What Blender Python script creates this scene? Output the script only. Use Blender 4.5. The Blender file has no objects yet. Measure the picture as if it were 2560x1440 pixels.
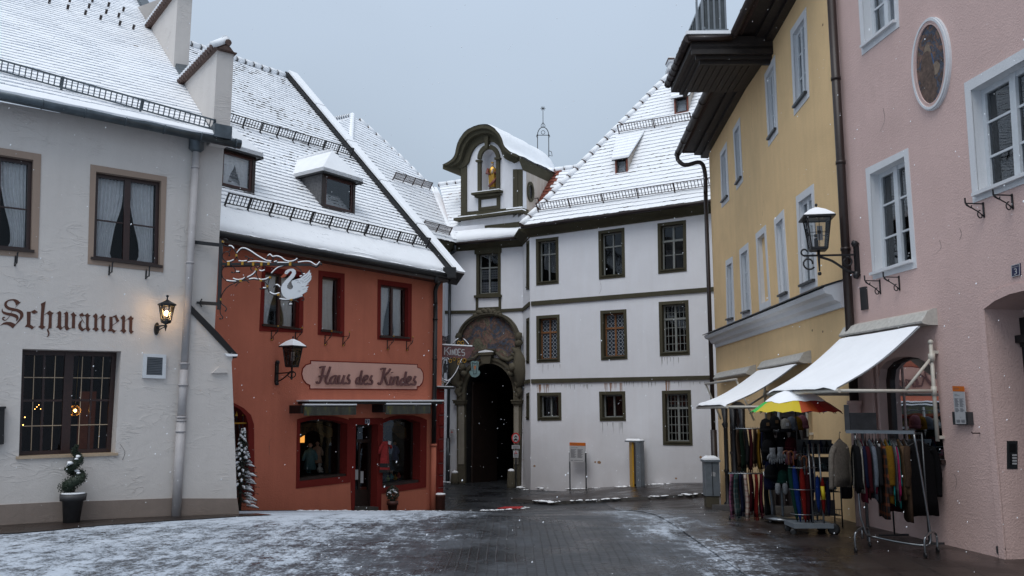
import bpy,math,random,bmesh
from math import sin,cos,pi,radians,atan,sqrt
from mathutils import Vector,noise
from mathutils.geometry import tessellate_polygon
random.seed(7)
S = bpy.context.scene
COL = S.collection
F = 2133.0
PIT = atan((1030 - 720) / F)
CAM = Vector((0,0,1.7))
V = Vector

# ---------------------------------------------------------------- camera geometry / wall frames
def ray(px,py):
    x = (px - 1280) / F;y = (720 - py) / F
    return V((x,cos(PIT) - y * sin(PIT),sin(PIT) + y * cos(PIT)))

def at_y(px,py,Y):
    r = ray(px,py)
    return CAM + r * (Y / r.y)

class Fr:
    """a flat surface of the place: origin, direction along it, direction up it, and its normal (towards the street)"""
    def __init__(s,o,d,u):
        s.o = V(o);s.d = V(d).normalized();s.u = V(u).normalized();s.n = s.d.cross(s.u).normalized()
    def hit(s,px,py):
        r = ray(px,py)
        return CAM + r * ((s.o - CAM).dot(s.n) / r.dot(s.n))
    def st(s,px,py):
        q = s.hit(px,py) - s.o
        return (q.dot(s.d),q.dot(s.u))
    def P(s,a,b,off=0.0):
        return s.o + s.d * a + s.u * b + s.n * off
    def shift(s,k):
        return Fr(s.o + s.n * k,s.d,s.u)
    def sts(s,pts):
        return [s.st(*p) for p in pts]

def wall(p0,p1):
    a = V((p0[0],p0[1],0));b = V((p1[0],p1[1],0))
    return Fr(a,b - a,(0,0,1))

class Quad:
    """a four-cornered patch of a frame; TL, TR, BR, BL in (s, t)"""
    def __init__(s,fr,tl,tr,br,bl):
        s.fr = fr;s.c = [V(tl),V(tr),V(br),V(bl)]
    @property
    def w(s): return ((s.c[1] - s.c[0]).length + (s.c[2] - s.c[3]).length) / 2
    @property
    def h(s): return ((s.c[0] - s.c[3]).length + (s.c[1] - s.c[2]).length) / 2
    def st(s,a,b):
        top = s.c[0].lerp(s.c[1],a);bot = s.c[3].lerp(s.c[2],a)
        return bot.lerp(top,b)
    def P(s,a,b,off=0.0):
        q = s.st(a,b)
        return s.fr.P(q.x,q.y,off)
    def inset(s,l,r=None,b=None,t=None):
        r = l if r is None else r;b = l if b is None else b;t = l if t is None else t
        l /= s.w;r /= s.w;b /= s.h;t /= s.h
        return Quad(s.fr,s.st(l,1 - t),s.st(1 - r,1 - t),s.st(1 - r,b),s.st(l,b))
    def loop(s): return [tuple(p) for p in s.c]

def pq(fr,tl,tr,br,bl):
    return Quad(fr,fr.st(*tl),fr.st(*tr),fr.st(*br),fr.st(*bl))

# ---------------------------------------------------------------- objects
ROOT = {}
def thing(name,label,cat,loc,group=None):
    o = bpy.data.objects.new(name,None);COL.objects.link(o)
    o.location = loc;o.empty_display_size = 0.2
    o['label'] = label;o['category'] = cat
    if group: o['group'] = group
    ROOT[o.name] = V(loc)
    return o

def sm(m):
    return M[m] if isinstance(m,str) else m

class MB:
    def __init__(s): s.v = [];s.f = [];s.m = [];s.uv = {};s.sm = []
    def vs(s,pts):
        k = len(s.v);s.v.extend(V(p) for p in pts);return list(range(k,k + len(pts)))
    def fi(s,idx,m=0,smooth=False): s.f.append(tuple(idx));s.m.append(m);s.sm.append(smooth)
    def face(s,pts,m=0): s.fi(s.vs(pts),m)
    def hexa(s,p,m=0):
        i = s.vs(p)
        for f in ((3,2,1,0),(4,5,6,7),(0,1,5,4),(1,2,6,5),(2,3,7,6),(3,0,4,7)):
            s.fi([i[k] for k in f],m)
    def box(s,lo,hi,m=0):
        x0,y0,z0 = lo;x1,y1,z1 = hi
        s.hexa([(x0,y0,z0),(x1,y0,z0),(x1,y1,z0),(x0,y1,z0),(x0,y0,z1),(x1,y0,z1),(x1,y1,z1),(x0,y1,z1)],m)
    def loft(s,loops,m=0,caps=True,closed=True,smooth=False):
        n = len(loops[0]);ids = [s.vs(l) for l in loops]
        for a,b in zip(ids,ids[1:]):
            for k in range(n if closed else n - 1):
                s.fi((a[k],a[(k + 1) % n],b[(k + 1) % n],b[k]),m,smooth)
        if caps and closed:
            s.poly_i(ids[0][::-1],m);s.poly_i(ids[-1],m)
    def poly_i(s,ids,m=0):
        if len(ids) <= 4: s.fi(ids,m);return
        pts = [s.v[i] for i in ids]
        for t in tessellate_polygon([pts]): s.fi([ids[k] for k in t],m)
    def prism(s,fr,pts,o0,o1,m=0,mside=None):
        """an outline in (s, t) on frame fr, from offset o0 (back) to o1 (front)"""
        a = s.vs([fr.P(p[0],p[1],o0) for p in pts]);b = s.vs([fr.P(p[0],p[1],o1) for p in pts])
        n = len(pts);ms = m if mside is None else mside
        for k in range(n): s.fi((a[k],a[(k + 1) % n],b[(k + 1) % n],b[k]),ms)
        s.poly_i(a[::-1],ms);s.poly_i(b,m)
    def qb(s,Q,a0,a1,b0,b1,o0,o1,m=0):
        p = [Q.P(a0,b0,o0),Q.P(a1,b0,o0),Q.P(a1,b1,o0),Q.P(a0,b1,o0)]
        p += [Q.P(a0,b0,o1),Q.P(a1,b0,o1),Q.P(a1,b1,o1),Q.P(a0,b1,o1)]
        s.hexa(p,m)
    def ring(s,Q,w,o0,o1,m=0,wr=None,wb=None,wt=None):
        wr = w if wr is None else wr;wb = w if wb is None else wb;wt = w if wt is None else wt
        a = w / Q.w;r = wr / Q.w;b = wb / Q.h;t = wt / Q.h
        s.qb(Q,0,a,0,1,o0,o1,m);s.qb(Q,1 - r,1,0,1,o0,o1,m)
        if b > 0: s.qb(Q,a,1 - r,0,b,o0,o1,m)
        if t > 0: s.qb(Q,a,1 - r,1 - t,1,o0,o1,m)
    def ringpoly(s,fr,inner,outer,o0,o1,m=0,closed=True):
        n = len(inner);R = range(n if closed else n - 1)
        for k in R:
            j = (k + 1) % n
            p = [fr.P(*inner[k],o0),fr.P(*inner[j],o0),fr.P(*outer[j],o0),fr.P(*outer[k],o0)]
            p += [fr.P(*inner[k],o1),fr.P(*inner[j],o1),fr.P(*outer[j],o1),fr.P(*outer[k],o1)]
            s.hexa(p,m)
    def tube(s,pts,r,n=6,m=0,closed=False,smooth=True):
        pts = [V(p) for p in pts]
        N = len(pts)
        if N < 2: return
        rr = r if isinstance(r,(list,tuple)) else [r] * N
        loops = [];ref = None
        for i,p in enumerate(pts):
            if closed: t = pts[(i + 1) % N] - pts[i - 1]
            else: t = pts[min(i + 1,N - 1)] - pts[max(i - 1,0)]
            if t.length < 1e-9: t = V((0,0,1))
            t.normalize()
            if ref is None:
                ref = V((0,0,1)) if abs(t.z) < 0.9 else V((1,0,0))
            a = ref - t * ref.dot(t)
            if a.length < 1e-6: a = t.orthogonal()
            a.normalize();b = t.cross(a);ref = a
            loops.append([p + (a * cos(2 * pi * k / n) + b * sin(2 * pi * k / n)) * rr[i] for k in range(n)])
        if closed: loops.append(loops[0])
        s.loft(loops,m,caps=not closed,smooth=smooth and n > 4)
    def bar(s,p0,p1,w,h=None,m=0,up=None):
        """a rectangular bar from p0 to p1"""
        p0 = V(p0);p1 = V(p1);t = (p1 - p0).normalized();h = w if h is None else h
        up = V(up) if up else (V((0,0,1)) if abs(t.z) < 0.95 else V((0,1,0)))
        a = t.cross(up).normalized();b = a.cross(t).normalized()
        l = [a * w / 2 + b * h / 2,-a * w / 2 + b * h / 2,-a * w / 2 - b * h / 2,a * w / 2 - b * h / 2]
        s.loft([[p0 + q for q in l],[p1 + q for q in l]],m)
    def lathe(s,c,prof,n=16,m=0,axis=(0,0,1),smooth=True):
        c = V(c);ax = V(axis).normalized();a = ax.orthogonal().normalized();b = ax.cross(a)
        s.loft([[c + ax * z + (a * cos(2 * pi * k / n) + b * sin(2 * pi * k / n)) * max(r,1e-4) for k in range(n)] for r,z in prof],m,smooth=smooth)
    def ball(s,c,r,n=10,m=0,sx=1,sy=1,sz=1,amp=0):
        c = V(c);L = []
        for i in range(n // 2 + 1):
            th = pi * i / (n // 2);row = []
            for k in range(n):
                ph = 2 * pi * k / n
                d = V((sin(th) * cos(ph) * sx,sin(th) * sin(ph) * sy,-cos(th) * sz))
                row.append(c + d * r * (1 + amp * noise.noise((c + d * 1.3) * 3)))
            L.append(row)
        s.loft(L,m,smooth=True)
    def build(s,name,mats,parent=None,label=None,bevel=0,solid=True,root=None):
        if not isinstance(mats,(list,tuple)): mats = [mats]
        me = bpy.data.meshes.new(name)
        r = V((0,0,0))
        if parent is not None: r = ROOT[parent.name]
        if root is not None: r = V(root)
        me.from_pydata([tuple(p - r) for p in s.v],[],s.f)
        for q in mats: me.materials.append(sm(q))
        for p,k,g in zip(me.polygons,s.m,s.sm): p.material_index = min(k,len(mats) - 1);p.use_smooth = g
        if s.uv:
            lay = me.uv_layers.new(name='UVMap')
            for li,lp in enumerate(me.loops): lay.data[li].uv = s.uv.get(lp.vertex_index,(0,0))
        me.update()
        if solid:
            b = bmesh.new();b.from_mesh(me);bmesh.ops.recalc_face_normals(b,faces=b.faces[:]);b.to_mesh(me);b.free()
        o = bpy.data.objects.new(name,me);COL.objects.link(o)
        if bevel:
            md = o.modifiers.new('Bevel','BEVEL');md.width = bevel;md.segments = 2;md.limit_method = 'ANGLE'
        if parent is not None:
            o.parent = parent;ROOT[o.name] = r
        else:
            o.location = r;ROOT[o.name] = r
        if label: o['label'] = label
        return o
    def single(s,name,mats,label,cat,loc,group=None,**k):
        o = s.build(name,mats,root=loc,**k)
        o['label'] = label;o['category'] = cat
        if group: o['group'] = group
        return o
    def setting(s,name,mats,kind='structure',**k):
        o = s.build(name,mats,**k);o['kind'] = kind;return o

def text_mesh(mb,body,Q,m=0,o0=0.002,o1=0.006,wide=1.0):
    """the built-in font, fitted in the patch Q"""
    cu = bpy.data.curves.new('t','FONT');cu.body = body;cu.size = 1;cu.resolution_u = 3;cu.space_line = 0.9
    ob = bpy.data.objects.new('t',cu);COL.objects.link(ob)
    dg = bpy.context.evaluated_depsgraph_get();dg.update()
    me = bpy.data.meshes.new_from_object(ob.evaluated_get(dg))
    xs = [v.co.x for v in me.vertices];ys = [v.co.y for v in me.vertices]
    if xs:
        x0,x1,y0,y1 = min(xs),max(xs),min(ys),max(ys)
        f = lambda v: Q.P((v.co.x - x0) / (x1 - x0),(v.co.y - y0) / (y1 - y0),o1)
        ids = mb.vs([f(v) for v in me.vertices])
        for p in me.polygons: mb.fi([ids[k] for k in p.vertices],m)
    bpy.data.objects.remove(ob);bpy.data.curves.remove(cu);bpy.data.meshes.remove(me)

# ---------------------------------------------------------------- materials
M = {}
def nodes(name):
    m = bpy.data.materials.new(name);m.use_nodes = True;M[name] = m
    nt = m.node_tree;b = nt.nodes['Principled BSDF']
    return m,nt,b
def N(nt,typ,**k):
    n = nt.nodes.new(typ)
    for a,v in k.items():
        if a in n.inputs: n.inputs[a].default_value = v
        else: setattr(n,a,v)
    return n
def L(nt,a,b): nt.links.new(a,b)
def rgb(c): return (c[0],c[1],c[2],1)
def mul(c,k): return tuple(min(1,x * k) for x in c)
def noise_node(nt,scale,detail=4,rough=0.55,dist=0,vec=None):
    n = N(nt,'ShaderNodeTexNoise');n.inputs['Scale'].default_value = scale;n.inputs['Detail'].default_value = detail
    n.inputs['Roughness'].default_value = rough;n.inputs['Distortion'].default_value = dist
    if vec is not None: L(nt,vec,n.inputs['Vector'])
    return n
def ramp(nt,src,stops):
    r = N(nt,'ShaderNodeValToRGB');e = r.color_ramp.elements
    while len(e) < len(stops): e.new(0.5)
    for q,(p,c) in zip(e,stops): q.position = p;q.color = rgb(c) if len(c) == 3 else c
    L(nt,src,r.inputs['Fac']);return r
def mixc(nt,fac,a,b,mode='MIX'):
    m = N(nt,'ShaderNodeMix',data_type='RGBA',blend_type=mode)
    for s_,v in ((m.inputs[0],fac),(m.inputs[6],a),(m.inputs[7],b)):
        if hasattr(v,'is_linked') or hasattr(v,'links'): L(nt,v,s_)
        else: s_.default_value = v if isinstance(v,(int,float)) else rgb(v)
    return m.outputs[2]
def mth(nt,op,a,b=0.0,c=0.0,clamp=False):
    m = N(nt,'ShaderNodeMath',operation=op);m.use_clamp = clamp
    for s_,v in zip(m.inputs,(a,b,c)):
        if hasattr(v,'links'): L(nt,v,s_)
        else: s_.default_value = v
    return m.outputs[0]
def bump(nt,b,h,strength,dist=0.02):
    n = N(nt,'ShaderNodeBump');n.inputs['Strength'].default_value = strength;n.inputs['Distance'].default_value = dist
    L(nt,h,n.inputs['Height']);L(nt,n.outputs[0],b.inputs['Normal'])
def mat(name,col,rough=0.6,metal=0.0,var=0.0,vs=8.0,bmp=0.0,bs=40.0,spec=0.5,emit=None,es=1.0):
    m,nt,b = nodes(name)
    b.inputs['Base Color'].default_value = rgb(col);b.inputs['Roughness'].default_value = rough
    b.inputs['Metallic'].default_value = metal;b.inputs['Specular IOR Level'].default_value = spec
    if var or bmp:
        tc = N(nt,'ShaderNodeTexCoord')
    if var:
        n = noise_node(nt,vs,5,0.6,0.3,tc.outputs['Object'])
        r = ramp(nt,n.outputs[0],[(0.3,mul(col,1 - var)),(0.7,mul(col,1 + var))])
        L(nt,r.outputs[0],b.inputs['Base Color'])
    if bmp:
        n = noise_node(nt,bs,4,0.6,0,tc.outputs['Object']);bump(nt,b,n.outputs[0],bmp)
    if emit:
        b.inputs['Emission Color'].default_value = rgb(emit);b.inputs['Emission Strength'].default_value = es
    return m
def plaster(name,col,trowel=0.0,grain=0.3,gs=90,var=0.1,dirt=None,streak=0.12):
    """painted render: broad tone changes, fine grain, optional trowel ridges, weather streaks"""
    m,nt,b = nodes(name);b.inputs['Roughness'].default_value = 0.9;b.inputs['Specular IOR Level'].default_value = 0.2
    tc = N(nt,'ShaderNodeTexCoord');vec = tc.outputs['Object']
    n1 = noise_node(nt,0.9,6,0.62,0.4,vec)
    r = ramp(nt,n1.outputs[0],[(0.25,mul(col,1 - var)),(0.75,mul(col,1 + var * 0.6))])
    mp = N(nt,'ShaderNodeMapping');mp.inputs['Scale'].default_value = (3.2,3.2,0.28);L(nt,vec,mp.inputs['Vector'])
    n2 = noise_node(nt,1.6,6,0.65,0,mp.outputs[0])
    s2 = ramp(nt,n2.outputs[0],[(0.35,(0.0,) * 3),(0.72,(1,) * 3)])
    c = mixc(nt,mth(nt,'MULTIPLY',s2.outputs[0],streak),r.outputs[0],dirt or mul(col,0.55))
    n4 = noise_node(nt,14,4,0.7,0.5,vec)
    s4 = ramp(nt,n4.outputs[0],[(0.62,(0.0,) * 3),(0.78,(1,) * 3)])
    c = mixc(nt,mth(nt,'MULTIPLY',s4.outputs[0],0.22),c,mul(col,0.6))
    L(nt,c,b.inputs['Base Color'])
    g = noise_node(nt,gs,3,0.6,0,vec)
    h = mth(nt,'MULTIPLY',g.outputs[0],0.25 * grain)
    if trowel:
        mp2 = N(nt,'ShaderNodeMapping');mp2.inputs['Scale'].default_value = (1.0,1.0,3.2);mp2.inputs['Rotation'].default_value = (0.2,0.35,0.1)
        L(nt,vec,mp2.inputs['Vector'])
        t = noise_node(nt,1.9,4,0.5,1.3,mp2.outputs[0])
        msk = noise_node(nt,1.7,2,0.5,0,vec);mk = ramp(nt,msk.outputs[0],[(0.48,(0,) * 3),(0.62,(1,) * 3)])
        ab = mth(nt,'ABSOLUTE',mth(nt,'SUBTRACT',t.outputs[0],0.5))
        rd = ramp(nt,ab,[(0.0,(1,) * 3),(0.02,(0.3,) * 3),(0.12,(0,) * 3)])
        h = mth(nt,'ADD',h,mth(nt,'MULTIPLY',mth(nt,'MULTIPLY',rd.outputs[0],mk.outputs[0]),trowel * 0.55))
        big = noise_node(nt,5,3,0.5,0.6,vec);h = mth(nt,'ADD',h,mth(nt,'MULTIPLY',big.outputs[0],trowel * 0.8))
    bump(nt,b,h,0.9,0.03)
    return m
# ---------------------------------------------------------------- palette
plaster('inn_wall',(0.62,0.585,0.555),trowel=0.38,grain=0.5,gs=60,var=0.05,streak=0.10,dirt=(0.34,0.30,0.28))
plaster('inn_plinth',(0.27,0.22,0.19),trowel=0.35,grain=0.5,gs=60,var=0.10,streak=0.2)
plaster('tan_band',(0.33,0.25,0.20),grain=0.3,var=0.06)
plaster('red_wall',(0.55,0.175,0.110),trowel=0.10,grain=1.5,gs=34,var=0.13,streak=0.14,dirt=(0.22,0.06,0.04))
plaster('red_trim',(0.17,0.018,0.014),grain=0.5,gs=50,var=0.12)
plaster('sign_pink',(0.70,0.41,0.34),grain=1.4,gs=34,var=0.06)
plaster('white_wall',(0.78,0.79,0.83),trowel=0.05,grain=0.5,gs=50,var=0.06,streak=0.2,dirt=(0.36,0.31,0.27))
plaster('olive_trim',(0.075,0.068,0.045),grain=0.6,gs=50,var=0.22,streak=0.3)
plaster('yellow_wall',(0.83,0.585,0.315),trowel=0.04,grain=0.8,gs=50,var=0.12,streak=0.14,dirt=(0.42,0.30,0.17))
plaster('white_trim',(0.68,0.69,0.71),grain=0.5,gs=50,var=0.05,streak=0.15)
plaster('pink_wall',(0.66,0.475,0.435),trowel=0.12,grain=1.2,gs=44,var=0.10,streak=0.12,dirt=(0.38,0.26,0.25))
plaster('stone',(0.105,0.092,0.066),trowel=0.1,grain=1.2,gs=30,var=0.35,streak=0.4)
plaster('pale_stone',(0.30,0.27,0.22),trowel=0.1,grain=1.0,gs=30,var=0.35,streak=0.5)
plaster('stain_cheek',(0.55,0.50,0.45),grain=0.6,var=0.2,streak=0.5,dirt=(0.3,0.2,0.12))
mat('snow',(0.90,0.92,0.95),0.85,var=0.03,vs=3,bmp=0.25,bs=14,spec=0.2)
mat('snow_thin',(0.72,0.77,0.83),0.8,var=0.10,vs=20,bmp=0.4,bs=50,spec=0.2)
mat('tile',(0.085,0.050,0.040),0.75,var=0.4,vs=20,bmp=0.3,bs=60)
mat('tile_grey',(0.10,0.10,0.105),0.7,var=0.35,vs=20,bmp=0.3,bs=60)
mat('tile_red',(0.22,0.06,0.035),0.75,var=0.4,vs=14,bmp=0.4,bs=60)
mat('iron',(0.012,0.012,0.014),0.42,metal=0.2,var=0.2,vs=30,bmp=0.1,bs=80)
mat('rust_iron',(0.045,0.026,0.022),0.55,metal=0.2,var=0.3,vs=30)
mat('dark_brown',(0.022,0.012,0.010),0.45,var=0.3,vs=30)
mat('soffit',(0.020,0.014,0.012),0.55,var=0.4,vs=8,bmp=0.2,bs=30)
mat('zinc',(0.095,0.115,0.13),0.42,metal=0.6,var=0.25,vs=6,bmp=0.06,bs=20)
mat('pale_pipe',(0.42,0.40,0.40),0.5,var=0.08,vs=6)
mat('cream_metal',(0.50,0.47,0.41),0.42,var=0.10,vs=12)
mat('awning_box',(0.48,0.46,0.42),0.5,var=0.16,vs=14)
mat('brown_sash',(0.030,0.012,0.010),0.35,var=0.25,vs=18)
mat('brown_sash_red',(0.050,0.014,0.011),0.35,var=0.25,vs=18)
mat('white_sash',(0.58,0.61,0.64),0.45,var=0.06,vs=12)
mat('grey_sash',(0.20,0.21,0.20),0.6,var=0.2,vs=18)
mat('ochre_sash',(0.20,0.085,0.030),0.55,var=0.2,vs=18)
mat('room',(0.014,0.013,0.012),0.9)
mat('room_warm',(0.035,0.022,0.014),0.9,var=0.4,vs=3)
mat('gold',(0.45,0.25,0.04),0.32,metal=0.7,var=0.2,vs=40)
mat('brass',(0.45,0.30,0.10),0.4,metal=0.8)
mat('steel',(0.22,0.23,0.24),0.28,metal=0.9,var=0.1)
mat('dark_steel',(0.06,0.065,0.07),0.35,metal=0.6,var=0.2)
mat('paint_white',(0.60,0.63,0.66),0.5,var=0.04)
mat('letter_brown',(0.085,0.030,0.018),0.8,var=0.1)
mat('letter_mauve',(0.13,0.055,0.055),0.55,var=0.25,vs=10)
mat('sill_tile',(0.42,0.32,0.22),0.5,var=0.15,vs=12)
mat('pot_dark',(0.045,0.045,0.048),0.55,var=0.2,vs=10)
mat('pot_brown',(0.07,0.022,0.016),0.6,var=0.2,vs=10)
mat('leaf_dark',(0.010,0.022,0.010),0.6,var=0.4,vs=40)
mat('leaf_conifer',(0.014,0.024,0.016),0.6,var=0.4,vs=40)
mat('bark',(0.05,0.035,0.025),0.9)
mat('black',(0.006,0.006,0.007),0.5)
mat('blue_sign',(0.010,0.014,0.06),0.3)
mat('verdigris',(0.14,0.22,0.22),0.5,var=0.25,vs=20)
mat('orange_paint',(0.55,0.13,0.01),0.5,var=0.1)
mat('yellow_paint',(0.50,0.27,0.02),0.5,var=0.1)
mat('print_grey',(0.12,0.12,0.13),0.7)
mat('board_white',(0.42,0.42,0.43),0.45,var=0.05)
mat('red_paint',(0.45,0.02,0.02),0.45,var=0.1)
mat('canvas',(0.55,0.56,0.58),0.85,var=0.05,bmp=0.2,bs=120)
mat('box_grey',(0.15,0.17,0.19),0.5,var=0.2,vs=5,bmp=0.05)
mat('cladding',(0.13,0.15,0.17),0.5,var=0.2,vs=3)
mat('warm_lamp',(1,0.6,0.2),0.5,emit=(1.0,0.50,0.13),es=22)
mat('warm_bulb',(1,0.7,0.3),0.5,emit=(1.0,0.62,0.25),es=60)
mat('warm_shade',(0.8,0.4,0.1),0.6,emit=(1.0,0.42,0.08),es=1.4)
mat('fairy',(1,0.6,0.2),0.5,emit=(1.0,0.50,0.12),es=9)
mat('curtain',(0.86,0.88,0.90),0.9,var=0.08,vs=16)
mat('skin_doll',(0.40,0.26,0.20),0.7)

def glassy(name,tint,clear,rough=0.02,kf=1.5):
    m = bpy.data.materials.new(name);m.use_nodes = True;M[name] = m;nt = m.node_tree
    for n in list(nt.nodes): nt.nodes.remove(n)
    o = N(nt,'ShaderNodeOutputMaterial');t = N(nt,'ShaderNodeBsdfTransparent');t.inputs[0].default_value = rgb((clear,) * 3)
    g = N(nt,'ShaderNodeBsdfGlossy');g.inputs['Roughness'].default_value = rough;g.inputs[0].default_value = rgb(tint)
    lw = N(nt,'ShaderNodeFresnel');lw.inputs[0].default_value = 1.5
    tc = N(nt,'ShaderNodeTexCoord');ns = noise_node(nt,1.3,2,0.5,0,tc.outputs['Object'])
    bp = N(nt,'ShaderNodeBump');bp.inputs['Strength'].default_value = 0.05;bp.inputs['Distance'].default_value = 0.05
    L(nt,ns.outputs[0],bp.inputs['Height']);L(nt,bp.outputs[0],g.inputs['Normal'])
    mx = N(nt,'ShaderNodeMixShader');f = mth(nt,'MULTIPLY_ADD',lw.outputs[0],kf,0.015,clamp=True)
    L(nt,f,mx.inputs[0]);L(nt,t.outputs[0],mx.inputs[1]);L(nt,g.outputs[0],mx.inputs[2]);L(nt,mx.outputs[0],o.inputs[0])
glassy('glass',(0.8,0.85,0.9),0.95)
glassy('glass_dark',(0.50,0.54,0.58),0.75)
glassy('glass_soft',(0.4,0.42,0.45),0.85,kf=.7)
glassy('lamp_glass',(0.7,0.7,0.7),0.88)

def bullseye():
    """round leaded panes: pale rings of lead on dark glass"""
    m,nt,b = nodes('bullseye');b.inputs['Roughness'].default_value = 0.25
    tc = N(nt,'ShaderNodeUVMap');mp = N(nt,'ShaderNodeMapping');mp.inputs['Scale'].default_value = (1,1,1)
    L(nt,tc.outputs[0],mp.inputs['Vector'])
    v = N(nt,'ShaderNodeTexVoronoi',feature='F1');v.inputs['Scale'].default_value = 7.2;v.inputs['Randomness'].default_value = 0.12
    L(nt,mp.outputs[0],v.inputs['Vector'])
    r = ramp(nt,v.outputs['Distance'],[(0.0,(0.02,0.035,0.05)),(0.38,(0.015,0.022,0.032)),(0.42,(0.26,0.29,0.32)),(0.50,(0.26,0.29,0.32)),(0.54,(0.01,0.01,0.012))])
    L(nt,r.outputs[0],b.inputs['Base Color']);bump(nt,b,r.outputs[0],0.3)
bullseye()

def fresco(name,seed,tint):
    """faded, blistered wall painting reduced to soft patches of earth colours"""
    m,nt,b = nodes(name);b.inputs['Roughness'].default_value = 0.8
    tc = N(nt,'ShaderNodeTexCoord');mp = N(nt,'ShaderNodeMapping');mp.inputs['Location'].default_value = (seed,seed * 2,seed * 3)
    L(nt,tc.outputs['Object'],mp.inputs['Vector'])
    n = noise_node(nt,1.7 * tint,5,0.62,1.2,mp.outputs[0])
    r = ramp(nt,n.outputs[0],[(0.28,(0.03,0.025,0.02)),(0.40,(0.10,0.06,0.045)),(0.455,(0.05,0.085,0.14)),(0.50,(0.13,0.085,0.06)),(0.55,(0.22,0.12,0.10)),(0.62,(0.10,0.11,0.07)),(0.72,(0.30,0.23,0.17))])
    n2 = noise_node(nt,9 * tint,5,0.7,0.4,mp.outputs[0]);r2 = ramp(nt,n2.outputs[0],[(0.35,(0.35,) * 3),(0.65,(1.2,) * 3)])
    L(nt,mixc(nt,0.8,r.outputs[0],r2.outputs[0],'MULTIPLY'),b.inputs['Base Color']);bump(nt,b,n2.outputs[0],0.3)
fresco('fresco',3.1,1.0);fresco('fresco_oval',8.7,2.6)

def tarp():
    m,nt,b = nodes('tarp');b.inputs['Roughness'].default_value = 0.5
    tc = N(nt,'ShaderNodeTexCoord');mp = N(nt,'ShaderNodeMapping');mp.inputs['Scale'].default_value = (3,3,0.8);L(nt,tc.outputs['Object'],mp.inputs['Vector'])
    n = noise_node(nt,2.0,5,0.6,0.3,mp.outputs[0])
    r = ramp(nt,n.outputs[0],[(0.3,(0.03,0.025,0.018)),(0.52,(0.06,0.065,0.055)),(0.62,(0.10,0.10,0.04)),(0.7,(0.22,0.21,0.03))])
    L(nt,r.outputs[0],b.inputs['Base Color'])
tarp()

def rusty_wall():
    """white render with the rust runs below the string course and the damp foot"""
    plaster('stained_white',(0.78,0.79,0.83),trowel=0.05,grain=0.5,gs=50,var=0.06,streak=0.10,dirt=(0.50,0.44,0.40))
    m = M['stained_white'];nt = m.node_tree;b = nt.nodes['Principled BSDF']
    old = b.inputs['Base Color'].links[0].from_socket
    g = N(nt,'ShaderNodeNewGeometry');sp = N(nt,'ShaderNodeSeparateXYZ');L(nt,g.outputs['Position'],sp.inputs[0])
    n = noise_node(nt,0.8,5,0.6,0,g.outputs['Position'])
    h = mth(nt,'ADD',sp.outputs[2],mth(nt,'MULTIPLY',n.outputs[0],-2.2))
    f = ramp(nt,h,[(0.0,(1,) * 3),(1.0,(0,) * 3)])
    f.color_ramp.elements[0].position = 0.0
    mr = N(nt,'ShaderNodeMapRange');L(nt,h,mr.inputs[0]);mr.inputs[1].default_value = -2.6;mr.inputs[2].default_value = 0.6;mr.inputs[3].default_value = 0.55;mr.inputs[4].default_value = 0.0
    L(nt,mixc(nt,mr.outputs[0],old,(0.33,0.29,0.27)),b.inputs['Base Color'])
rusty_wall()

# ---------------------------------------------------------------- camera, sky, light
cd = bpy.data.cameras.new('camera');cam = bpy.data.objects.new('camera',cd);COL.objects.link(cam)
cam.location = CAM;cam.rotation_euler = (pi / 2 + PIT,0,0);cd.sensor_width = 36;cd.lens = F / 2560 * 36
cd.clip_end = 500;cd.clip_start = 0.1;S.camera = cam
w = bpy.data.worlds.new('World');S.world = w;w.use_nodes = True
nt = w.node_tree;bg = nt.nodes['Background']
sky = N(nt,'ShaderNodeTexSky',sky_type='NISHITA');sky.sun_disc = False
sky.sun_elevation = radians(52);sky.sun_rotation = radians(200);sky.air_density = 2.0;sky.dust_density = 6.0
tc = N(nt,'ShaderNodeTexCoord');sp = N(nt,'ShaderNodeSeparateXYZ');L(nt,tc.outputs['Generated'],sp.inputs[0])
cr = ramp(nt,sp.outputs[2],[(0.0,(0.39,0.475,0.59)),(0.22,(0.44,0.535,0.65)),(0.46,(0.54,0.65,0.80)),(1.0,(0.64,0.74,0.87))])
cn = noise_node(nt,1.6,4,0.5,0.5,tc.outputs['Generated'])
cl = ramp(nt,cn.outputs[0],[(0.3,(0.92,) * 3),(0.7,(1.06,) * 3)])
c1 = mixc(nt,1.0,cr.outputs[0],cl.outputs[0],'MULTIPLY')
c1 = mixc(nt,1.0,c1,(10,10,10),'MULTIPLY')
hs = N(nt,'ShaderNodeHueSaturation');hs.inputs['Saturation'].default_value = 0.3;L(nt,sky.outputs[0],hs.inputs['Color'])
c2 = mixc(nt,0.10,c1,hs.outputs[0])
L(nt,c2,bg.inputs[0]);bg.inputs[1].default_value = 0.10
sl = bpy.data.lights.new('sun','SUN');sl.energy = 1.5;sl.angle = radians(40);sl.color = (1.0,0.985,0.97)
so = bpy.data.objects.new('sun',sl);COL.objects.link(so)
so.rotation_euler = V((0.24,0.50,-1.0)).to_track_quat('-Z','Y').to_euler();so.location = (0,0,30)
S.view_settings.view_transform = 'Standard';S.view_settings.look = 'None';S.view_settings.exposure = 0;S.view_settings.gamma = 1
S.view_settings.use_curve_mapping = False

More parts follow.
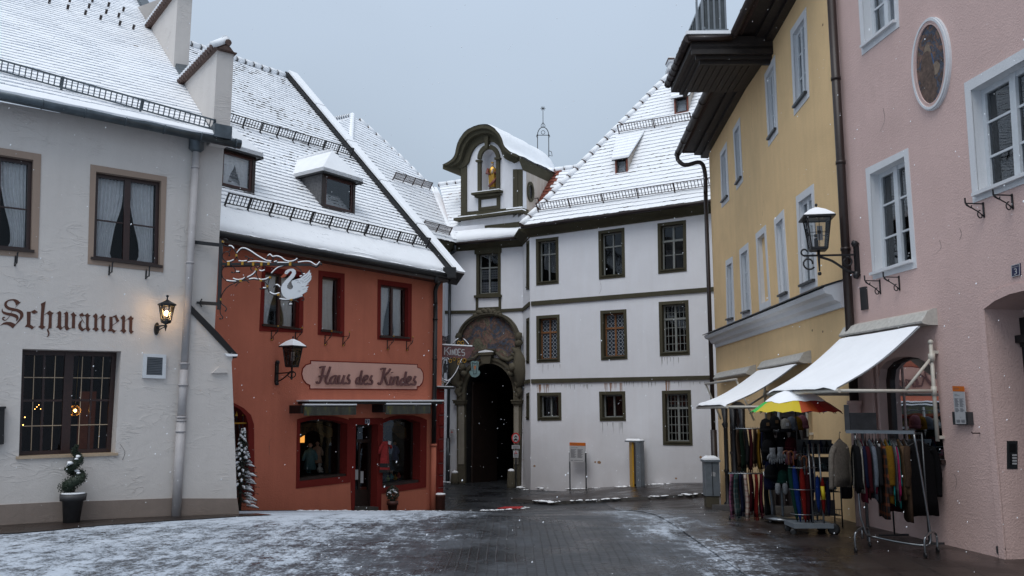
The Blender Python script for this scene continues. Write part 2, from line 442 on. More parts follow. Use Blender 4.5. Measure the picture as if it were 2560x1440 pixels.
# ---------------------------------------------------------------- ground
def lerpt(tab,x):
    if x <= tab[0][0]: return tab[0][1]
    for (a,b),(c,d) in zip(tab,tab[1:]):
        if x <= c: return b + (d - b) * (x - a) / (c - a)
    return tab[-1][1]
def sstep(x): x = max(0,min(1,x));return x * x * (3 - 2 * x)
ZT = [(0,0),(14.3,0),(15.5,-0.08),(17,-0.22),(19,-0.41),(21.5,-0.72),(24.3,-1.0),(28,-1.05),(32,-1.12),(50,-1.15)]
def gz(x,y):
    z = sum(lerpt(ZT,y + k) for k in (-0.8,0,0.8)) / 3
    z += 0.38 * sstep((x - 1.5) / 5) * sstep((y - 19) / 8)
    z += 0.12 * sstep((-x) / 3) * sstep((y - 29) / 4)
    return z
def ghit(px,py,near=6.0,far=45.0):
    """where the line of sight meets the ground, searched from the far end"""
    r = ray(px,py);prev = None;Y = far
    while Y > near:
        p = CAM + r * (Y / r.y);d = p.z - gz(p.x,p.y)
        if prev is not None and prev < 0 <= d:
            return V((p.x,p.y,gz(p.x,p.y)))
        prev = d;Y -= 0.05
    p = CAM + r * (-CAM.z / r.z);return V((p.x,p.y,gz(p.x,p.y)))

def ground_mat(name,kind):
    m,nt,b = nodes(name)
    g = N(nt,'ShaderNodeNewGeometry');sp = N(nt,'ShaderNodeSeparateXYZ');L(nt,g.outputs['Position'],sp.inputs[0])
    X,Y = sp.outputs[0],sp.outputs[1]
    pos = g.outputs['Position']
    wob = noise_node(nt,0.35,3,0.5,0,pos)
    mpx = N(nt,'ShaderNodeMapping');mpx.inputs['Rotation'].default_value = (0,0,radians(90 if kind == 'cobble' else 97));L(nt,pos,mpx.inputs['Vector'])
    dst = N(nt,'ShaderNodeVectorMath',operation='ADD');L(nt,mpx.outputs[0],dst.inputs[0])
    wv = noise_node(nt,0.5,2,0.5,0,pos);sc = N(nt,'ShaderNodeVectorMath',operation='SCALE');L(nt,wv.outputs['Color'],sc.inputs[0])
    sc.inputs['Scale'].default_value = 0.14 if kind == 'cobble' else 0.05
    L(nt,sc.outputs[0],dst.inputs[1])
    br = N(nt,'ShaderNodeTexBrick');L(nt,dst.outputs[0],br.inputs['Vector'])
    if kind == 'cobble':
        br.inputs['Scale'].default_value = 1;br.inputs['Brick Width'].default_value = 0.13;br.inputs['Row Height'].default_value = 0.11
        br.inputs['Mortar Size'].default_value = 0.012;br.inputs['Mortar Smooth'].default_value = 0.5
        ca,cb,cm = (0.023,0.025,0.029),(0.033,0.036,0.041),(0.018,0.019,0.022)
    else:
        br.inputs['Scale'].default_value = 1;br.inputs['Brick Width'].default_value = 0.62;br.inputs['Row Height'].default_value = 0.42
        br.inputs['Mortar Size'].default_value = 0.009;br.inputs['Mortar Smooth'].default_value = 0.3
        ca,cb,cm = (0.020,0.0135,0.0115),(0.034,0.024,0.020),(0.006,0.005,0.005)
    br.inputs['Color1'].default_value = rgb(ca);br.inputs['Color2'].default_value = rgb(cb);br.inputs['Mortar'].default_value = rgb(cm);br.inputs['Bias'].default_value = -0.2
    # where slush lies: broad bands along the street (kept clear by wheels) broken by fine noise
    fine = noise_node(nt,4.2,10,0.76,0.2,pos)
    mid = noise_node(nt,1.1,5,0.6,0.8,pos);spk = noise_node(nt,26,6,0.75,0,pos);vor = N(nt,'ShaderNodeTexVoronoi',feature='F1');vor.inputs['Scale'].default_value = 9;L(nt,pos,vor.inputs['Vector'])
    mps = N(nt,'ShaderNodeMapping');mps.inputs['Scale'].default_value = (2.2,0.35,1);L(nt,pos,mps.inputs['Vector'])
    trk = noise_node(nt,1.5,4,0.6,0.6,mps.outputs[0])
    xw = mth(nt,'ADD',X,mth(nt,'MULTIPLY',mth(nt,'SUBTRACT',wob.outputs[0],0.5),2.2))
    mr = N(nt,'ShaderNodeMapRange');L(nt,xw,mr.inputs[0]);mr.inputs[1].default_value = -8;mr.inputs[2].default_value = 8
    def at(x): return (x + 8) / 16
    if kind == 'cobble':
        stops = [(0,.635),(at(-4),.62),(at(-2.6),.58),(at(-1.5),.515),(at(-0.9),.47),(at(-0.35),.31),(at(0.0),.39),(at(0.45),.26),(at(1.1),.31),(at(1.55),.44),(at(1.9),.54),(at(2.3),.58),(at(2.7),.5),(1,.3)]
    elif kind == 'slab':
        stops = [(0,.10),(at(-4),.30),(at(0),.5),(at(2.3),.60),(at(2.8),.52),(at(3.3),.44),(at(3.9),.30),(at(4.5),.12),(1,0)]
    elif kind == 'dryslab':
        stops = [(0,.20),(1,.30)]
    else:
        stops = [(0,.3),(1,.38)]
    cv = ramp(nt,mr.outputs[0],[(p,(v,) * 3) for p,v in stops])
    base = cv.outputs[0]
    if kind == 'cobble':   # the far lane past the bend is wet and bare
        fy = N(nt,'ShaderNodeMapRange');L(nt,Y,fy.inputs[0]);fy.inputs[1].default_value = 20.5;fy.inputs[2].default_value = 24.5;fy.inputs[3].default_value = 1.0;fy.inputs[4].default_value = 0.34
        base = mth(nt,'MULTIPLY',base,fy.outputs[0])
        cy = ramp(nt,mth(nt,'DIVIDE',Y,40),[(.33,(0,) * 3),(.37,(.10,) * 3),(.47,(.12,) * 3),(.54,(0,) * 3)]);cx2 = N(nt,'ShaderNodeMapRange');L(nt,X,cx2.inputs[0]);cx2.inputs[1].default_value = .2;cx2.inputs[2].default_value = -1.6;base = mth(nt,'ADD',base,mth(nt,'MULTIPLY',cy.outputs[0],cx2.outputs[0]))
    h = mth(nt,'ADD',mth(nt,'MULTIPLY',fine.outputs[0],0.62),mth(nt,'MULTIPLY',mid.outputs[0],0.22))
    h = mth(nt,'ADD',h,mth(nt,'MULTIPLY',trk.outputs[0],0.30))
    h = mth(nt,'ADD',h,base);h = mth(nt,'ADD',h,mth(nt,'MULTIPLY',mth(nt,'SUBTRACT',spk.outputs[0],.5),.70));h = mth(nt,'ADD',h,mth(nt,'MULTIPLY',mth(nt,'SUBTRACT',vor.outputs['Distance'],.4),-.10))
    h = mth(nt,'ADD',h,mth(nt,'MULTIPLY',br.outputs['Fac'],0.025))
    sm_ = N(nt,'ShaderNodeMapRange');L(nt,h,sm_.inputs[0]);sm_.inputs[1].default_value = 1.10;sm_.inputs[2].default_value = 1.20
    snow = sm_.outputs[0]
    sm_.clamp = True
    pud = noise_node(nt,0.8,4,0.6,0,pos)
    dirtc = ramp(nt,pud.outputs[0],[(0.35,(0.62,) * 3),(0.65,(1.25,) * 3)])
    stone = mixc(nt,1.0,br.outputs['Color'],dirtc.outputs[0],'MULTIPLY')
    slush = mixc(nt,mid.outputs[0],(0.34,0.39,0.46),(0.62,0.68,0.76))
    fm = N(nt,'ShaderNodeMapRange');L(nt,h,fm.inputs[0]);fm.inputs[1].default_value = .93;fm.inputs[2].default_value = 1.16;fm.inputs[4].default_value = .42
    col = mixc(nt,snow,mixc(nt,fm.outputs[0],stone,(0.19,0.22,0.265)),slush)
    L(nt,col,b.inputs['Base Color'])
    rr = ramp(nt,pud.outputs[0],[(0.38,(0.20,) * 3),(0.62,(0.46,) * 3)])
    L(nt,mixc(nt,snow,rr.outputs[0],(0.75,) * 3),b.inputs['Roughness'])
    hh = mth(nt,'ADD',mth(nt,'MULTIPLY',br.outputs['Fac'],-0.24 if kind == 'cobble' else -0.15),mth(nt,'MULTIPLY',fine.outputs[0],0.35))
    hh = mth(nt,'ADD',hh,mth(nt,'MULTIPLY',snow,0.5))
    bump(nt,b,hh,0.7,0.025)
ground_mat('cobble','cobble');ground_mat('slab','slab');ground_mat('lane','lane');ground_mat('slab_dry','dryslab')
mat('kerb',(0.07,0.065,0.06),0.45,var=0.3,vs=6,bmp=0.4,bs=40)

def sheet(name,edges,nx,mats,dz=0.0,skirt=0.0):
    """a ground sheet between two edge polylines, following gz"""
    mb = MB();L0,L1 = edges;rows = len(L0);ids = []
    for a,b in zip(L0,L1):
        ids.append(mb.vs([V((a[0] + (b[0] - a[0]) * k / nx,a[1] + (b[1] - a[1]) * k / nx,0)) for k in range(nx + 1)]))
    for v in mb.v: v.z = gz(v.x,v.y) + dz
    for r in range(rows - 1):
        for k in range(nx): mb.fi((ids[r][k],ids[r][k + 1],ids[r + 1][k + 1],ids[r + 1][k]),0,True)
    if skirt:
        for side in (0,nx):
            for r in range(rows - 1):
                a,b = ids[r][side],ids[r + 1][side]
                q = mb.vs([mb.v[a] - V((0,0,skirt)),mb.v[b] - V((0,0,skirt))]);mb.fi((a,b,q[1],q[0]),1)
    return mb.setting(name,mats,solid=False)
ys = [4 + 0.5 * k for k in range(84)]
sheet('road',([(-26,y) for y in ys],[(22,y) for y in ys]),96,['cobble'])
yr = [5 + 0.4 * k for k in range(53)]
sheet('pavement',([(2.45 + 0.10 * sstep((y - 14) / 10) * 3,y) for y in yr],[(9.5,y) for y in yr]),20,['slab','kerb'],dz=0.012)
# ---------------------------------------------------------------- building helpers
def curve(pts,n=6,closed=False):
    """smooth curve through the points"""
    P = [V(p) for p in pts];out = [];m = len(P)
    rng = range(m if closed else m - 1)
    for i in rng:
        if closed: p0,p1,p2,p3 = P[i - 1],P[i],P[(i + 1) % m],P[(i + 2) % m]
        else: p0,p1,p2,p3 = P[max(i - 1,0)],P[i],P[i + 1],P[min(i + 2,m - 1)]
        for k in range(n):
            t = k / n
            out.append(0.5 * ((2 * p1) + (p2 - p0) * t + (2 * p0 - 5 * p1 + 4 * p2 - p3) * t * t + (3 * p1 - p0 - 3 * p2 + p3) * t ** 3))
    if not closed: out.append(P[-1])
    return out

def wallmesh(name,fr,outline,holes,mats,parent,th=0.35,splitz=None):
    """a wall face with real openings, and its edges"""
    mb = MB()
    loops = [[V((p[0],p[1],0)) for p in outline]] + [[V((p[0],p[1],0)) for p in h] for h in holes]
    flat = [p for l in loops for p in l]
    ids = mb.vs([fr.P(p[0],p[1]) for p in flat])
    for t in tessellate_polygon(loops): mb.fi([ids[k] for k in t])
    n = len(outline);back = mb.vs([fr.P(p[0],p[1],-th) for p in outline])
    for k in range(n): mb.fi((ids[k],ids[(k + 1) % n],back[(k + 1) % n],back[k]))
    return mb.build(name,mats,parent,solid=False)

def curtain(mb,Q,a0,a1,off,kind,b0=0.02,b1=0.97,folds=9,amp=0.028,m=0):
    """gathered net curtain; kind L/R: drawn back to that side low down, N: hanging straight"""
    nc,nr = 30,12;ids = []
    ph = random.random() * 6
    for j in range(nr + 1):
        b = b1 + (b0 - b1) * j / nr;u = j / nr
        if kind == 'N': k = 1 - 0.06 * sin(u * 3)
        else: k = 1 - 0.46 * sstep((u - 0.12) / 0.8) + 0.1 * sstep((u - 0.93) / 0.07)
        row = []
        for i in range(nc + 1):
            t = i / nc
            if kind == 'L' or kind == 'N': a = a0 + (a1 - a0) * t * k
            else: a = a1 - (a1 - a0) * (1 - t) * k
            edge = (t if kind == 'L' else 1 - t)
            hem = 0.006 * sin(j * 5.1) if edge > 0.97 and kind != 'N' else 0
            row.append(Q.P(a + hem,b - (0.05 * sin(t * pi) if j == nr else 0),off + amp * (0.6 + 0.4 / max(k,.3)) * sin(folds * 2 * pi * t + ph + 0.5 * sin(u * 4))))
        ids.append(mb.vs(row))
    for j in range(nr):
        for i in range(nc): mb.fi((ids[j][i],ids[j][i + 1],ids[j + 1][i + 1],ids[j + 1][i]),m,True)

def win(parent,fr,op,out=None,depth=0.15,holes=None,sash='brown_sash',rev=None,smat='tan_band',proud=0.012,
        leafs=2,hb=(0.5,),vb=(),fw=0.055,bw=0.022,mw=0.07,cur=None,glass='glass',sill=None,sillmat=None,room='room',rd=0.5,
        name='window',top_t=None,glass_uv=False,label=None):
    Q = op if isinstance(op,Quad) else pq(fr,*op)
    if holes is not None: holes.append(Q.loop())
    O = None if out is None else (out if isinstance(out,Quad) else pq(fr,*out))
    rev = rev or smat
    w_ = MB();d = depth
    # sash: outer frame, mullions, bars
    w_.ring(Q,fw,-d - 0.03,-d + 0.03)
    for k in range(1,leafs):
        a = k / leafs;h = mw / Q.w / 2;w_.qb(Q,a - h,a + h,0.001,0.999,-d - 0.025,-d + 0.042)
    if top_t:
        h = mw / Q.h / 2;w_.qb(Q,0.001,0.999,top_t - h,top_t + h,-d - 0.025,-d + 0.046)
    for b in hb:
        h = bw / Q.h / 2
        for k in range(leafs): w_.qb(Q,k / leafs + 0.01,(k + 1) / leafs - 0.01,b - h,b + h,-d - 0.012,-d + 0.02)
    for a in vb:
        h = bw / Q.w / 2;w_.qb(Q,a - h,a + h,0.01,0.99,-d - 0.010,-d + 0.018)
    f = w_.build(name,[sash],parent,label=label)
    r = MB()   # reveals, and the flat painted band round the opening
    c = Q.loop()
    for k in range(4):
        j = (k + 1) % 4
        r.face([fr.P(*c[k],0.0),fr.P(*c[j],0.0),fr.P(*c[j],-d - 0.03),fr.P(*c[k],-d - 0.03)])
    if O is not None: r.ringpoly(fr,c,O.loop(),-0.01,proud)
    r.build('surround',[rev if O is None else smat],f,solid=False)
    g = MB();ids = g.vs([Q.P(0,0,-d),Q.P(1,0,-d),Q.P(1,1,-d),Q.P(0,1,-d)]);g.fi(ids)
    g.uv = {ids[0]: (0,0),ids[1]: (Q.w,0),ids[2]: (Q.w,Q.h),ids[3]: (0,Q.h)}
    g.build('pane',[glass],f,solid=False)
    if glass in ('glass','glass_dark','glass_soft'):
        rm = MB();e = d + 0.04;z = e + rd
        p = [Q.P(0,0,-e),Q.P(1,0,-e),Q.P(1,1,-e),Q.P(0,1,-e),Q.P(-.1,-.1,-z),Q.P(1.1,-.1,-z),Q.P(1.1,1.1,-z),Q.P(-.1,1.1,-z)]
        i = rm.vs(p)
        for q in ((4,5,6,7),(0,1,5,4),(1,2,6,5),(2,3,7,6),(3,0,4,7)): rm.fi([i[k] for k in q])
        rm.build('room',[room],f,solid=False)
    if cur:
        for (a0,a1,kind) in cur:
            cm = MB();curtain(cm,Q,a0,a1,-d - 0.10,kind,folds=max(4,int(9 * (a1 - a0) / 0.45)));cm.build('curtain',['curtain'],f,solid=False)
    if sill:
        s_ = MB();e = 0.04 / Q.w
        s_.qb(Q,-e,1 + e,-0.03 / Q.h,0.012 / Q.h,-d,sill);s_.build('sill',[sillmat or smat],f)
    return f,Q

def srange(poly,t):
    xs = []
    for (a,b) in zip(poly,poly[1:] + poly[:1]):
        if (a[1] - t) * (b[1] - t) <= 0 and abs(a[1] - b[1]) > 1e-9:
            xs.append(a[0] + (b[0] - a[0]) * (t - a[1]) / (b[1] - a[1]))
    return (min(xs),max(xs)) if len(xs) > 1 else None

def tiled(parent,fr,poly,row=0.2,tile=0.19,th=0.035,dark=0.5,mats=('snow','tile','snow'),name='roof',slab=0.12,seed=0,bare=None,v=0.5):
    """rows of snow-covered tiles clipped to a convex outline in (s, t); bits of tile edge show dark"""
    mb = MB();rnd = random.Random(seed)
    t0 = min(p[1] for p in poly);t1 = max(p[1] for p in poly);nrow = int((t1 - t0) / row) + 1
    def top(s_,t_): return th + 0.012 * noise.noise(V((s_ * 1.3,t_ * 1.3,seed))) + 0.007 * noise.noise(V((s_ * 7,t_ * 7,seed)))
    for j in range(nrow):
        a = t0 + j * row;b = min(t1,a + row)
        ra = srange(poly,a + 1e-4);rb = srange(poly,b - 1e-4)
        if not ra or not rb: continue
        k0 = int(min(ra[0],rb[0]) / tile) - 1;k1 = int(max(ra[1],rb[1]) / tile) + 1
        for k in range(k0,k1 + 1):
            sh = 0.5 * tile * (j % 2);x0 = k * tile + sh;x1 = x0 + tile
            c = lambda x,r: max(r[0],min(r[1],x))
            A0,A1,B0,B1 = c(x0,ra),c(x1,ra),c(x0,rb),c(x1,rb)
            if A1 - A0 < 1e-3 and B1 - B0 < 1e-3: continue
            nz = noise.noise(V((x0 * 0.55,a * 1.1,seed + 3))) + 0.5 * noise.noise(V((x0 * 2.2,a * 2.5,seed + 9)))
            jit = (rnd.random() - .5) * 0.03
            lo = a - 0.02 + jit;h0 = top(A0,a) + rnd.random() * 0.004;h1 = top(A1,a) + rnd.random() * 0.004
            xm = (A0 + A1) / 2
            dk = nz + (rnd.random() - .5) * 0.5 > (0.5 - dark)
            gap = 0.020 + rnd.random() * 0.012 if dk else 0.004
            body = 0
            if bare and bare(xm,a): body = 1;dk = True
            pts = [fr.P(B0,b,0.004),fr.P(A0,lo,h0),fr.P(xm,lo - v * 0.03,(h0 + h1) / 2 + 0.004),fr.P(A1,lo,h1),fr.P(B1,b,0.004)]
            mb.fi(mb.vs(pts),body)
            d0 = fr.P(A0,lo + 0.006,h0 - gap);d1 = fr.P(A1,lo + 0.006,h1 - gap);dm = fr.P(xm,lo - v * 0.03 + 0.006,(h0 + h1) / 2 - gap)
            f0,f1,fm = fr.P(A0,lo,h0),fr.P(A1,lo,h1),fr.P(xm,lo - v * 0.03,(h0 + h1) / 2 + 0.004)
            e0,e1 = fr.P(A0,lo + 0.01,-0.01),fr.P(A1,lo + 0.01,-0.01)
            # a lip of snow, then the dark slot below it
            mb.face([f0,d0,dm,fm],2 if not (dk and rnd.random() < 0.35) else 1);mb.face([fm,dm,d1,f1],2 if not (dk and rnd.random() < 0.35) else 1)
            mb.face([d0,e0,e1,d1,dm],1 if dk else 2)
    ids = mb.vs([fr.P(p[0],p[1],-0.012) for p in poly]);ids2 = mb.vs([fr.P(p[0],p[1],-slab) for p in poly])
    mb.poly_i(ids,1);mb.poly_i(ids2[::-1],1)
    for k in range(len(poly)): mb.fi((ids[k],ids[(k + 1) % len(poly)],ids2[(k + 1) % len(poly)],ids2[k]),1)
    return mb.build(name,list(mats),parent,solid=False)

def guard(parent,p0,p1,up,h=0.2,step=0.1,post=1.0,m='iron',r=0.009,lean=None,slope=None,snowy=False):
    """a snow guard: two rails, many uprights, angled brackets"""
    mb = MB();p0 = V(p0);p1 = V(p1);d = p1 - p0;Ln = d.length;up = V(up).normalized()
    a0 = p0 + up * 0.05;b0 = p1 + up * 0.05;a1 = p0 + up * (0.05 + h);b1 = p1 + up * (0.05 + h)
    mb.bar(a0,b0,0.02,0.022);mb.bar(a1,b1,0.022,0.026)
    n = int(Ln / step)
    for k in range(n + 1):
        q = p0 + d * (k / n);mb.bar(q + up * 0.05,q + up * (0.05 + h),r * 2,r * 2)
    n = max(1,int(round(Ln / post)))
    for k in range(n + 1):
        q = p0 + d * (min(k / n,0.995))
        mb.bar(q - up * 0.03,q + up * (h + 0.07),0.035,0.03)
        if slope is not None:
            mb.bar(q,q - V(slope) * 0.14 - up * .03,0.03,0.02)
    return mb.build('snow_guard',[m],parent)

def ridgecap(mb,p0,p1,r=0.09,seg=0.36,m0=0,m1=1):
    p0 = V(p0);p1 = V(p1);d = p1 - p0;n = max(1,int(d.length / seg))
    for k in range(n):
        a = p0 + d * (k / n);b = p0 + d * ((k + 1) / n)
        up = V((0,0,0.012 * random.random()))
        mb.tube([a + up,a.lerp(b,.5) + up,b + up],[r * 1.12,r * 1.06,r * .86],8,m0)
        mb.tube([a - d.normalized() * 0.012 - V((0,0,.01)),a + d.normalized() * 0.03 - V((0,0,.01))],r * 1.13,8,m1)

def spline_tube(mb,pts3,r,n=6,sub=5,m=0):
    c = curve(pts3,sub);mb.tube(c,r,n,m)

def piece(parent,name,mats,fn,label=None,**k):
    mb = MB();fn(mb);return mb.build(name,mats,parent,label=label,**k)
# ================================================================ the inn (left)
def g0(px,py):
    r = ray(px,py);return CAM + r * (-CAM.z / r.z)
WA = wall(g0(0,1315)[:2],g0(437,1285)[:2])
Z = V((0,0,1))
scA = WA.st(548,600)[0]
topA = WA.shift(0.32).st(562,343)[1] - 0.02
def vstroke(mb,mapst,fr,pts,o0,o1,m=0,sub=4,k=1.0):
    """a pen stroke of varying half-width, drawn in picture units and laid on the frame"""
    c = curve([V((p[0],p[1],0)) for p in pts],sub) if len(pts) > 2 else [V((p[0],p[1],0)) for p in pts]
    ws = []
    n = len(c)
    for i in range(n):
        u = i / (n - 1) * (len(pts) - 1);a = int(min(u,len(pts) - 2));t = u - a
        ws.append((pts[a][2] * (1 - t) + pts[a + 1][2] * t) * k)
    Lf,Rt = [],[]
    for i,p in enumerate(c):
        t = (c[min(i + 1,n - 1)] - c[max(i - 1,0)]).normalized();q = V((-t.y,t.x,0)) * ws[i]
        Lf.append(mapst(p.x + q.x,p.y + q.y));Rt.append(mapst(p.x - q.x,p.y - q.y))
    lo = [[fr.P(*a,o0),fr.P(*a,o1),fr.P(*b,o1),fr.P(*b,o0)] for a,b in zip(Lf,Rt)]
    mb.loft(lo,m)
inn = thing('inn','white roughly rendered inn with a snowy roof, tan window bands and the old-style lettering Schwanen','building',WA.P(scA,0))
hA = []
# windows upstairs
win(inn,WA,((240,429),(403,453),(399,665),(233,645)),((226,411),(417,442),(408,681),(219,660)),depth=0.13,holes=hA,
    hb=(0.46,),fw=0.06,mw=0.10,glass='glass_soft',cur=[(0.07,0.46,'L'),(0.54,0.93,'R')],sill=0.05,sillmat='dark_brown',rev='tan_band')
win(inn,WA,((-96,372),(83,400),(78,627),(-100,612)),((-112,352),(103,386),(95,645),(-116,630)),depth=0.13,holes=hA,
    hb=(0.46,),fw=0.06,mw=0.10,glass='glass_soft',cur=[(0.07,0.46,'L'),(0.54,0.93,'R')],sill=0.05,sillmat='dark_brown')
# the deep window of the dining room, with leaded lights and a lamp inside
f,Q = win(inn,WA,((56,872),(303,878),(288,1134),(47,1143)),depth=0.34,holes=hA,rev='inn_wall',smat='inn_wall',hb=(0.52,),vb=(0.25,0.75),fw=0.075,bw=0.035,
           mw=0.13,glass='glass_soft',room='room_warm',rd=1.8,sill=0.03,sillmat='sill_tile')
lead = MB()
for a in (0.15,0.36,0.64,0.86):
    lead.qb(Q,a - .004,a + .004,0.05,0.95,-0.33,-0.325)
for b in (0.28,0.74): lead.qb(Q,0.05,0.95,b - .004,b + .004,-0.324,-0.319)
lead.build('leading',['sill_tile'],f)
lamp = MB();c = Q.P(0.66,0.42,-0.9)
for k in range(5):
    a = k * pi / 5;lamp.tube([c + V((cos(a) * sin(t) * .09,sin(a) * sin(t) * .09,cos(t) * .09)) for t in [i * 2 * pi / 16 for i in range(16)]],0.006,4,0,closed=True)
lamp.ball(c,0.028,8,1);lamp.tube([c + V((0,0,.1)),c + V((0,0,1.2))],0.006,5,0)
c2 = Q.P(0.07,0.36,-0.8)
for k in range(7): lamp.ball(c2 + V((random.uniform(-.12,.12),random.uniform(-.1,.1),random.uniform(-.16,.12))),0.010,6,2)
for k in range(5): lamp.ball(Q.P(0.22 + .02 * k,0.44 + 0.02 * (k % 3),-0.8),0.007,6,2)
lamp.qb(Q,0.78,0.97,0.02,0.62,-1.55,-1.5,3)
lamp.build('window_lamp',['brass','warm_lamp','fairy','warm_shade_dim'],f) if 'warm_shade_dim' in M else None
if 'warm_shade_dim' not in M:
    mat('warm_shade_dim',(0.08,0.03,0.018),0.6,var=0.5,vs=5,emit=(1.0,0.25,0.06),es=0.02)
    lamp.build('window_lamp',['brass','warm_lamp','fairy','warm_shade_dim'],f)
s0 = WA.st(-700,700)[0]
wallmesh('wall',WA,[(s0,-1.5),(scA,-1.5),(scA,topA),(s0,topA)],hA,['inn_wall'],inn)
def side(mb):
    # gable wall and back of the inn
    mb.prism(WA,[(s0,-1.5),(scA - 0.002,-1.5),(scA - 0.002,topA),(s0,topA)],-7.5,-7.2)
    mb.hexa([WA.P(scA - .3,-1.5,-.36),WA.P(scA,-1.5,-.36),WA.P(scA,-1.5,-7.2),WA.P(scA - .3,-1.5,-7.2),WA.P(scA - .3,topA,-.36),WA.P(scA,topA,-.36),WA.P(scA,topA,-7.2),WA.P(scA - .3,topA,-7.2)])
    mb.hexa([WA.P(s0,-1.5,-.36),WA.P(s0 + .3,-1.5,-.36),WA.P(s0 + .3,-1.5,-7.2),WA.P(s0,-1.5,-7.2),WA.P(s0,topA,-.36),WA.P(s0 + .3,topA,-.36),WA.P(s0 + .3,topA,-7.2),WA.P(s0,topA,-7.2)])
piece(inn,'side_wall',['inn_wall'],side)
# plinth
mb = MB()
pts = [WA.st(x,y) for x,y in ((-650,1290),(0,1262),(137,1255),(280,1251),(437,1245),(450,1245))]
mb.prism(WA,[(pts[0][0],-1.4),(pts[-1][0],-1.4)] + pts[::-1],-0.01,0.018)
mb.build('plinth',['inn_plinth'],inn)
# buttress with its slanting slab
BF = WA.shift(0.10)
mb = MB()
bo = BF.sts([(466,765),(582,893),(579,905),(588,1120),(592,1247),(443,1247)])
mb.prism(BF,bo,-0.95,0)
mb.build('buttress',['inn_wall'],inn)
mb = MB();mb.prism(BF,BF.sts([(438,1246),(592.5,1246),(598,1288),(599,1340),(436,1340)]),-0.96,0.012);mb.build('buttress_plinth',['inn_plinth'],inn)
mb = MB()
cap = BF.sts([(470,757),(543,831),(592,886),(590,895),(572,883),(470,775)])
mb.prism(BF,cap,-0.9,0.04)
sn = BF.sts([(549,834),(591,882),(592,886),(549,838)])
mb.prism(BF,sn,-0.88,-0.30,1);sn2 = BF.sts([(560,848),(590,882),(590,889),(565,860)]);mb.prism(BF,sn2,-0.4,0.0,1)
mb.prism(BF,BF.sts([(560,884),(592,886),(591,891),(566,891)]),-0.3,0.05,1)
mb.build('buttress_coping',['black','snow'],inn)
mb = MB();q = BF.sts([(528,933),(545,918),(563,920),(568,932)]);mb.prism(BF,q,-0.01,0.05);mb.build('stone_corbel',['inn_wall'],inn)

# roof
EA1 = WA.shift(0.32).hit(562,343);EA0 = WA.shift(0.32).hit(0,226)
nA = WA.n;GL = Fr(WA.P(scA - 0.30,0,0),nA,Z)
Pv = GL.hit(333,0)
dA = (EA1 - EA0).normalized();uA = Pv - EA1;uA -= dA * uA.dot(dA)
RA = Fr(EA1,dA,uA)
tmax = RA.st(200,-140)[1];smin = RA.st(-420,200)[0]
tiled(inn,RA,[(smin,0),(-0.12,0),(-0.12,tmax),(smin,tmax)],row=0.165,tile=0.18,th=0.02,dark=-0.35,seed=2,name='roof',v=0.3)
mb = MB()
for (x,y) in ((78,2),(122,13),(168,27),(173,9),(212,41),(221,24),(230,8),(250,53),(264,38),(270,20),(295,47),(298,67),(307,32),(332,77)):
    a,b = RA.st(x,y);h = MB();p = RA.P(a,b,0.03)
    h.bar(p,p + RA.n * 0.10,0.05,0.012);h.bar(p + RA.n * 0.10 + RA.u * .02,p + RA.n * 0.10 - RA.u * .05,0.05,0.02)
    h.build('snow_hook',['dark_brown'],inn)
mb = MB();v0 = RA.P(-0.10,-0.05,0.03);v1 = RA.P(-0.10,tmax,0.03)
mb.hexa([RA.P(-.22,-.05,0),RA.P(0.02,-.05,0),RA.P(.02,tmax,0),RA.P(-.22,tmax,0),RA.P(-.20,-.05,.09),RA.P(0.02,-.05,.11),RA.P(.02,tmax,.11),RA.P(-.20,tmax,.09)])
for k in range(7): t = 0.7 * k + .3;mb.hexa([RA.P(-.21,t,.08),RA.P(0.022,t,.09),RA.P(.022,t + .02,.09),RA.P(-.21,t + .02,.08),RA.P(-.21,t,.10),RA.P(0.022,t,.125),RA.P(.022,t + .02,.125),RA.P(-.21,t + .02,.10)])
mb.build('verge_flashing',['zinc'],inn)
p0 = RA.hit(-60,168);p1 = RA.hit(533,331)
guard(inn,p0,p1,RA.n * 0.9 + Z * 0.3,h=0.17,step=0.085,post=1.15,m='zinc',r=0.008,slope=RA.u)
gA0 = RA.P(smin,-0.07,-0.05);gA1 = RA.P(0.0,-0.07,-0.05)
mb = MB();ext = gA1 + dA * 0.28
mb.tube([gA0,ext],0.085,12,smooth=True)
L_ = (ext - gA0).length
for k in range(int(L_ / 0.62)): q = ext - dA * (0.1 + k * 0.62);mb.tube([q,q + dA * 0.02],0.093,12)
# box where the parapet meets the gutter
q = gA1 + Z * 0.10 + dA * 0.02
mb.hexa([q + WA.d * a + nA * b + Z * c for c in (-.08,.16) for a,b in ((-.25,-.2),(0.06,-.2),(0.06,.12),(-.25,.12))])
mb.build('gutter',['zinc'],inn)
piece(inn,'gutter_snow',['snow'],lambda m_: m_.loft([[RA.P(s_,0.05,0.03),RA.P(s_,-0.11 - 0.02 * noise.noise(V((s_ * 2,0,0))),0.02),RA.P(s_,-0.10,0.055 + 0.015 * noise.noise(V((s_ * 3,1,0)))),RA.P(s_,0.03,0.075)] for s_ in [smin + (0.1 - smin) * k / 60 for k in range(61)]]))
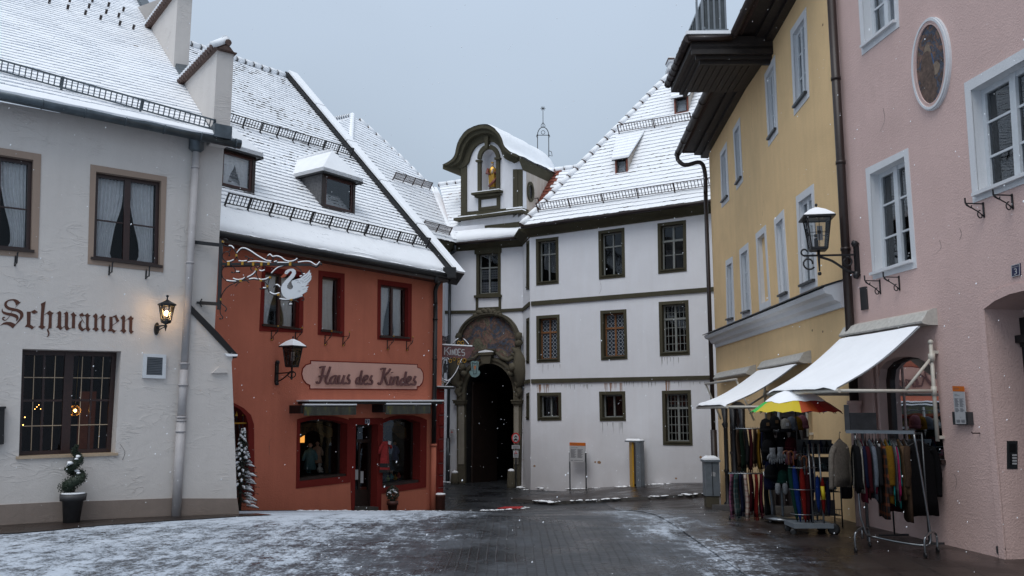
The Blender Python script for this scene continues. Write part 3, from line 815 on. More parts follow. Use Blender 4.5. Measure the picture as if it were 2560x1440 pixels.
# downpipe with hopper
sp_ = WA.st(462,800)[0]
top = WA.P(sp_,WA.st(480,378)[1],0.12)
mb = MB();mb.lathe(top + V((0,0,-.02)),[(0.07,-.02),(0.13,.03),(0.135,.27),(0.15,.28),(0.12,.28)],14)
mb.build('hopper',['zinc'],inn)
mb = MB();zb = WA.st(440,1255)[1]
zk = WA.st(455,1050)[1];zq = WA.st(458,925)[1]
mb.tube([top,WA.P(sp_,zq,0.12)],0.062,12);mb.tube([WA.P(sp_,zq,0.12),WA.P(sp_,zk,0.12)],0.07,12);mb.tube([WA.P(sp_,zk,0.12),WA.P(sp_,-0.05,0.12)],0.078,12)
for py in (420,660,912,965,1045,1053,1080): zc = WA.st(455,py)[1];mb.tube([WA.P(sp_,zc,.12),WA.P(sp_,zc + .03,.12)],0.088 if py > 900 else 0.072,12)
mb.build('downpipe',['pale_pipe'],inn)
# stepped parapet with tile copings
g_ = GL
z1 = g_.st(541,128)[1];sB = g_.st(438,100)[0];z2 = g_.st(438,-10)[1];sC = g_.st(338,10)[0];z3 = z2 + 1.2
zb_ = lambda s_: (RA.P(0,0).z - 0.12)
def parapet(mb):
    mb.prism(g_,[(0.3,zb_(0)),(0.3,z1),(sB,z1),(sB,z2),(sC,z2),(sC,z3),(-6.5,z3),(-6.5,zb_(0))],-0.30,0)
    pass
piece(inn,'parapet',['inn_wall'],parapet)
def coping(mb,args):
    for (sa,sb,zz) in (args,):
        n = int((sa - sb) / 0.13);tilt = 0.16
        mb.prism(g_,[(sa,zz + 0.002),(sa,zz + 0.02),(sb,zz + 0.02),(sb,zz + 0.002)],-0.34,0.08,1);mb.loft([[g_.P(s_,zz,.03),g_.P(s_,zz,-.30),g_.P(s_,zz + .14,-.17)] for s_ in (sa,sb)],1)
        for k in range(n):
            s_ = sa - (k + .5) * (sa - sb) / n
            a = g_.P(s_,zz + .02,0.12);b = g_.P(s_,zz + .17,-0.17)
            mb.tube([a,b],0.052,8,1);mb.tube([a + Z * .035 - g_.n * .01,b + Z * .07],[0.073,.080],8,0)
        mb.tube([g_.P(sa + .02,zz + .17,-0.17),g_.P(sb,zz + .17,-0.17)],0.06,8,1)
        mb.tube([g_.P(sa - .02,zz + .225,-0.13),g_.P(sb,zz + .23,-0.15)],0.085,8,0)
piece(inn,'coping',['snow','tile'],lambda m_: coping(m_,(0.36,sB,z1)));piece(inn,'coping',['snow','tile'],lambda m_: coping(m_,(sB + 0.06,sC,z2)))
# ventilator, notice case, flower box hooks
VQ = pq(WA,(358,884),(414,887),(412,947),(355,945))
mb = MB();mb.ring(VQ,0.055,0.0,0.05,0)
for k in range(10):
    b = 0.15 + 0.07 * k;mb.hexa([VQ.P(.17,b,.012),VQ.P(.83,b,.012),VQ.P(.83,b + .01,.045),VQ.P(.17,b + .01,.045),VQ.P(.17,b + .02,.012),VQ.P(.83,b + .02,.012),VQ.P(.83,b + .03,.045),VQ.P(.17,b + .03,.045)],1)
mb.qb(VQ,.15,.85,.12,.88,.004,.012,1)
mb.build('vent_grille',['paint_white','box_grey'],inn)
NQ = pq(WA,(-70,1020),(10,1018),(8,1110),(-74,1118))
mb = MB();mb.ring(NQ,0.06,0,0.09);mb.qb(NQ,.05,.95,.05,.95,0.0,0.03,1);mb.qb(NQ,-.02,1.04,.96,1.02,0,.11)
mb.build('notice_case',['black','glass_dark'],inn)
def hookbar(parent,fr,x,y,m,w_=22,h_=24,kind=0):
    mb = MB();a,b = fr.st(x,y);sc = (fr.hit(x,y) - CAM).length / F
    W_,H_ = w_ * sc,h_ * sc
    mb.hexa([fr.P(a + i,b + j,k) for k in (0,.012) for i,j in ((-.012,-H_ / 2),(.012,-H_ / 2),(.012,H_ / 2),(-.012,H_ / 2))])
    if kind == 0:
        mb.bar(fr.P(a,b - H_ * .35,0),fr.P(a,b - H_ * .35,0.22),0.02,0.012);mb.bar(fr.P(a,b - H_ * .35,.21),fr.P(a,b + H_ * .55,.21),0.02,0.012);mb.bar(fr.P(a,b + H_ * .55,.21),fr.P(a,b + H_ * .55,.26),0.02,0.012)
    else:
        e = 0.24
        mb.bar(fr.P(a,b + H_ * .4,0),fr.P(a,b + H_ * .4,e),0.018,0.012);mb.bar(fr.P(a,b + H_ * .4,e),fr.P(a,b + H_ * .75,e),0.016,0.012)
        c = [fr.P(a,b + H_ * (.35 - .2 * sin(t) - 0.1 * t * .3),e * (.9 - .1 * t) + .02 * cos(t * 2)) for t in [i * .3 for i in range(12)]]
        mb.tube(c,0.008,5)
        mb.tube([fr.P(a,b - H_ * .35 + 0.06 * cos(t) * (1 - t / 7),.05 + .05 * sin(t) * (1 - t / 7)) for t in [i * .4 for i in range(14)]],0.008,5)
        mb.tube([fr.P(a,b - H_ * .4,0.01),fr.P(a,b - H_ * .1,e * .35),fr.P(a,b + H_ * .2,e * .8),fr.P(a,b + H_ * .38,e * .95)],0.008,5)
        if m == 'gilt': mb.ball(fr.P(a,b + H_ * .78,e),0.022,8,1);mb.ball(fr.P(a,b - H_ * .45,.03),0.022,8,1)
    return mb.build('flower_box_bracket',['iron','gold'],parent)
for (x,y) in ((38,652),(273,675),(365,685)): hookbar(inn,WA,x,y,'iron')

# painted lettering, traced stroke by stroke
def map1(x,y): return WA.st(x / 7.529,730 + y / 7.529)
mb = MB();off = [0.004]
def ink(poly):
    off[0] += 0.00025;pts = [map1(*p) for p in poly]
    ids = mb.vs([WA.P(a,b,off[0]) for a,b in pts]);mb.poly_i(ids)
def pen(pts):
    off[0] += 0.00025;vstroke(mb,map1,WA,pts,off[0] - 0.0001,off[0])
pen([(340,190,26),(290,158,20),(230,147,13),(150,165,12),(105,215,24),(115,270,28),(170,310,28),(250,330,28),(330,348,28),(395,390,34),(408,450,32),(370,525,16),(300,605,8),(240,680,4)])
ink([(378,195),(350,170),(300,145),(250,160),(285,205),(300,258),(342,225)])
pen([(392,186,4),(285,295,4)]);pen([(232,355,4),(205,395,4)]);pen([(180,455,4),(135,512,5)])
ink([(0,632),(60,580),(120,562),(200,565),(250,585),(292,607),(238,686),(190,645),(130,615),(60,612),(0,637)])
pen([(42,312,3),(42,360,13),(75,392,24),(150,415,26),(240,432,30),(308,462,32),(325,500,24),(305,547,3)])
pen([(95,478,8),(62,480,12),(52,510,14),(85,532,10),(120,522,6),(150,490,4)])
ink([(503,370),(580,372),(570,600),(560,612),(505,610)]);ink([(505,604),(560,606),(635,655),(678,634),(598,707),(560,675),(520,660),(462,662)])
ink([(575,374),(650,333),(714,378),(660,413),(612,405),(598,388)])
ink([(768,220),(862,175),(845,260),(825,430),(818,630),(857,658),(790,708),(750,675),(715,662),(755,630),(775,280)])
ink([(828,430),(935,348),(980,385),(1012,392),(975,430),(972,560),(970,682),(905,685),(915,560),(918,440),(880,405),(828,440)])
pen([(925,682,10),(895,705,9),(902,735,16),(918,775,14),(908,818,11),(880,850,3)])
ink([(1040,415),(1125,355),(1152,385),(1148,630),(1165,672),(1210,638),(1216,650),(1130,721),(1095,675),(1048,668),(1080,635),(1090,430),(1078,402)])
ink([(1175,425),(1255,363),(1283,400),(1278,640),(1300,685),(1350,670),(1410,672),(1410,686),(1340,682),(1250,726),(1215,680),(1220,430),(1205,408)])
ink([(1310,438),(1385,375),(1412,420),(1445,435),(1412,465),(1408,680),(1348,680),(1355,470),(1335,426)])
ink([(1482,432),(1548,388),(1570,425),(1600,432),(1650,395),(1672,432),(1707,440),(1670,470),(1665,640),(1680,690),(1707,690),(1655,750),(1615,700),(1618,470),(1590,445),(1550,465),(1500,450)])
pen([(1505,452,5),(1586,586,5)])
ink([(1548,522),(1500,560),(1468,620),(1478,690),(1545,746),(1618,690),(1605,678),(1562,690),(1532,650),(1522,600),(1545,540)])
for dx,dy in ((0,0),(521,33)):
    k = lambda P_: [(x + dx,y + dy) for x,y in P_]
    ink(k([(1742,455),(1805,397),(1835,440),(1828,515),(1825,665),(1858,700),(1803,752),(1775,715),(1730,705),(1770,670),(1775,490)]))
    ink(k([(1828,516),(1945,410),(1960,445),(1997,455),(1968,500),(1962,680),(1975,705),(2000,703),(1942,763),(1905,715),(1910,500),(1880,480),(1828,526)]))
ink([(2055,465),(2115,466),(2118,640),(2110,690),(2165,728),(2203,710),(2140,778),(2100,740),(2020,740),(2055,690)])
ink([(2110,466),(2190,425),(2203,470),(2246,545),(2195,578),(2175,530),(2160,478),(2118,480)]);pen([(2215,560,6),(2110,632,5)])
mb.build('painted_lettering',['letter_brown'],inn,solid=False)
# ================================================================ the red house
b0 = at_y(590,1272,19.0);b1 = at_y(1106,1272,24.3)
WB = wall(b0[:2],b1[:2]);nB = WB.n
red = thing('red_house','terracotta red house with a tiled snowy roof, dormers and dark red window bands','building',WB.P(3,-0.7))
hB = []
sR = WB.st(1106,800)[0];sL = WB.st(590,800)[0] - 3.2
op = (((663,679),(750,692),(746,822),(658,812)),((806,690),(851,696),(850,830),(804,826)),((952,711),(1020,720),(1019,844),(951,841)))
ou = (((655,664),(759,681),(757,832),(648,828)),((796,676),(861,684),(860,843),(794,837)),((944,698),(1029,710),(1028,853),(943,849)))
win(red,WB,op[0],ou[0],depth=0.14,holes=hB,smat='red_trim',sash='brown_sash_red',fw=0.045,hb=(),mw=0.07,cur=[(0.05,0.46,'L'),(0.53,0.95,'R')],sill=0.05,sillmat='dark_brown')
win(red,WB,op[1],ou[1],depth=0.14,holes=hB,smat='red_trim',sash='brown_sash_red',fw=0.045,hb=(),leafs=1,cur=[(0.06,0.94,'N')],sill=0.05,sillmat='dark_brown')
win(red,WB,op[2],ou[2],depth=0.14,holes=hB,smat='red_trim',sash='brown_sash_red',fw=0.045,hb=(),mw=0.07,cur=[(0.05,0.47,'L'),(0.53,0.95,'R')],sill=0.05,sillmat='dark_brown')

def shopwindow(px,arch=0.07,side=0.0,stuff=None):
    """a display window with a shallow arched head"""
    Q = pq(WB,*px)
    lo = []
    for k in range(11):
        a = k / 10;lo.append(tuple(Q.st(a,1 - arch * (2 * a - 1) ** 2)))
    loop = [tuple(Q.st(0,0)),tuple(Q.st(1,0))] + lo[::-1]
    return Q,loop
Q1,l1 = shopwindow(((750,1046),(868,1050),(866,1190),(748,1203)))
Q2,l2 = shopwindow(((957,1046),(1050,1046),(1048,1206),(955,1219)))
doorQ = pq(WB,(889,1062),(944,1061),(941,1272),(886,1273))
hB += [l1,l2,doorQ.loop()]
# the arched window half hidden by the inn
aw = [WB.st(x,y) for x,y in ((560,1228),(620,1226),(620,1062),(614,1040),(600,1024),(582,1013),(560,1008))]
aw = aw[:1] + aw[1:] ;c_ = 2 * WB.st(566,1100)[0]
awl = [(c_ - a,b) for a,b in aw[1:]][::-1][1:]
awloop = aw[1:] + awl
hB.append(awloop)
ze = WB.st(800,640)[1] + 0.55
wallmesh('wall',WB,[(sL,-2.2),(sR,-2.2),(sR,WB.st(1100,672)[1]),(WB.st(560,590)[0],WB.st(560,575)[1] + .1),(sL,WB.st(560,575)[1] + .1)],hB,['red_wall'],red)
def sideB(mb):
    zt = WB.st(1100,672)[1]
    mb.hexa([WB.P(sR - .3,-2.2,-.36),WB.P(sR,-2.2,-.36),WB.P(sR,-2.2,-7),WB.P(sR - .3,-2.2,-7),WB.P(sR - .3,zt,-.36),WB.P(sR,zt,-.36),WB.P(sR,zt,-7),WB.P(sR - .3,zt,-7)])
    mb.prism(WB,[(sL,-2.2),(sR,-2.2),(sR,zt),(sL,zt)],-7.3,-7.0)
piece(red,'side_wall',['red_wall'],sideB)
def trim_band(name,fr,inner,outer,parent,m,proud=0.015,d=0.25):
    mb = MB();n = len(inner)
    for k in range(n):
        j = (k + 1) % n;mb.face([fr.P(*inner[k],0),fr.P(*inner[j],0),fr.P(*inner[j],-d),fr.P(*inner[k],-d)])
    mb.ringpoly(fr,inner,outer,-.01,proud)
    return mb.build(name,[m],parent,solid=False)
def offs(Q,loop,l,r,b,t):
    cx = sum(p[0] for p in loop) / len(loop);cy = sum(p[1] for p in loop) / len(loop);o = []
    for x,y in loop: o.append((x + (r if x > cx else -l),y + (t if y > cy else -b)))
    return o
def shopfront(Q,loop,l,r,b,t,name):
    d = 0.30
    mb = MB();mb.ring(Q,0.05,-d,-d + .05);mb.qb(Q,0.0,1,0.0,0.04,-d,-.02)
    f = mb.build('shop_window',['dark_brown'],red)
    trim_band('surround',WB,loop,offs(Q,loop,l,r,b,t),f,'red_trim',d=d)
    mb = MB();mb.face([Q.P(*p,-d + .02) for p in ((0,0),(1,0),(1,1),(0,1))]);mb.build('pane',['glass_dark'],f,solid=False)
    mb = MB();e = d + .05;z = e + 1.3
    i = mb.vs([Q.P(0,0,-e),Q.P(1,0,-e),Q.P(1,1,-e),Q.P(0,1,-e),Q.P(-.1,-.02,-z),Q.P(1.1,-.02,-z),Q.P(1.1,1.1,-z),Q.P(-.1,1.1,-z)])
    for q in ((4,5,6,7),(0,1,5,4),(1,2,6,5),(2,3,7,6),(3,0,4,7)): mb.fi([i[k] for k in q])
    mb.build('room',['room'],f,solid=False)
    return f
f1 = shopfront(Q1,l1,0.09,0.12,0.16,0.08,'a');f2 = shopfront(Q2,l2,0.06,0.26,0.15,0.08,'b')
# painted sign boards behind the glass
for Q,f,txt in ((Q1,f1,'FÜR DIE KLEINEN'),(Q2,f2,'DIE GROSSEN')):
    mb = MB();pts = [tuple(Q.st(.08 + .84 * k / 10,.84 + .10 * sin(pi * k / 10))) for k in range(11)] + [tuple(Q.st(.92 - .84 * k / 10,.70 + .06 * sin(pi * k / 10) - .05 * sin(3 * pi * k / 10))) for k in range(11)]
    mb.prism(WB,pts,-.42,-.40,0);TQ = Quad(WB,Q.st(.16,.88),Q.st(.84,.88),Q.st(.84,.77),Q.st(.16,.77));text_mesh(mb,txt,TQ,1,o1=-.395)
    mb.build('painted_board',[mat('board_ochre' + txt[:3],(0.10,0.062,0.020),0.7,var=.3) or 'board_ochre' + txt[:3],'black'],f)
mb = MB();mb.qb(Q1,.04,.36,.60,.72,-.50,-.47);mb.build('lit_shelf',['warm_shade'],f1)
# display goods: each toy or garment a thing
rnd = random.Random(5)
TOYC = [(.60,.56,.50),(.40,.26,.18),(.09,.20,.22),(.55,.38,.30),(.10,.14,.30),(.70,.70,.66),(.30,.05,.05)]
for k,c in enumerate(TOYC): mat('toy%d' % k,c,0.85,var=0.2,vs=30)
def toy(Q,a,b,o,h,mi,label,kind='bear'):
    base = Q.P(a,b,o);mb = MB()
    if kind == 'bear':
        mb.ball(base + Z * h * .30,h * .26,10,0,sz=1.15,amp=.1);mb.ball(base + Z * h * .74,h * .21,10,0,amp=.1)
        for sx in (-1,1):
            mb.ball(base + WB.d * sx * h * .15 + Z * h * .93,h * .075,6,0);mb.tube([base + WB.d * sx * h * .2 + Z * h * .45,base + WB.d * sx * h * .33 + Z * h * .22 + nB * h * .1],[h * .09,h * .07],6,0)
            mb.tube([base + WB.d * sx * h * .12 + Z * h * .1,base + WB.d * sx * h * .2 + Z * h * .06 + nB * h * .3],[h * .11,h * .09],6,0)
        mb.ball(base + Z * h * .70 + nB * h * .19,h * .08,6,1)
    else:
        pr = [(h * .05,h),(h * .10,h * .93),(h * .24,h * .84),(h * .26,h * .6),(h * .22,h * .4),(h * .30,h * .02)]
        mb.lathe(base,[(r,z) for r,z in pr],10,0)
        for sx in (-1,1): mb.tube([base + WB.d * sx * h * .2 + Z * h * .83,base + WB.d * sx * h * .36 + Z * h * .6,base + WB.d * sx * h * .38 + Z * h * .42],[h * .09,h * .08,h * .06],6,0)
        mb.ball(base + Z * h * 1.08,h * .11,8,1)
    cat = 'soft toy' if kind == 'bear' else 'clothing'
    nm = 'soft_toy' if kind == 'bear' else 'child_outfit'
    o_ = mb.single(nm,['toy%d' % mi,'toy0' if kind == 'bear' else 'skin_doll'],label,cat,base,group='goods in the toy shop windows')
    return o_
for a,b,h,m_,lb,kd in ((.10,.06,.22,0,'small pale soft toy in the lower corner of the shop window nearest the inn','bear'),(.22,.05,.17,3,'tan soft toy beside the pale one in the toy shop window','bear'),(.40,.05,.20,1,'brown soft toy low in the middle of the first toy shop window','bear'),(.66,.05,.19,2,'dark teal soft toy between brown and cream toys in the first shop window','bear'),(.88,.05,.25,5,'cream owl-like soft toy at the door end of the first shop window','bear'),
                            (.12,.22,.38,4,'small navy outfit on a display figure in the first shop window','out'),(.56,.12,.55,2,'dark teal child outfit on a stand in the first shop window','out'),(.78,.22,.45,1,'brown child outfit next to the teal one in the first shop window','out')):
    toy(Q1,a,b,-.62 - rnd.random() * .25,h,m_,lb,kd)
for a,b,h,m_,lb,kd in ((.18,.05,.2,5,'white soft toy under the hanging red coat inside the second shop window','bear'),(.80,.06,.2,3,'tan soft toy among bright toys in the second shop window','bear'),(.45,.2,.62,6,'dark red child outfit in the middle of the second shop window','out'),(.78,.34,.42,4,'navy child outfit high in the second shop window','out')):
    toy(Q2,a,b,-.62 - rnd.random() * .25,h,m_,lb,kd)
for k,(c,nme) in enumerate((((.35,.5,.05),'lime green'),((.05,.35,.4),'turquoise'),((.6,.35,.03),'yellow'),((.5,.08,.05),'red'))):
    mat('ball%d' % k,c,0.4);mb = MB();p = Q2.P(.50 + .10 * k,.075 + .02 * (k % 2),-.5);mb.ball(p,.06,10,0);mb.ball(p + V((0,0,.07)),.03,8,0)
    mb.single('plastic_toy',['ball%d' % k],nme + ' plastic toy low in the shop window beside the door','toy',p,group='goods in the toy shop windows')
# door
dS = MB();D_ = doorQ
dS.ring(D_,0.07,-.30,-.22);dS.qb(D_,.1,.9,.03,.22,-.29,-.25);dS.qb(D_,.46,.54,.2,.8,-.29,-.25);dS.qb(D_,.1,.9,.78,.82,-.29,-.24)
dr = dS.build('door',['dark_brown'],red)
mb = MB();mb.face([D_.P(*p,-.27) for p in ((.05,.03),(.95,.03),(.95,.97),(.05,.97))]);mb.build('pane',['glass_dark'],dr,solid=False)
mb = MB();mb.face([D_.P(*p,-.9) for p in ((-.3,0),(1.3,0),(1.3,1),(-.3,1))]);mb.build('room',['black'],dr,solid=False)
mb = MB();mb.qb(D_,.55,.68,.30,.44,-.245,-.24);mb.qb(D_,.3,.44,.34,.46,-.245,-.24);mb.build('door_notice',['board_white'],dr)
mb = MB();mb.tube([D_.P(.14,.42,-.2),D_.P(.14,.52,-.2)],.012,6);mb.build('handle',['steel'],dr)
mb = MB();dl = D_.loop();ol = [WB.st(x,y) for x,y in ((872,1045),(957,1045),(952,1276),(878,1279))]
for k in (0,1,3): j = (k + 1) % 4;mb.face([WB.P(*dl[k],0),WB.P(*dl[j],0),WB.P(*dl[j],-.30),WB.P(*dl[k],-.30)])
mb.ringpoly(WB,dl,ol,-.01,.014,closed=False);mb.ringpoly(WB,[dl[3],dl[0]],[ol[3],ol[0]],-.01,.014,closed=False)
mb.build('surround',['red_trim'],dr,solid=False)
mb = MB();mb.qb(D_,-.02,1.02,-.06,.025,-.3,.06);mb.build('doorstep',['kerb'],dr)
# house number
NP = pq(WB,(911,1048),(922,1048),(922,1059),(911,1059));mb = MB();mb.qb(NP,0,1,0,1,.016,.028);mb.ring(NP,.008,.028,.031,1);text_mesh(mb,'2',NP.inset(.04,.04,.025,.025),1,o1=.032);mb.build('house_number',['blue_sign','paint_white'],red)
# arched window with ironwork
mb = MB();mb.prism(WB,awloop,-.32,-.28);fa = mb.build('arched_window',['glass_dark'],red)
mb = MB();cx,cy = c_ / 2,sum(p[1] for p in awloop) / len(awloop)
outl = [(cx + (x - cx) * 1.28,cy + (y - cy) * 1.09) for x,y in awloop]
n = len(awloop)
for k in range(n): j = (k + 1) % n;mb.face([WB.P(*awloop[k],0),WB.P(*awloop[j],0),WB.P(*awloop[j],-.3),WB.P(*awloop[k],-.3)])
mb.ringpoly(WB,awloop,outl,-.01,.015);mb.build('surround',['red_trim'],fa,solid=False)
mb = MB();xs = [p[0] for p in awloop];x0,x1 = min(xs),max(xs);yb = min(p[1] for p in awloop)
for k in range(1,7): x = x0 + (x1 - x0) * k / 7;mb.bar(WB.P(x,yb,-.05),WB.P(x,WB.st(600,1040)[1],-.05),.014);
for k in range(1,7):
    x = x0 + (x1 - x0) * k / 7;z = WB.st(600,1040)[1];mb.loft([[WB.P(x - .035,z,-.05),WB.P(x + .035,z,-.05),WB.P(x,z + .01,-.06)],[WB.P(x,z + .10,-.05),WB.P(x + .004,z + .10,-.05),WB.P(x,z + .1,-.06)]],1)
for y in (1058,1200): z = WB.st(600,y)[1];mb.bar(WB.P(x0,z,-.05),WB.P(x1,z,-.05),.02,.03,1)
mb.build('ironwork',['iron','gold'],fa)

# hood over the shopfront, with two rolled awnings below
hq = pq(WB,(745,1003),(1077,1003),(1077,1009),(745,1009))
mb = MB();mb.qb(hq,0,1,-.2,.9,0,.42,0);mb.qb(hq,-.01,1.01,.9,1.5,0,.45,1)
mb.build('canopy',['black','snow'],red)
for k,(x0_,x1_,y0,y1) in enumerate(((760,890,1013,1037),(965,1076,1011,1034))):
    Fh = WB.shift(0.42);q = pq(Fh,(x0_,y0),(x1_,y0),(x1_,y1),(x0_,y1 + 2))
    a = thing('shop_awning',['grimy mossy canvas awning folded down over the left shop window of the red house','grimy mossy canvas awning folded down beside the red house downpipe'][k],'awning',q.P(.5,0,0),'folded awnings on the red house')
    mb = MB();mb.qb(q,0,1,0,.86,-.01,0.01);mb.build('valance',['tarp'],a)
    mb = MB();mb.tube([q.P(0,.92,-.02),q.P(1,.92,-.02)],.035,8);mb.build('front_bar',['dark_steel'],a)
    mb = MB();mb.qb(q,0,1,1.0,1.14,-.06,.03);mb.build('snow_cap',['snow'],a)
    mb = MB();mb.hexa([q.P(a_,b_,c) for b_ in (.2,1) for a_,c in ((-.06,-.41),(-.01,-.41),(-.01,.0),(-.06,.0))]);mb.build('bracket',['black'],a)

# roof
FB = WB.shift(0.38);EB0 = FB.hit(550,577);EB1 = FB.hit(1120,684)
GB = Fr(WB.P(sR + 0.12,0,0),nB,Z)
PB = GB.hit(716,190)
dB = (EB1 - EB0).normalized();uB = PB - EB1;uB -= dB * uB.dot(dB)
RB = Fr(EB1,dB,uB)
tr = RB.st(712,192)[1];trL = RB.st(575,163)[1];sl_ = RB.st(300,300)[0]
sv = RB.st(712,192)[0];sv0 = RB.st(1095,655)[0]
zl = RB.st(545,575)
poly = [(sl_,0),(sv0 + .1,0),(sv,tr),(sl_,trL)]
tiled(red,RB,poly,row=0.18,tile=0.17,th=0.034,dark=0.40,seed=5,name='roof',mats=('snow','tile_grey','snow'))
mb = MB()   # smooth sheet of snow on the lowest metre, where the eaves flatten
g1 = RB.st(560,545);g2 = RB.st(1060,630)
N_ = 70
lp = []
for k in range(N_ + 1):
    s_ = sl_ + (sv0 + .42 - sl_) * k / N_;w1 = 0.015 * noise.noise(V((s_ * 3,0,4)))
    w2 = 0.02 * noise.noise(V((s_ * 1.1,2,4)));lp.append([RB.P(s_,-.02,.0),RB.P(s_,-.02 + w1,.03 + w1 + w2),RB.P(s_,.30,.04 + w2),RB.P(s_,.60,.042 - w2),RB.P(s_,.92 + 5 * w1,.045 + w1),RB.P(s_,1.08 + 5 * w1,.02)])
mb.loft(lp,0,closed=False,smooth=True);mb.loft([[l[0],l[1],l[1] - Z * .08,l[0] - Z * .02] for l in lp],0)
mb.build('eaves_snow',['snow'],red,solid=False)
# ridge
mb = MB();ridgecap(mb,RB.P(sl_,trL,.05),RB.P(sv - .05,tr,.05),.10,.34);mb.build('ridge',['snow','tile_grey'],red)
# verge: a dark slot, then a raised white gable coping
def verge(mb):
    a0 = (sv0 + .02,.3);a1 = (sv,tr)
    def st(k,dx): return (a0[0] + (a1[0] - a0[0]) * k + dx,a0[1] + (a1[1] - a0[1]) * k)
    def slab(k0,k1,dx0,dx1,h0,h1,m):
        mb.hexa([RB.P(*st(k0,dx0),h0),RB.P(*st(k0,dx1),h0),RB.P(*st(k1,dx1),h0),RB.P(*st(k1,dx0),h0),RB.P(*st(k0,dx0),h1),RB.P(*st(k0,dx1),h1),RB.P(*st(k1,dx1),h1),RB.P(*st(k1,dx0),h1)],m)
    slab(-.04,1.015,0.03,.10,-.1,.15,1)
    for k in range(5): slab(-.04 + .211 * k,-.04 + .211 * (k + 1) - .004,.09,.46,.18,.235 + .004 * k,0)
    slab(-.04,1.01,.10,.46,-.25,.18,1)
piece(red,'verge_coping',['snow','black'],verge)
mb = MB();p_ = RB.P(sv0 + .02,.2,0);mb.box(p_ - V((.02,.25,.28)),p_ + V((.34,.2,.02)),0);mb.build('verge_foot',['black'],red)
# rear slope so that the roof is a closed volume
mb = MB();q0,q1 = RB.P(sl_,trL,0),RB.P(sv + .3,tr,0);bk = -nB * 4.5;mb.loft([[q0,q0 + bk - Z * 5,q0 - Z * 5 + nB * 2],[q1,q1 + bk - Z * 5,q1 - Z * 5 + nB * 2]],0);mb.build('rear_roof',['snow'],red)
# gutter and downpipe
mb = MB();a,b = RB.P(sl_,-.06,-.05),RB.P(.32,-.06,-.05);mb.tube([a,b],.085,10);mb.tube([b,b + dB * .03],.095,10);mb.build('gutter',['black'],red)
mb = MB();mb.hexa([WB.P(sl_ + 5,0,0)] * 8) if 0 else None
mb.loft([[a - Z * .05,a - Z * .17,a - Z * .17 - nB * .34,a - Z * .05 - nB * .34],[b - Z * .05 - dB * .3,b - Z * .17 - dB * .3,b - Z * .17 - dB * .3 - nB * .34,b - Z * .05 - dB * .3 - nB * .34]],0)
mb.build('eaves_board',['dark_brown'],red)
sd = WB.st(1079,1000)[0]
mb = MB();gp = RB.P(RB.st(1096,684)[0],-.08,-.1)
spline_tube(mb,[gp,gp - Z * .16,WB.P(sd + .1,WB.st(1085,712)[1] + .15,.2),WB.P(sd,WB.st(1080,722)[1],.1),WB.P(sd,WB.st(1080,760)[1],.1)],.062,10)
mb.tube([WB.P(sd,WB.st(1080,760)[1],.1),WB.P(sd,WB.st(1079,1112)[1],.1)],.062,10)
for y in (800,900,1000): z = WB.st(1079,y)[1];mb.tube([WB.P(sd,z,.1),WB.P(sd,z + .04,.1)],.075,10)
dpip = mb.build('downpipe',['black'],red)
mb = MB();mb.tube([WB.P(sd,WB.st(1079,1112)[1],.1),WB.P(sd,-1.2,.1)],.075,10);z = WB.st(1079,1112)[1];mb.tube([WB.P(sd,z - .04,.1),WB.P(sd,z + .03,.1)],.092,10);mb.build('pipe_foot',['red_wall'],red)
# corner pier with painted stones
mb = MB();x0_,x1_ = WB.st(1084,1100)[0],sR + .02;zt = WB.st(1095,972)[1]
mb.hexa([WB.P(x,z,o) for z in (-2,zt) for x,o in ((x0_,.0),(x1_,.0),(x1_,.09),(x0_,.09))])
for k in range(9):
    z = zt - .08 - .33 * k;w_ = .05 if k % 2 else 0
    mb.hexa([WB.P(x,zz,o) for zz in (z - .27,z) for x,o in ((x0_ + .1 + w_,.05),(x1_ - .02,.05),(x1_ - .02,.11),(x0_ + .1 + w_,.11))],1)
    mb.hexa([WB.P(x,zz,o) for zz in (z,z + .018) for x,o in ((x0_ + .1 + w_,.05),(x1_ - .02,.05),(x1_ - .02,.12),(x0_ + .1 + w_,.12))],2)
mb.build('corner_pier',['red_trim','red_trim','letter_mauve'],red)
mb = MB();mb.hexa([WB.P(x,z,o) for z in (zt,zt + .05) for x,o in ((x0_ - .02,0),(x1_ + .25,0),(x1_ + .25,.25),(x0_ - .02,.25))]);mb.hexa([WB.P(x,z,o) for z in (zt + .052,zt + .075) for x,o in ((x0_,0),(x1_ + .23,0),(x1_ + .23,.23),(x0_,.23))],1);mb.build('pier_ledge',['black','snow'],red)

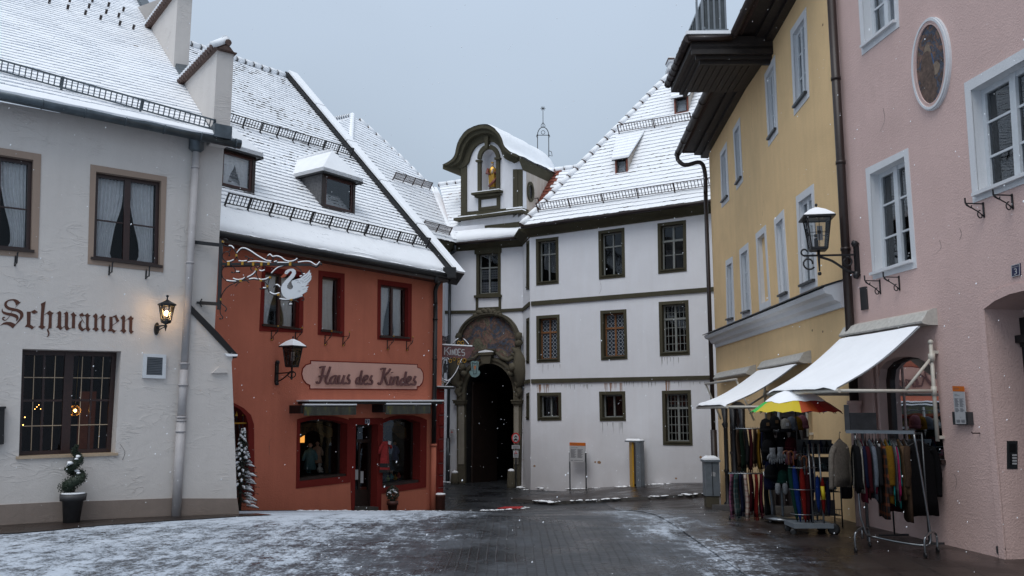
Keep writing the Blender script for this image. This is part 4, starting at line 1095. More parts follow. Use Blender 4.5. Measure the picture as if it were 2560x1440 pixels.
# dormers
def dormer(parent,R,px_bl,px_br,h,op,hood_h,over,mats,mwin,cur=None,hipped=True,label=None,out_d=0.0,sash='brown_sash_red',cheek='tile_grey'):
    """a small roof window: front parallel to the wall, cheeks running back into the slope, snowy hood"""
    A = R.hit(*px_bl);B = R.hit(*px_br);d = (B - A);d.z = 0;wd = d.length;d.normalize()
    n = d.cross(Z);z0 = (A.z + B.z) / 2;A = V((A.x,A.y,z0));fr = Fr(A,d,Z)
    # depth at which the top of the front box meets the slope
    un = R.u;back = h / un.z * V((un.x,un.y,0)).length
    o = MB();hs = []
    c = [(0.0,h),(wd,h),(wd,0),(0,0)]
    f = MB()
    Q = Quad(fr,(op,h - op * .8),(wd - op,h - op * .8),(wd - op,op),(op,op))
    f.ringpoly(fr,Q.loop(),c,-.06,0.0)
    k_ = back * .9
    for s_ in (0,wd):   # cheeks as thin triangular slabs
        t = .03 if s_ == 0 else -.03
        f.loft([[fr.P(s_,0,-.02),fr.P(s_,h,-.02),fr.P(s_,h,-back - .15)],[fr.P(s_ + t,0,-.02),fr.P(s_ + t,h,-.02),fr.P(s_ + t,h,-back - .15)]],1)
    dm = f.build('dormer',[mats,cheek],parent,label=label)
    s = MB();s.ring(Q,.05,-.08,-.02)
    if mwin > 1: s.qb(Q,.48,.52,0,1,-.08,-.03)
    s.build('window',[sash],dm)
    s = MB();s.face([Q.P(*p,-.05) for p in ((0,0),(1,0),(1,1),(0,1))]);s.build('pane',['glass'],dm,solid=False)
    s = MB();e = .07;z = .6
    i = s.vs([Q.P(0,0,-e),Q.P(1,0,-e),Q.P(1,1,-e),Q.P(0,1,-e),Q.P(0,0,-z),Q.P(1,0,-z),Q.P(1,1,-z),Q.P(0,1,-z)])
    for q in ((4,5,6,7),(0,1,5,4),(1,2,6,5),(2,3,7,6),(3,0,4,7)): s.fi([i[k] for k in q])
    s.build('room',['room'],dm,solid=False)
    if cur:
        for (a0,a1,kd) in cur: s = MB();curtain(s,Q,a0,a1,-.14,kd,amp=.012);s.build('curtain',['curtain'],dm,solid=False)
    # hood
    s = MB();ov = over
    if hipped:
        n_ = 12;rk = wd * .5
        def pt(a,b,z): return fr.P(a,h + z,b)
        cx = wd / 2;L1,R1 = (-ov,ov),(wd + ov,ov);apex = (cx,-wd * .30)
        rb = -back - hood_h * 2.2
        def surf(th,m):
            top = [pt(-ov,ov,th),pt(wd + ov,ov,th),pt(wd + ov,-back - .25,th),pt(-ov,-back - .25,th)]
            ap = pt(cx,apex[1],hood_h + th);rbp = pt(cx,rb,hood_h + th)
            s.face([top[0],top[1],ap],m);s.face([top[1],top[2],rbp,ap],m);s.face([top[3],top[0],ap,rbp],m)
            return top,ap,rbp
        t1,a1,r1 = surf(.0,1);t2,a2,r2 = surf(.10,0)
        for k in range(3):
            # front and side lips, lumpy
            A_,B_ = (t1[0],t1[1]) if k == 0 else ((t1[1],t1[2]) if k == 1 else (t1[3],t1[0]))
            C_,D__ = (t2[0],t2[1]) if k == 0 else ((t2[1],t2[2]) if k == 1 else (t2[3],t2[0]))
            lo = []
            for i_ in range(n_ + 1):
                t = i_ / n_;a = A_.lerp(B_,t);b = C_.lerp(D__,t);w1 = .018 * noise.noise(a * 6)
                lo.append([a + V((0,0,w1 - .01)),b + V((0,0,w1 * .5)),b + V((0,0,-.02)) * 1])
            s.loft(lo,0,closed=True)
        s.face([pt(-ov,ov,-.03),pt(wd + ov,ov,-.03),pt(wd + ov,-back - .2,-.03),pt(-ov,-back - .2,-.03)],1)
        for p_,q_ in ((t1[0],t1[1]),(t1[1],t1[2]),(t1[3],t1[0])): s.bar(p_ - Z * .03,q_ - Z * .03,.03,.05,1)
        s.tube([a2 + V((0,0,.0)),r2],.05,6,0)
    else:
        # shed: rises gently and dies into the slope
        run = hood_h
        rise = R.u.z / V((R.u.x,R.u.y,0)).length
        g = 0.90
        L_ = h / (rise - g);
        A0 = [fr.P(-ov,h - g * ov,ov),fr.P(wd + ov,h - g * ov,ov),fr.P(wd + ov,h + g * L_,-L_),fr.P(-ov - .55,h + g * L_ - .04,-L_)]
        s.hexa([p - Z * .04 for p in A0] + A0,1)
        rows = 8
        for r_ in range(rows):
            k0,k1 = r_ / rows,(r_ + 1) / rows
            a,b = A0[0].lerp(A0[3],k0),A0[1].lerp(A0[2],k0);c_,d_ = A0[1].lerp(A0[2],k1),A0[0].lerp(A0[3],k1)
            s.hexa([a,b,c_,d_,a + Z * .09,b + Z * .09,c_ + Z * .055,d_ + Z * .055],0)
        # fill the cheeks up to the shed
        for s_ in (0,wd):
            t = .03 if s_ == 0 else -.03
            s.loft([[fr.P(s_,h,-.02),fr.P(s_,h + g * L_ * .94,-L_ * .94),fr.P(s_,h,-back)],[fr.P(s_ + t,h,-.02),fr.P(s_ + t,h + g * L_ * .96,-L_ * .96),fr.P(s_ + t,h,-back)]],2)
    s.build('hood',['snow','black',cheek],dm,solid=False)
    return dm
dormer(red,RB,(806,522),(887,539),0.98,.09,.72,.14,'dark_brown',1)
dormer(red,RB,(545,468),(636,489),0.98,.09,.6,.12,'dark_brown',1,cur=[(.04,.52,'L'),(.5,.96,'R')])
# snow guards
for (a,b,hh) in (((560,516),(1066,622),.24),((560,308),(876,394),.22)):
    guard(red,RB.P(*RB.st(*a),.04),RB.P(*RB.st(*b),.04),RB.n * .8 + Z * .4,h=hh,step=.095,post=.62,r=.008,slope=RB.u)
for x,y in ((678,838),(738,842),(812,850),(857,852),(968,862),(1016,864)): hookbar(red,WB,x,y,'gilt',h_=26,kind=1)
# ================================================================ the monastery gate building
pC0 = at_y(1050,1205,34.8);pC1 = at_y(1308,1205,33.2);pD0 = at_y(1327,1222,31.9);pD1 = at_y(1795,1210,28.2)
WC = wall(pC0[:2],pC1[:2]);WR = wall(pC1[:2],pD0[:2]);WD = wall(pD0[:2],pD1[:2])
sC1 = (V(pC1[:2]) - V(pC0[:2])).length;sR1 = (V(pD0[:2]) - V(pC1[:2])).length;sD1 = (V(pD1[:2]) - V(pD0[:2])).length
mon = thing('monastery','white baroque monastery wing with olive window frames, an arched gateway and high snowy tiled roofs','building',WD.P(0,-1.1))
hC,hR,hD = [],[],[]
zeD = WD.st(1560,545)[1]
def dwin(fr,holes,o,style,parent=mon,inset=(.11,.11,.12,.11)):
    O = pq(fr,*o);Q = O.inset(*inset)
    kw = dict(out=O,depth=0.20,holes=holes,smat='olive_trim',rev='olive_trim',proud=.02,sill=.05,sillmat='olive_trim')
    if style == 'plain': win(parent,fr,Q,sash='grey_sash',leafs=2,hb=(),fw=.05,mw=.05,glass='glass_dark',rd=.4,top_t=.68,**kw)
    if style == 'six': win(parent,fr,Q,sash='grey_sash',leafs=2,hb=(.34,),fw=.05,mw=.07,glass='glass_dark',rd=.4,top_t=.66,**kw)
    if style == 'grid': win(parent,fr,Q,sash='grey_sash',leafs=2,hb=(.18,.35,.52,.84),vb=(.17,.34,.66,.83),fw=.05,mw=.07,bw=.018,glass='glass_dark',rd=.4,top_t=.70,**kw)
    if style == 'bull': win(parent,fr,Q,sash='ochre_sash',leafs=2,hb=(),fw=.045,mw=.065,glass='bullseye',top_t=.66,**kw)
    if style == 'low': win(parent,fr,Q,sash='grey_sash',leafs=2,hb=(),fw=.05,mw=.06,glass='glass_dark',rd=.4,**kw)
D_ = [(((1340,598),(1396,592),(1397,709),(1341,714)),'plain'),(((1496,578),(1561,569),(1563,693),(1498,699)),'plain'),(((1644,559),(1715,550),(1717,678),(1646,685)),'six'),
      (((1341,790),(1399,786),(1400,905),(1342,907)),'bull'),(((1501,777),(1566,773),(1569,898),(1503,901)),'bull'),(((1647,755),(1721,750),(1725,887),(1650,891)),'grid'),
      (((1343,982),(1403,981),(1404,1051),(1344,1052)),'low'),(((1498,979),(1563,978),(1565,1052),(1500,1053)),'low'),(((1655,977),(1727,975),(1732,1114),(1658,1113)),'grid')]
for o,s_ in D_: dwin(WD,hD,o,s_)
for y0,y1 in ((604,725),(797,909),(984,1050)): dwin(WR,hR,((1316.5,y0),(1323.5,y0 - 3),(1323.5,y1 - 1),(1316.5,y1)),'low',inset=(.09,.09,.11,.11))
zC = WC.st(1220,590)[1]
# gate opening
def arc(cx,cy,rx,ry,a0,a1,n):
    return [(cx + rx * cos(radians(a0 + (a1 - a0) * k / n)),cy - ry * sin(radians(a0 + (a1 - a0) * k / n))) for k in range(n + 1)]
gin = [(1166,1290)] + arc(1226,985,60.5,76,180,0,16) + [(1287,1290)]
gst = WC.sts(gin)
hC.append(gst)
# C window
cO = pq(WC,(1191,634),(1252,630),(1252,742),(1191,745));cQ = cO.inset(.12,.12,.16,.05)
fC,_ = win(mon,WC,cQ,cO,depth=.16,holes=hC,smat='olive_trim',sash='grey_sash',leafs=2,hb=(),fw=.05,mw=.06,top_t=.66,proud=.03,glass='glass_dark',rd=.3)
def lace(mb):
    for a0,a1 in ((.06,.46),(.54,.94)):
        for j in range(9):
            for i in range(4):
                a = a0 + (a1 - a0) * (i + .5) / 4;b = .06 + .56 * (j + .5) / 9
                if j in (4,): continue
                for q in range(2): mb.tube([cQ.P(a + .035 * cos(t) * (1 - .4 * q),b + .026 * sin(t) * (1 - .4 * q),-.19) for t in [k * pi / 5 for k in range(10)]],.010,4,closed=True)
piece(fC,'lattice',['paint_white'],lace)
def stonework(mb):   # panel and pediment above and below the gate window
    mb.ringpoly(WC,WC.sts([(1196,746),(1247,744),(1247,767),(1196,769)]),WC.sts([(1190,742),(1253,740),(1253,778),(1190,780)]),-.01,.035)
    mb.prism(WC,WC.sts([(1188,612),(1254,607),(1254,632),(1188,636)]),-.01,.07)
    mb.prism(WC,WC.sts([(1178,611),(1205,600),(1222,596),(1240,598),(1266,604),(1266,610),(1178,617)]),-.01,.16)
    mb.prism(WC,WC.sts([(1187,739),(1255,737),(1255,743),(1187,745)]),-.01,.10)
piece(mon,'window_stonework',['olive_trim'],stonework)
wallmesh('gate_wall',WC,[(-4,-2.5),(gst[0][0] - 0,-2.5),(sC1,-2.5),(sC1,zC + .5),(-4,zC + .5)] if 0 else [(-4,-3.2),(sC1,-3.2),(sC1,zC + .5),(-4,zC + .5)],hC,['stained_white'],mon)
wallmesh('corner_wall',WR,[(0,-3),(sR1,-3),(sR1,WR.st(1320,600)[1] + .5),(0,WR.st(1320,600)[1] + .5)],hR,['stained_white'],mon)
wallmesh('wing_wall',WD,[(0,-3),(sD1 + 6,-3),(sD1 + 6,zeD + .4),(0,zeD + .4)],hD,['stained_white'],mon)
# string courses, cornice
def courses(mb):
    for (pts,pr) in ((((1329,754),(1792,717),(1792,728),(1329,765)),.05),(((1329,948),(1792,938.5),(1792,949),(1329,958.5)),.05)):
        Q = pq(WD,*pts);mb.qb(Q,0,1.6,0,1,-.01,pr)
        zt,zb = WD.st(*pts[0])[1],WD.st(*pts[3])[1]
        a = [WR.P(0,z,o) for z in (zb + .0,zt + .0) for o in (-.01,pr)];b = [WR.P(sR1,z,o) for z in (zb,zt) for o in (-.01,pr)]
        zz = {'up': (WC.st(1305,771)[1],WC.st(1305,779)[1]),'lo': (WC.st(1305,952)[1],WC.st(1305,961)[1])}['up' if pts[0][1] < 800 else 'lo']
        mb.hexa([WR.P(0,zz[1],-.01),WR.P(sR1,zb,-.01),WR.P(sR1,zb,pr),WR.P(0,zz[1],pr),WR.P(0,zz[0],-.01),WR.P(sR1,zt,-.01),WR.P(sR1,zt,pr),WR.P(0,zz[0],pr)])
    for l,r in ((((1050,778),(1192,776)),None),(((1251,773),(1308,770)),None)):
        Q = pq(WC,l[0],l[1],(l[1][0],l[1][1] + 8),(l[0][0],l[0][1] + 8));mb.qb(Q,0,1,0,1,-.01,.05)
    for l in (((1050,957),(1140,956)),((1295,953),(1308,952))):
        Q = pq(WC,l[0],l[1],(l[1][0],l[1][1] + 9),(l[0][0],l[0][1] + 9));mb.qb(Q,0,1,0,1,-.01,.05)
piece(mon,'string_course',['olive_trim'],courses)
FD = WD.shift(.45);ED0 = FD.hit(1306,563);ED1 = FD.hit(1784,497);dD = (ED1 - ED0).normalized()
FC = WC.shift(.45);EC0 = FC.hit(1140,606);EC1 = FC.hit(1300,590);dC = (EC1 - EC0).normalized()
cb0,cb1 = WD.st(1327,592),WD.st(1786,531)
def cornice(mb):
    # a coved cornice: wall foot to eaves edge
    def prof(fr,s0,s1,zb0,zb1,E0,E1):
        L0,L1 = [],[]
        for k in range(6):
            t = k / 5;o = .45 * sin(t * pi / 2) ** 1.5;
            L0.append(fr.P(s0,zb0,0) + fr.n * (.03 + o * .9));L1.append(fr.P(s1,zb1,0) + fr.n * (.03 + o * .9))
            L0[-1].z = zb0 + (E0.z - .06 - zb0) * t;L1[-1].z = zb1 + (E1.z - .06 - zb1) * t
        a = L0 + [fr.P(s0,0,-.1) * 1];a[-1].z = E0.z - .06;b = L1 + [fr.P(s1,0,-.1) * 1];b[-1].z = E1.z - .06
        mb.loft([a,b],0)
        mb.hexa([fr.P(s0,zb0 - .02,0),fr.P(s1,zb1 - .02,0),fr.P(s1,zb1 - .02,.06),fr.P(s0,zb0 - .02,.06),fr.P(s0,zb0 + .05,0),fr.P(s1,zb1 + .05,0),fr.P(s1,zb1 + .05,.06),fr.P(s0,zb0 + .05,.06)])
    prof(WD,0,sD1 + 6,cb0[1],cb1[1] + (cb1[1] - cb0[1]) / sD1 * 6,ED0,ED1 + dD * 6)
    prof(WC,-4,sC1,WC.st(1130,628)[1],WC.st(1306,615)[1],EC0 - dC * 2,EC1)
    prof(WR,-.1,sR1,WC.st(1306,613)[1],cb0[1],EC1,ED0)
piece(mon,'cornice',['olive_trim'],cornice)

# main roof over the wing
uD = (-V((WD.n.x,WD.n.y,0)) * cos(radians(53)) + Z * sin(radians(53)));uD -= dD * uD.dot(dD)
RD = Fr(ED0,dD,uD)
hip = RD.st(1672,190);hipb = RD.st(1700,188)
sE = sD1 + 5.5
tiled(mon,RD,[(0,0),(sE,0),(sE,hip[1]),hip],row=0.225,tile=0.2,th=0.030,dark=0.30,seed=11,name='roof')
mb = MB();ridgecap(mb,RD.P(-.02,-.02,.04),RD.P(hip[0],hip[1],.04),.11,.46);mb.build('hip_tiles',['snow','tile'],mon)
mb = MB();ridgecap(mb,RD.P(hip[0],hip[1],.03),RD.P(sE,hip[1],.05),.11,.42,1,0);mb.build('ridge',['snow','tile_red'],mon)
mb = MB();a,b,c_ = RD.P(0,0,-.03),RD.P(hip[0],hip[1],-.03),RD.P(hip[0],hip[1],-.03) + V((-1.0,6.5,0));c_.z = a.z
b2 = RD.P(sE,hip[1],-.03);d_ = RD.P(sE,0,-.03) - V((WD.n.x,WD.n.y,0)) * 9
mb.face([a,b,c_]);mb.face([b,b2,d_,c_]);mb.build('rear_roof',['snow'],mon,solid=False)
for i in range(2):
    a,b,hh = (((1347,531),(1784,469),.27),((1549,335),(1730,305),.27))[i]
    guard(mon,RD.P(*RD.st(*a),.05),RD.P(*RD.st(*b),.05),RD.n * .7 + Z * .5,h=hh,step=.12,post=1.28,m='rust_iron',r=.010)
dormer(mon,RD,(1538,438),(1569,433),.66,.05,.1,.09,'tile_red',1,hipped=False,cheek='stain_cheek',sash='rust_iron')
dormer(mon,RD,(1686,287),(1721,280),.72,.05,.1,.09,'tile_red',1,hipped=False,cheek='stain_cheek',sash='rust_iron')
# drip edge of tiles at the eaves
piece(mon,'gutter',['dark_brown'],lambda m_: (m_.tube([RD.P(-.05,-.05,-.05),RD.P(sE,-.05,-.05)],.07,8),m_.tube([EC0 - dC * .1 - Z * .06,EC1 + Z * -.06],.07,8)))
# chimney far behind
cp = at_y(1687,190,33.5)
mb = MB();mb.box(cp + V((-.20,0,-1.2)),cp + V((.25,.5,.62)),0);mb.box(cp + V((-.28,-.08,.3)),cp + V((.33,.58,.42)),0);mb.box(cp + V((-.25,-.05,.62)),cp + V((.3,.55,.70)),0);mb.box(cp + V((-.27,-.07,.70)),cp + V((.32,.57,.76)),1);mb.box(cp + V((-.24,-.04,.76)),cp + V((.29,.54,.83)),2);mb.build('chimney',['white_trim','tile','snow'],mon)

# roof over the gateway and the lower roof running off to the left
uC = (-V((WC.n.x,WC.n.y,0)) * cos(radians(50)) + Z * sin(radians(50)));uC -= dC * uC.dot(dC)
RC = Fr(EC0,dC,uC)
rc0 = RC.st(1096,468);rc1 = RC.st(1152,456);rcE = RC.st(1430,425)
tC = rc1[1]
bare_c = RC.st(1352,480)
def bareC(s_,t_): 
    a = RC.st(1310,552);b = RC.st(1378,432);k = (t_ - a[1]) / (b[1] - a[1]);
    return 0 <= k <= 1.02 and s_ > a[0] - .1 and s_ < a[0] + (b[0] - a[0]) * k + .42 + .1 * noise.noise(V((0,t_ * 6,1)))
tiled(mon,RC,[(RC.st(1137,603)[0],0),(RC.st(1306,585)[0] + 2.5,0),(rcE[0] + .5,tC),(rc0[0],tC)],row=0.22,tile=0.2,th=0.03,dark=0.25,seed=14,name='roof',mats=('snow','tile_red','snow'),bare=bareC)
mb = MB();ridgecap(mb,RC.P(rc0[0],tC,.03),RC.P(rcE[0] + .5,tC,.03),.10,.4);mb.build('ridge',['snow','tile'],mon)
guard(mon,RC.hit(1322,514),RC.hit(1348,511),RC.n * .7 + Z * .5,h=.22,step=.12,post=1.3,m='rust_iron',r=.009)
mb = MB();lp = []
for k in range(41):
    s_ = -.05 + (RC.st(1296,592)[0] + .1) * k / 40;w1 = .02 * noise.noise(V((s_ * 2.5,3,1)))
    lp.append([RC.P(s_,-.03 + w1,-.01),RC.P(s_,-.02 + w1,.10 + w1),RC.P(s_,.35,.12),RC.P(s_,.7,.04)])
mb.loft(lp,0,closed=False,smooth=True);mb.build('eaves_snow',['snow'],mon,solid=False)
E0_ = EC0 + V((-.02,0,0));dE = V((-0.60,-0.80,0)).normalized()
dE = (at_y(1062,588,30.6) - E0_).normalized();
nE = V((-dE.y,dE.x,0))
if nE.y < 0: nE = -nE
dEr = -dE;
backE = V((-dEr.y,dEr.x,0)).normalized()
uE = backE * cos(radians(50)) + Z * sin(radians(50));uE -= dEr * uE.dot(dEr)
RE = Fr(E0_,dEr,uE)
ap = [RE.st(x,y) for x,y in ((881,290),(900,302),(978,373),(1076,467))]
far = RE.st(810,520)
polyE = [(far[0],0),(0,0),RE.st(1077,467),RE.st(978,371),RE.st(898,301),RE.st(881,290),(RE.st(862,325)[0] - 1.0,RE.st(862,325)[1]),]
# split in convex bands: rows are clipped row by row, so any outline single-valued per row will do
tiled(mon,RE,polyE,row=0.22,tile=0.2,th=0.028,dark=0.12,seed=17,name='roof')
mb = MB()
for a,b in (((878,291),(872,420)),((900,302),(966,420)),((966,420),(1000,470))): pass
ridgecap(mb,RE.hit(898,300),RE.hit(978,371),.10,.4);ridgecap(mb,RE.hit(978,371),RE.hit(1076,467),.10,.4)
mb.build('hip_tiles',['snow','tile'],mon)
# left flank of that roof: the slope turning away behind the red house
a = RE.hit(881,290);b = at_y(830,300,a.y + 2.5);c_ = at_y(800,420,a.y + 1.0);d_ = RE.hit(890,420)
q = (b - a);RF = Fr(a,a - b,(d_ - a) * -1)
mb = MB();mb.hexa([a,b,at_y(760,420,b.y),RE.hit(872,430),a - Z * .1,b - Z * .1,at_y(760,420,b.y) - Z * .1,RE.hit(872,430) - Z * .1])
rows = 9
for r_ in range(rows):
    k0,k1 = r_ / rows,(r_ + 1) / rows;A0,A1 = a.lerp(RE.hit(872,430),k0),a.lerp(RE.hit(872,430),k1);B0,B1 = b.lerp(at_y(760,420,b.y),k0),b.lerp(at_y(760,420,b.y),k1)
    n_ = V((0,-1,.5)).normalized();mb.hexa([A0,B0,B1,A1,A0 + n_ * .02,B0 + n_ * .02,B1 + n_ * .06,A1 + n_ * .06])
mb.build('flank_roof',['snow'],mon)
mb = MB();ridgecap(mb,a + Z * .04,b + Z * .04,.09,.3);ridgecap(mb,a + Z * .04,RE.hit(872,430) + Z * .05,.10,.34);mb.build('hip_tiles',['snow','tile_grey'],mon)
for a,b in (((980,451),(1073,475)),((1052,573),(1121,589))):
    guard(mon,RE.P(*RE.st(*a),.05),RE.P(*RE.st(*b),.05),RE.n * .6 + Z * .5,h=.26,step=.11,post=1.2,m='rust_iron',r=.009)
# valley between the two: a broad snowy channel
mb = MB();va,vb = RE.hit(1077,468),E0_ + Z * .05
mb.loft([[va + V((-.25,0,.02)),va + V((.05,-.05,.04)),va + V((.28,0,.0))],[vb + V((-.35,0,.05)),vb + V((0,-.12,.06)),vb + V((.3,0,.05))]],0,closed=False)
mb.build('valley',['snow'],mon,solid=False)
mb = MB();vb2 = E0_ + V((.30,0,.12));mb.tube([va + V((.1,0,.03)),va.lerp(vb2,.45) + V((.08,0,-.1)),vb2],.035,6);mb.build('valley_edge',['tile_grey'],mon)
mb = MB();mb.loft([[E0_ - Z * .05,E0_ - Z * .6 + backE * .4,E0_ - Z * .6 + backE * .8],[E0_ + dE * 6 - Z * .05,E0_ + dE * 6 - Z * .6 + backE * .4,E0_ + dE * 6 - Z * .6 + backE * .8]],0);mb.build('cornice',['olive_trim'],mon)
# a white wall under that roof
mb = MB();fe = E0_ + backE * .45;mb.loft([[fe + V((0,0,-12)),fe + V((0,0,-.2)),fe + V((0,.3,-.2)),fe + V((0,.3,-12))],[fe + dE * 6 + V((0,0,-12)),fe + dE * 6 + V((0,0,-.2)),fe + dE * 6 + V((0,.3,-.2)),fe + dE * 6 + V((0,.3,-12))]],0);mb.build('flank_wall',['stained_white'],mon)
# downpipe in the corner
mb = MB();sx = WC.st(1125,900)[0]
spline_tube(mb,[EC0 - dC * .05 - Z * .1,EC0 - dC * .05 - Z * .35,WC.P(sx,WC.st(1128,640)[1],.12),WC.P(sx,WC.st(1127,680)[1],.1)],.06,8)
mb.tube([WC.P(sx,WC.st(1127,680)[1],.1),WC.P(sx,-1.4,.1)],.062,8);zz = WC.st(1125,1095)[1];mb.tube([WC.P(sx,zz,.1),WC.P(sx,-1.4,.1)],.085,8)
mb.build('downpipe',['dark_steel'],mon)

# gate passage
mb = MB()
def passage(mb):
    dp = -7.5
    n = len(gst)
    for k in range(n - 1):
        a,b = gst[k],gst[k + 1]
        mb.face([WC.P(*a,-.001),WC.P(*b,-.001),WC.P(b[0],b[1],dp),WC.P(a[0],a[1],dp)])
    ids = mb.vs([WC.P(x,y,dp) for x,y in gst]);mb.poly_i(ids,1)
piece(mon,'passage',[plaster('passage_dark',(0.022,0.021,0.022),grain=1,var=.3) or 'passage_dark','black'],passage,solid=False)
def leafdoor(mb):
    xL = gst[0][0] + .03;mb.hexa([WC.P(xL,-1.2,-.35),WC.P(xL + .07,-1.2,-.35),WC.P(xL + .35,-1.2,-2.2),WC.P(xL + .28,-1.2,-2.2),WC.P(xL,2.9,-.35),WC.P(xL + .07,2.9,-.35),WC.P(xL + .35,2.9,-2.2),WC.P(xL + .28,2.9,-2.2)])
piece(mon,'gate_leaf',[mat('gate_wood',(0.020,0.010,0.007),.6,var=.3,vs=5) or 'gate_wood'],leafdoor)
q = pq(WC.shift(-6.5),(1219,1068),(1243,1068),(1243,1106),(1219,1106))
mb = MB();mb.qb(q,0,1,0,1,-.02,.02);mb.build('passage_notice',['box_grey'],mon)
# stone surround: piers, archivolt, capitals, scrolls
gout = [(1147,1290)] + arc(1226,985,81,92,180,0,16) + [(1302,1290)]
def surround(mb):
    go = WC.sts(gout);mb.ringpoly(WC,gst,go,-.01,.14,closed=False)
    gi2 = WC.sts([(1158,1005)] + arc(1226,985,70,84,180,0,16) + [(1295,1005)]);go2 = WC.sts([(1150,1005)] + arc(1226,985,78,90,180,0,16) + [(1301,1005)])
    mb.ringpoly(WC,gi2,go2,.12,.20,closed=False)
    for x0,x1 in ((1139,1168),(1284,1309)):
        for (ya,yb,o,e) in ((1003,1009,.24,0),(1009,1014,.19,3),(1000,1003,.28,-1)):
            mb.prism(WC,WC.sts([(x0 + e,ya),(x1 - e,ya),(x1 - e,yb),(x0 + e,yb)]),0,o)
    # keystone and its little snowy shelf
    mb.prism(WC,WC.sts([(1208,890),(1236,888),(1232,910),(1212,910)]),0,.32)
    mb.prism(WC,WC.sts([(1202,883),(1240,881),(1240,888),(1202,890)]),0,.36)
piece(mon,'gate_surround',['stone'],surround)
piece(mon,'keystone_snow',['snow'],lambda m_: m_.prism(WC,WC.sts([(1206,880),(1222,876),(1236,878),(1240,881.5),(1204,883.5)]),.05,.36))
piece(mon,'gate_pier',['pale_stone'],lambda m_: [m_.prism(WC,WC.sts([(x,1014),(x + w_,1014),(x + w_,1160),(x,1160)]),.14,.16) for x,w_ in ((1150,14),(1289,11))])
lun = [(1150,894)] + [(1143,862),(1147,838),(1160,812),(1182,792),(1205,784),(1225,781),(1248,783),(1272,793),(1290,812),(1300,836),(1303,862),(1296,888),(1280,901),(1262,899),(1246,887),(1240,878),(1203,880),(1194,890),(1180,902),(1162,904)]
lc = [tuple(p)[:2] for p in curve([V((x,y,0)) for x,y in lun],3,closed=True)]
cx_,cy_ = 1223,845
li = [(cx_ + (x - cx_) * .86,cy_ + (y - cy_) * .84) for x,y in lc]
piece(mon,'gate_painting',['fresco'],lambda m_: m_.prism(WC,WC.sts(li),-.01,.05))
def frame(mb):
    mb.ringpoly(WC,WC.sts(li),WC.sts(lc),-.01,.17)
    l2 = [(cx_ + (x - cx_) * .92,cy_ + (y - cy_) * .91) for x,y in lc];l3 = [(cx_ + (x - cx_) * .96,cy_ + (y - cy_) * .955) for x,y in lc];mb.ringpoly(WC,WC.sts(l2),WC.sts(l3),.15,.24)
    for k in range(16): # the garland at the top
        x = 1192 + 62 * k / 15;y = 789 - 10 * sin(pi * k / 15) + 3 * sin(k * 2.1);mb.ball(WC.P(*WC.st(x,y),.16),.10,8,amp=.35)
piece(mon,'painting_frame',['stone'],frame)
def scrolls(mb,sg_):
    for sgn,cx in ((sg_,1226),):
        X = lambda d_: cx + sgn * d_
        mb_ = lambda pts,r: mb.tube([WC.P(*WC.st(X(x),y),o) for x,y,o in pts],r,8)
        mb_([(60,872,.2),(74,880,.24),(80,905,.26),(82,930,.24),(80,955,.2),(72,965,.2),(66,955,.2)],[.06,.14,.26,.30,.22,.16,.06])      # seated figure's mass
        mb.ball(WC.P(*WC.st(X(72),897),.30),.125,8,amp=.2);mb.ball(WC.P(*WC.st(X(72),909),.26),.17,8,amp=.3);mb.ball(WC.P(*WC.st(X(64),920),.34),.18,8,amp=.4);mb.ball(WC.P(*WC.st(X(58),935),.34),.14,8,amp=.4)
        mb.ball(WC.P(*WC.st(X(75),843),.16),.15,8,sz=1.3,amp=.4);mb.ball(WC.P(*WC.st(X(74),858),.16),.16,8,amp=.4);mb.ball(WC.P(*WC.st(X(72),874),.16),.12,8,amp=.4)
        mb_([(72,965,.18),(78,980,.18),(74,992,.16),(68,985,.16)],[.14,.12,.09,.05])
        mb_([(56,885,.2),(66,888,.2),(70,898,.2)],[.05,.1,.08])
        mb_([(20,882,.2),(34,896,.2),(50,902,.2),(62,894,.2)],[.05,.08,.09,.06])
piece(mon,'carved_scroll',['stone'],lambda m_: scrolls(m_,1));piece(mon,'carved_scroll',['stone'],lambda m_: scrolls(m_,-1))
q = pq(WC,(1306,1074),(1312,1074),(1312,1083),(1306,1083));mb = MB();text_mesh(mb,'3',q,o1=.01);mb.build('house_number',['black'],mon,solid=False)

# ---------------------------------------------------------------- the gable with the statue niche
pf = at_y(1230,560,WC.hit(1230,560).y + .05);PF = Fr(V((pf.x,pf.y,0)),V((WD.d.x,WD.d.y,0)),Z)
oc = [(1121,418),(1138,409),(1150,396),(1157,372),(1166,352),(1182,333),(1205,322),(1228,320),(1248,328),(1262,343),(1270,362),(1276,376),(1289,387),(1304,393),(1311,397)]
ocs = [tuple(p)[:2] for p in curve([V((x,y,0)) for x,y in oc],4)]
ocst = PF.sts(ocs)
N2 = len(ocst)
ic = [(1156,428),(1170,416),(1180,400),(1188,384),(1194,372),(1204,361),(1224,356),(1240,360),(1250,374),(1255,390),(1264,405),(1279,419),(1293,426),(1306,428)]
gbl = [(1154,432)] + ocs[6:-5] + [(1307,420),(1307,535),(1154,548)]
body = PF.sts([(1154,420),(1160,392),(1170,365),(1190,342),(1222,332),(1248,342),(1262,372),(1285,398),(1306,408),(1307,536),(1154,549)])
nich = PF.sts([(1205,481),(1206,400)] + arc(1224,398,19,24,180,0,10) + [(1243,480)])
wallmesh('gable_wall',PF,body,[nich],['white_wall'],mon,th=.3)
def niche(mb):
    n = len(nich)
    bk = [PF.P(x,y,-.45) for x,y in nich]
    for k in range(n - 1): mb.face([PF.P(*nich[k]),PF.P(*nich[k + 1]),bk[k + 1],bk[k]])
    mb.face([PF.P(*nich[0]),PF.P(*nich[-1]),bk[-1],bk[0]])
    ids = mb.vs(bk);mb.poly_i(ids)
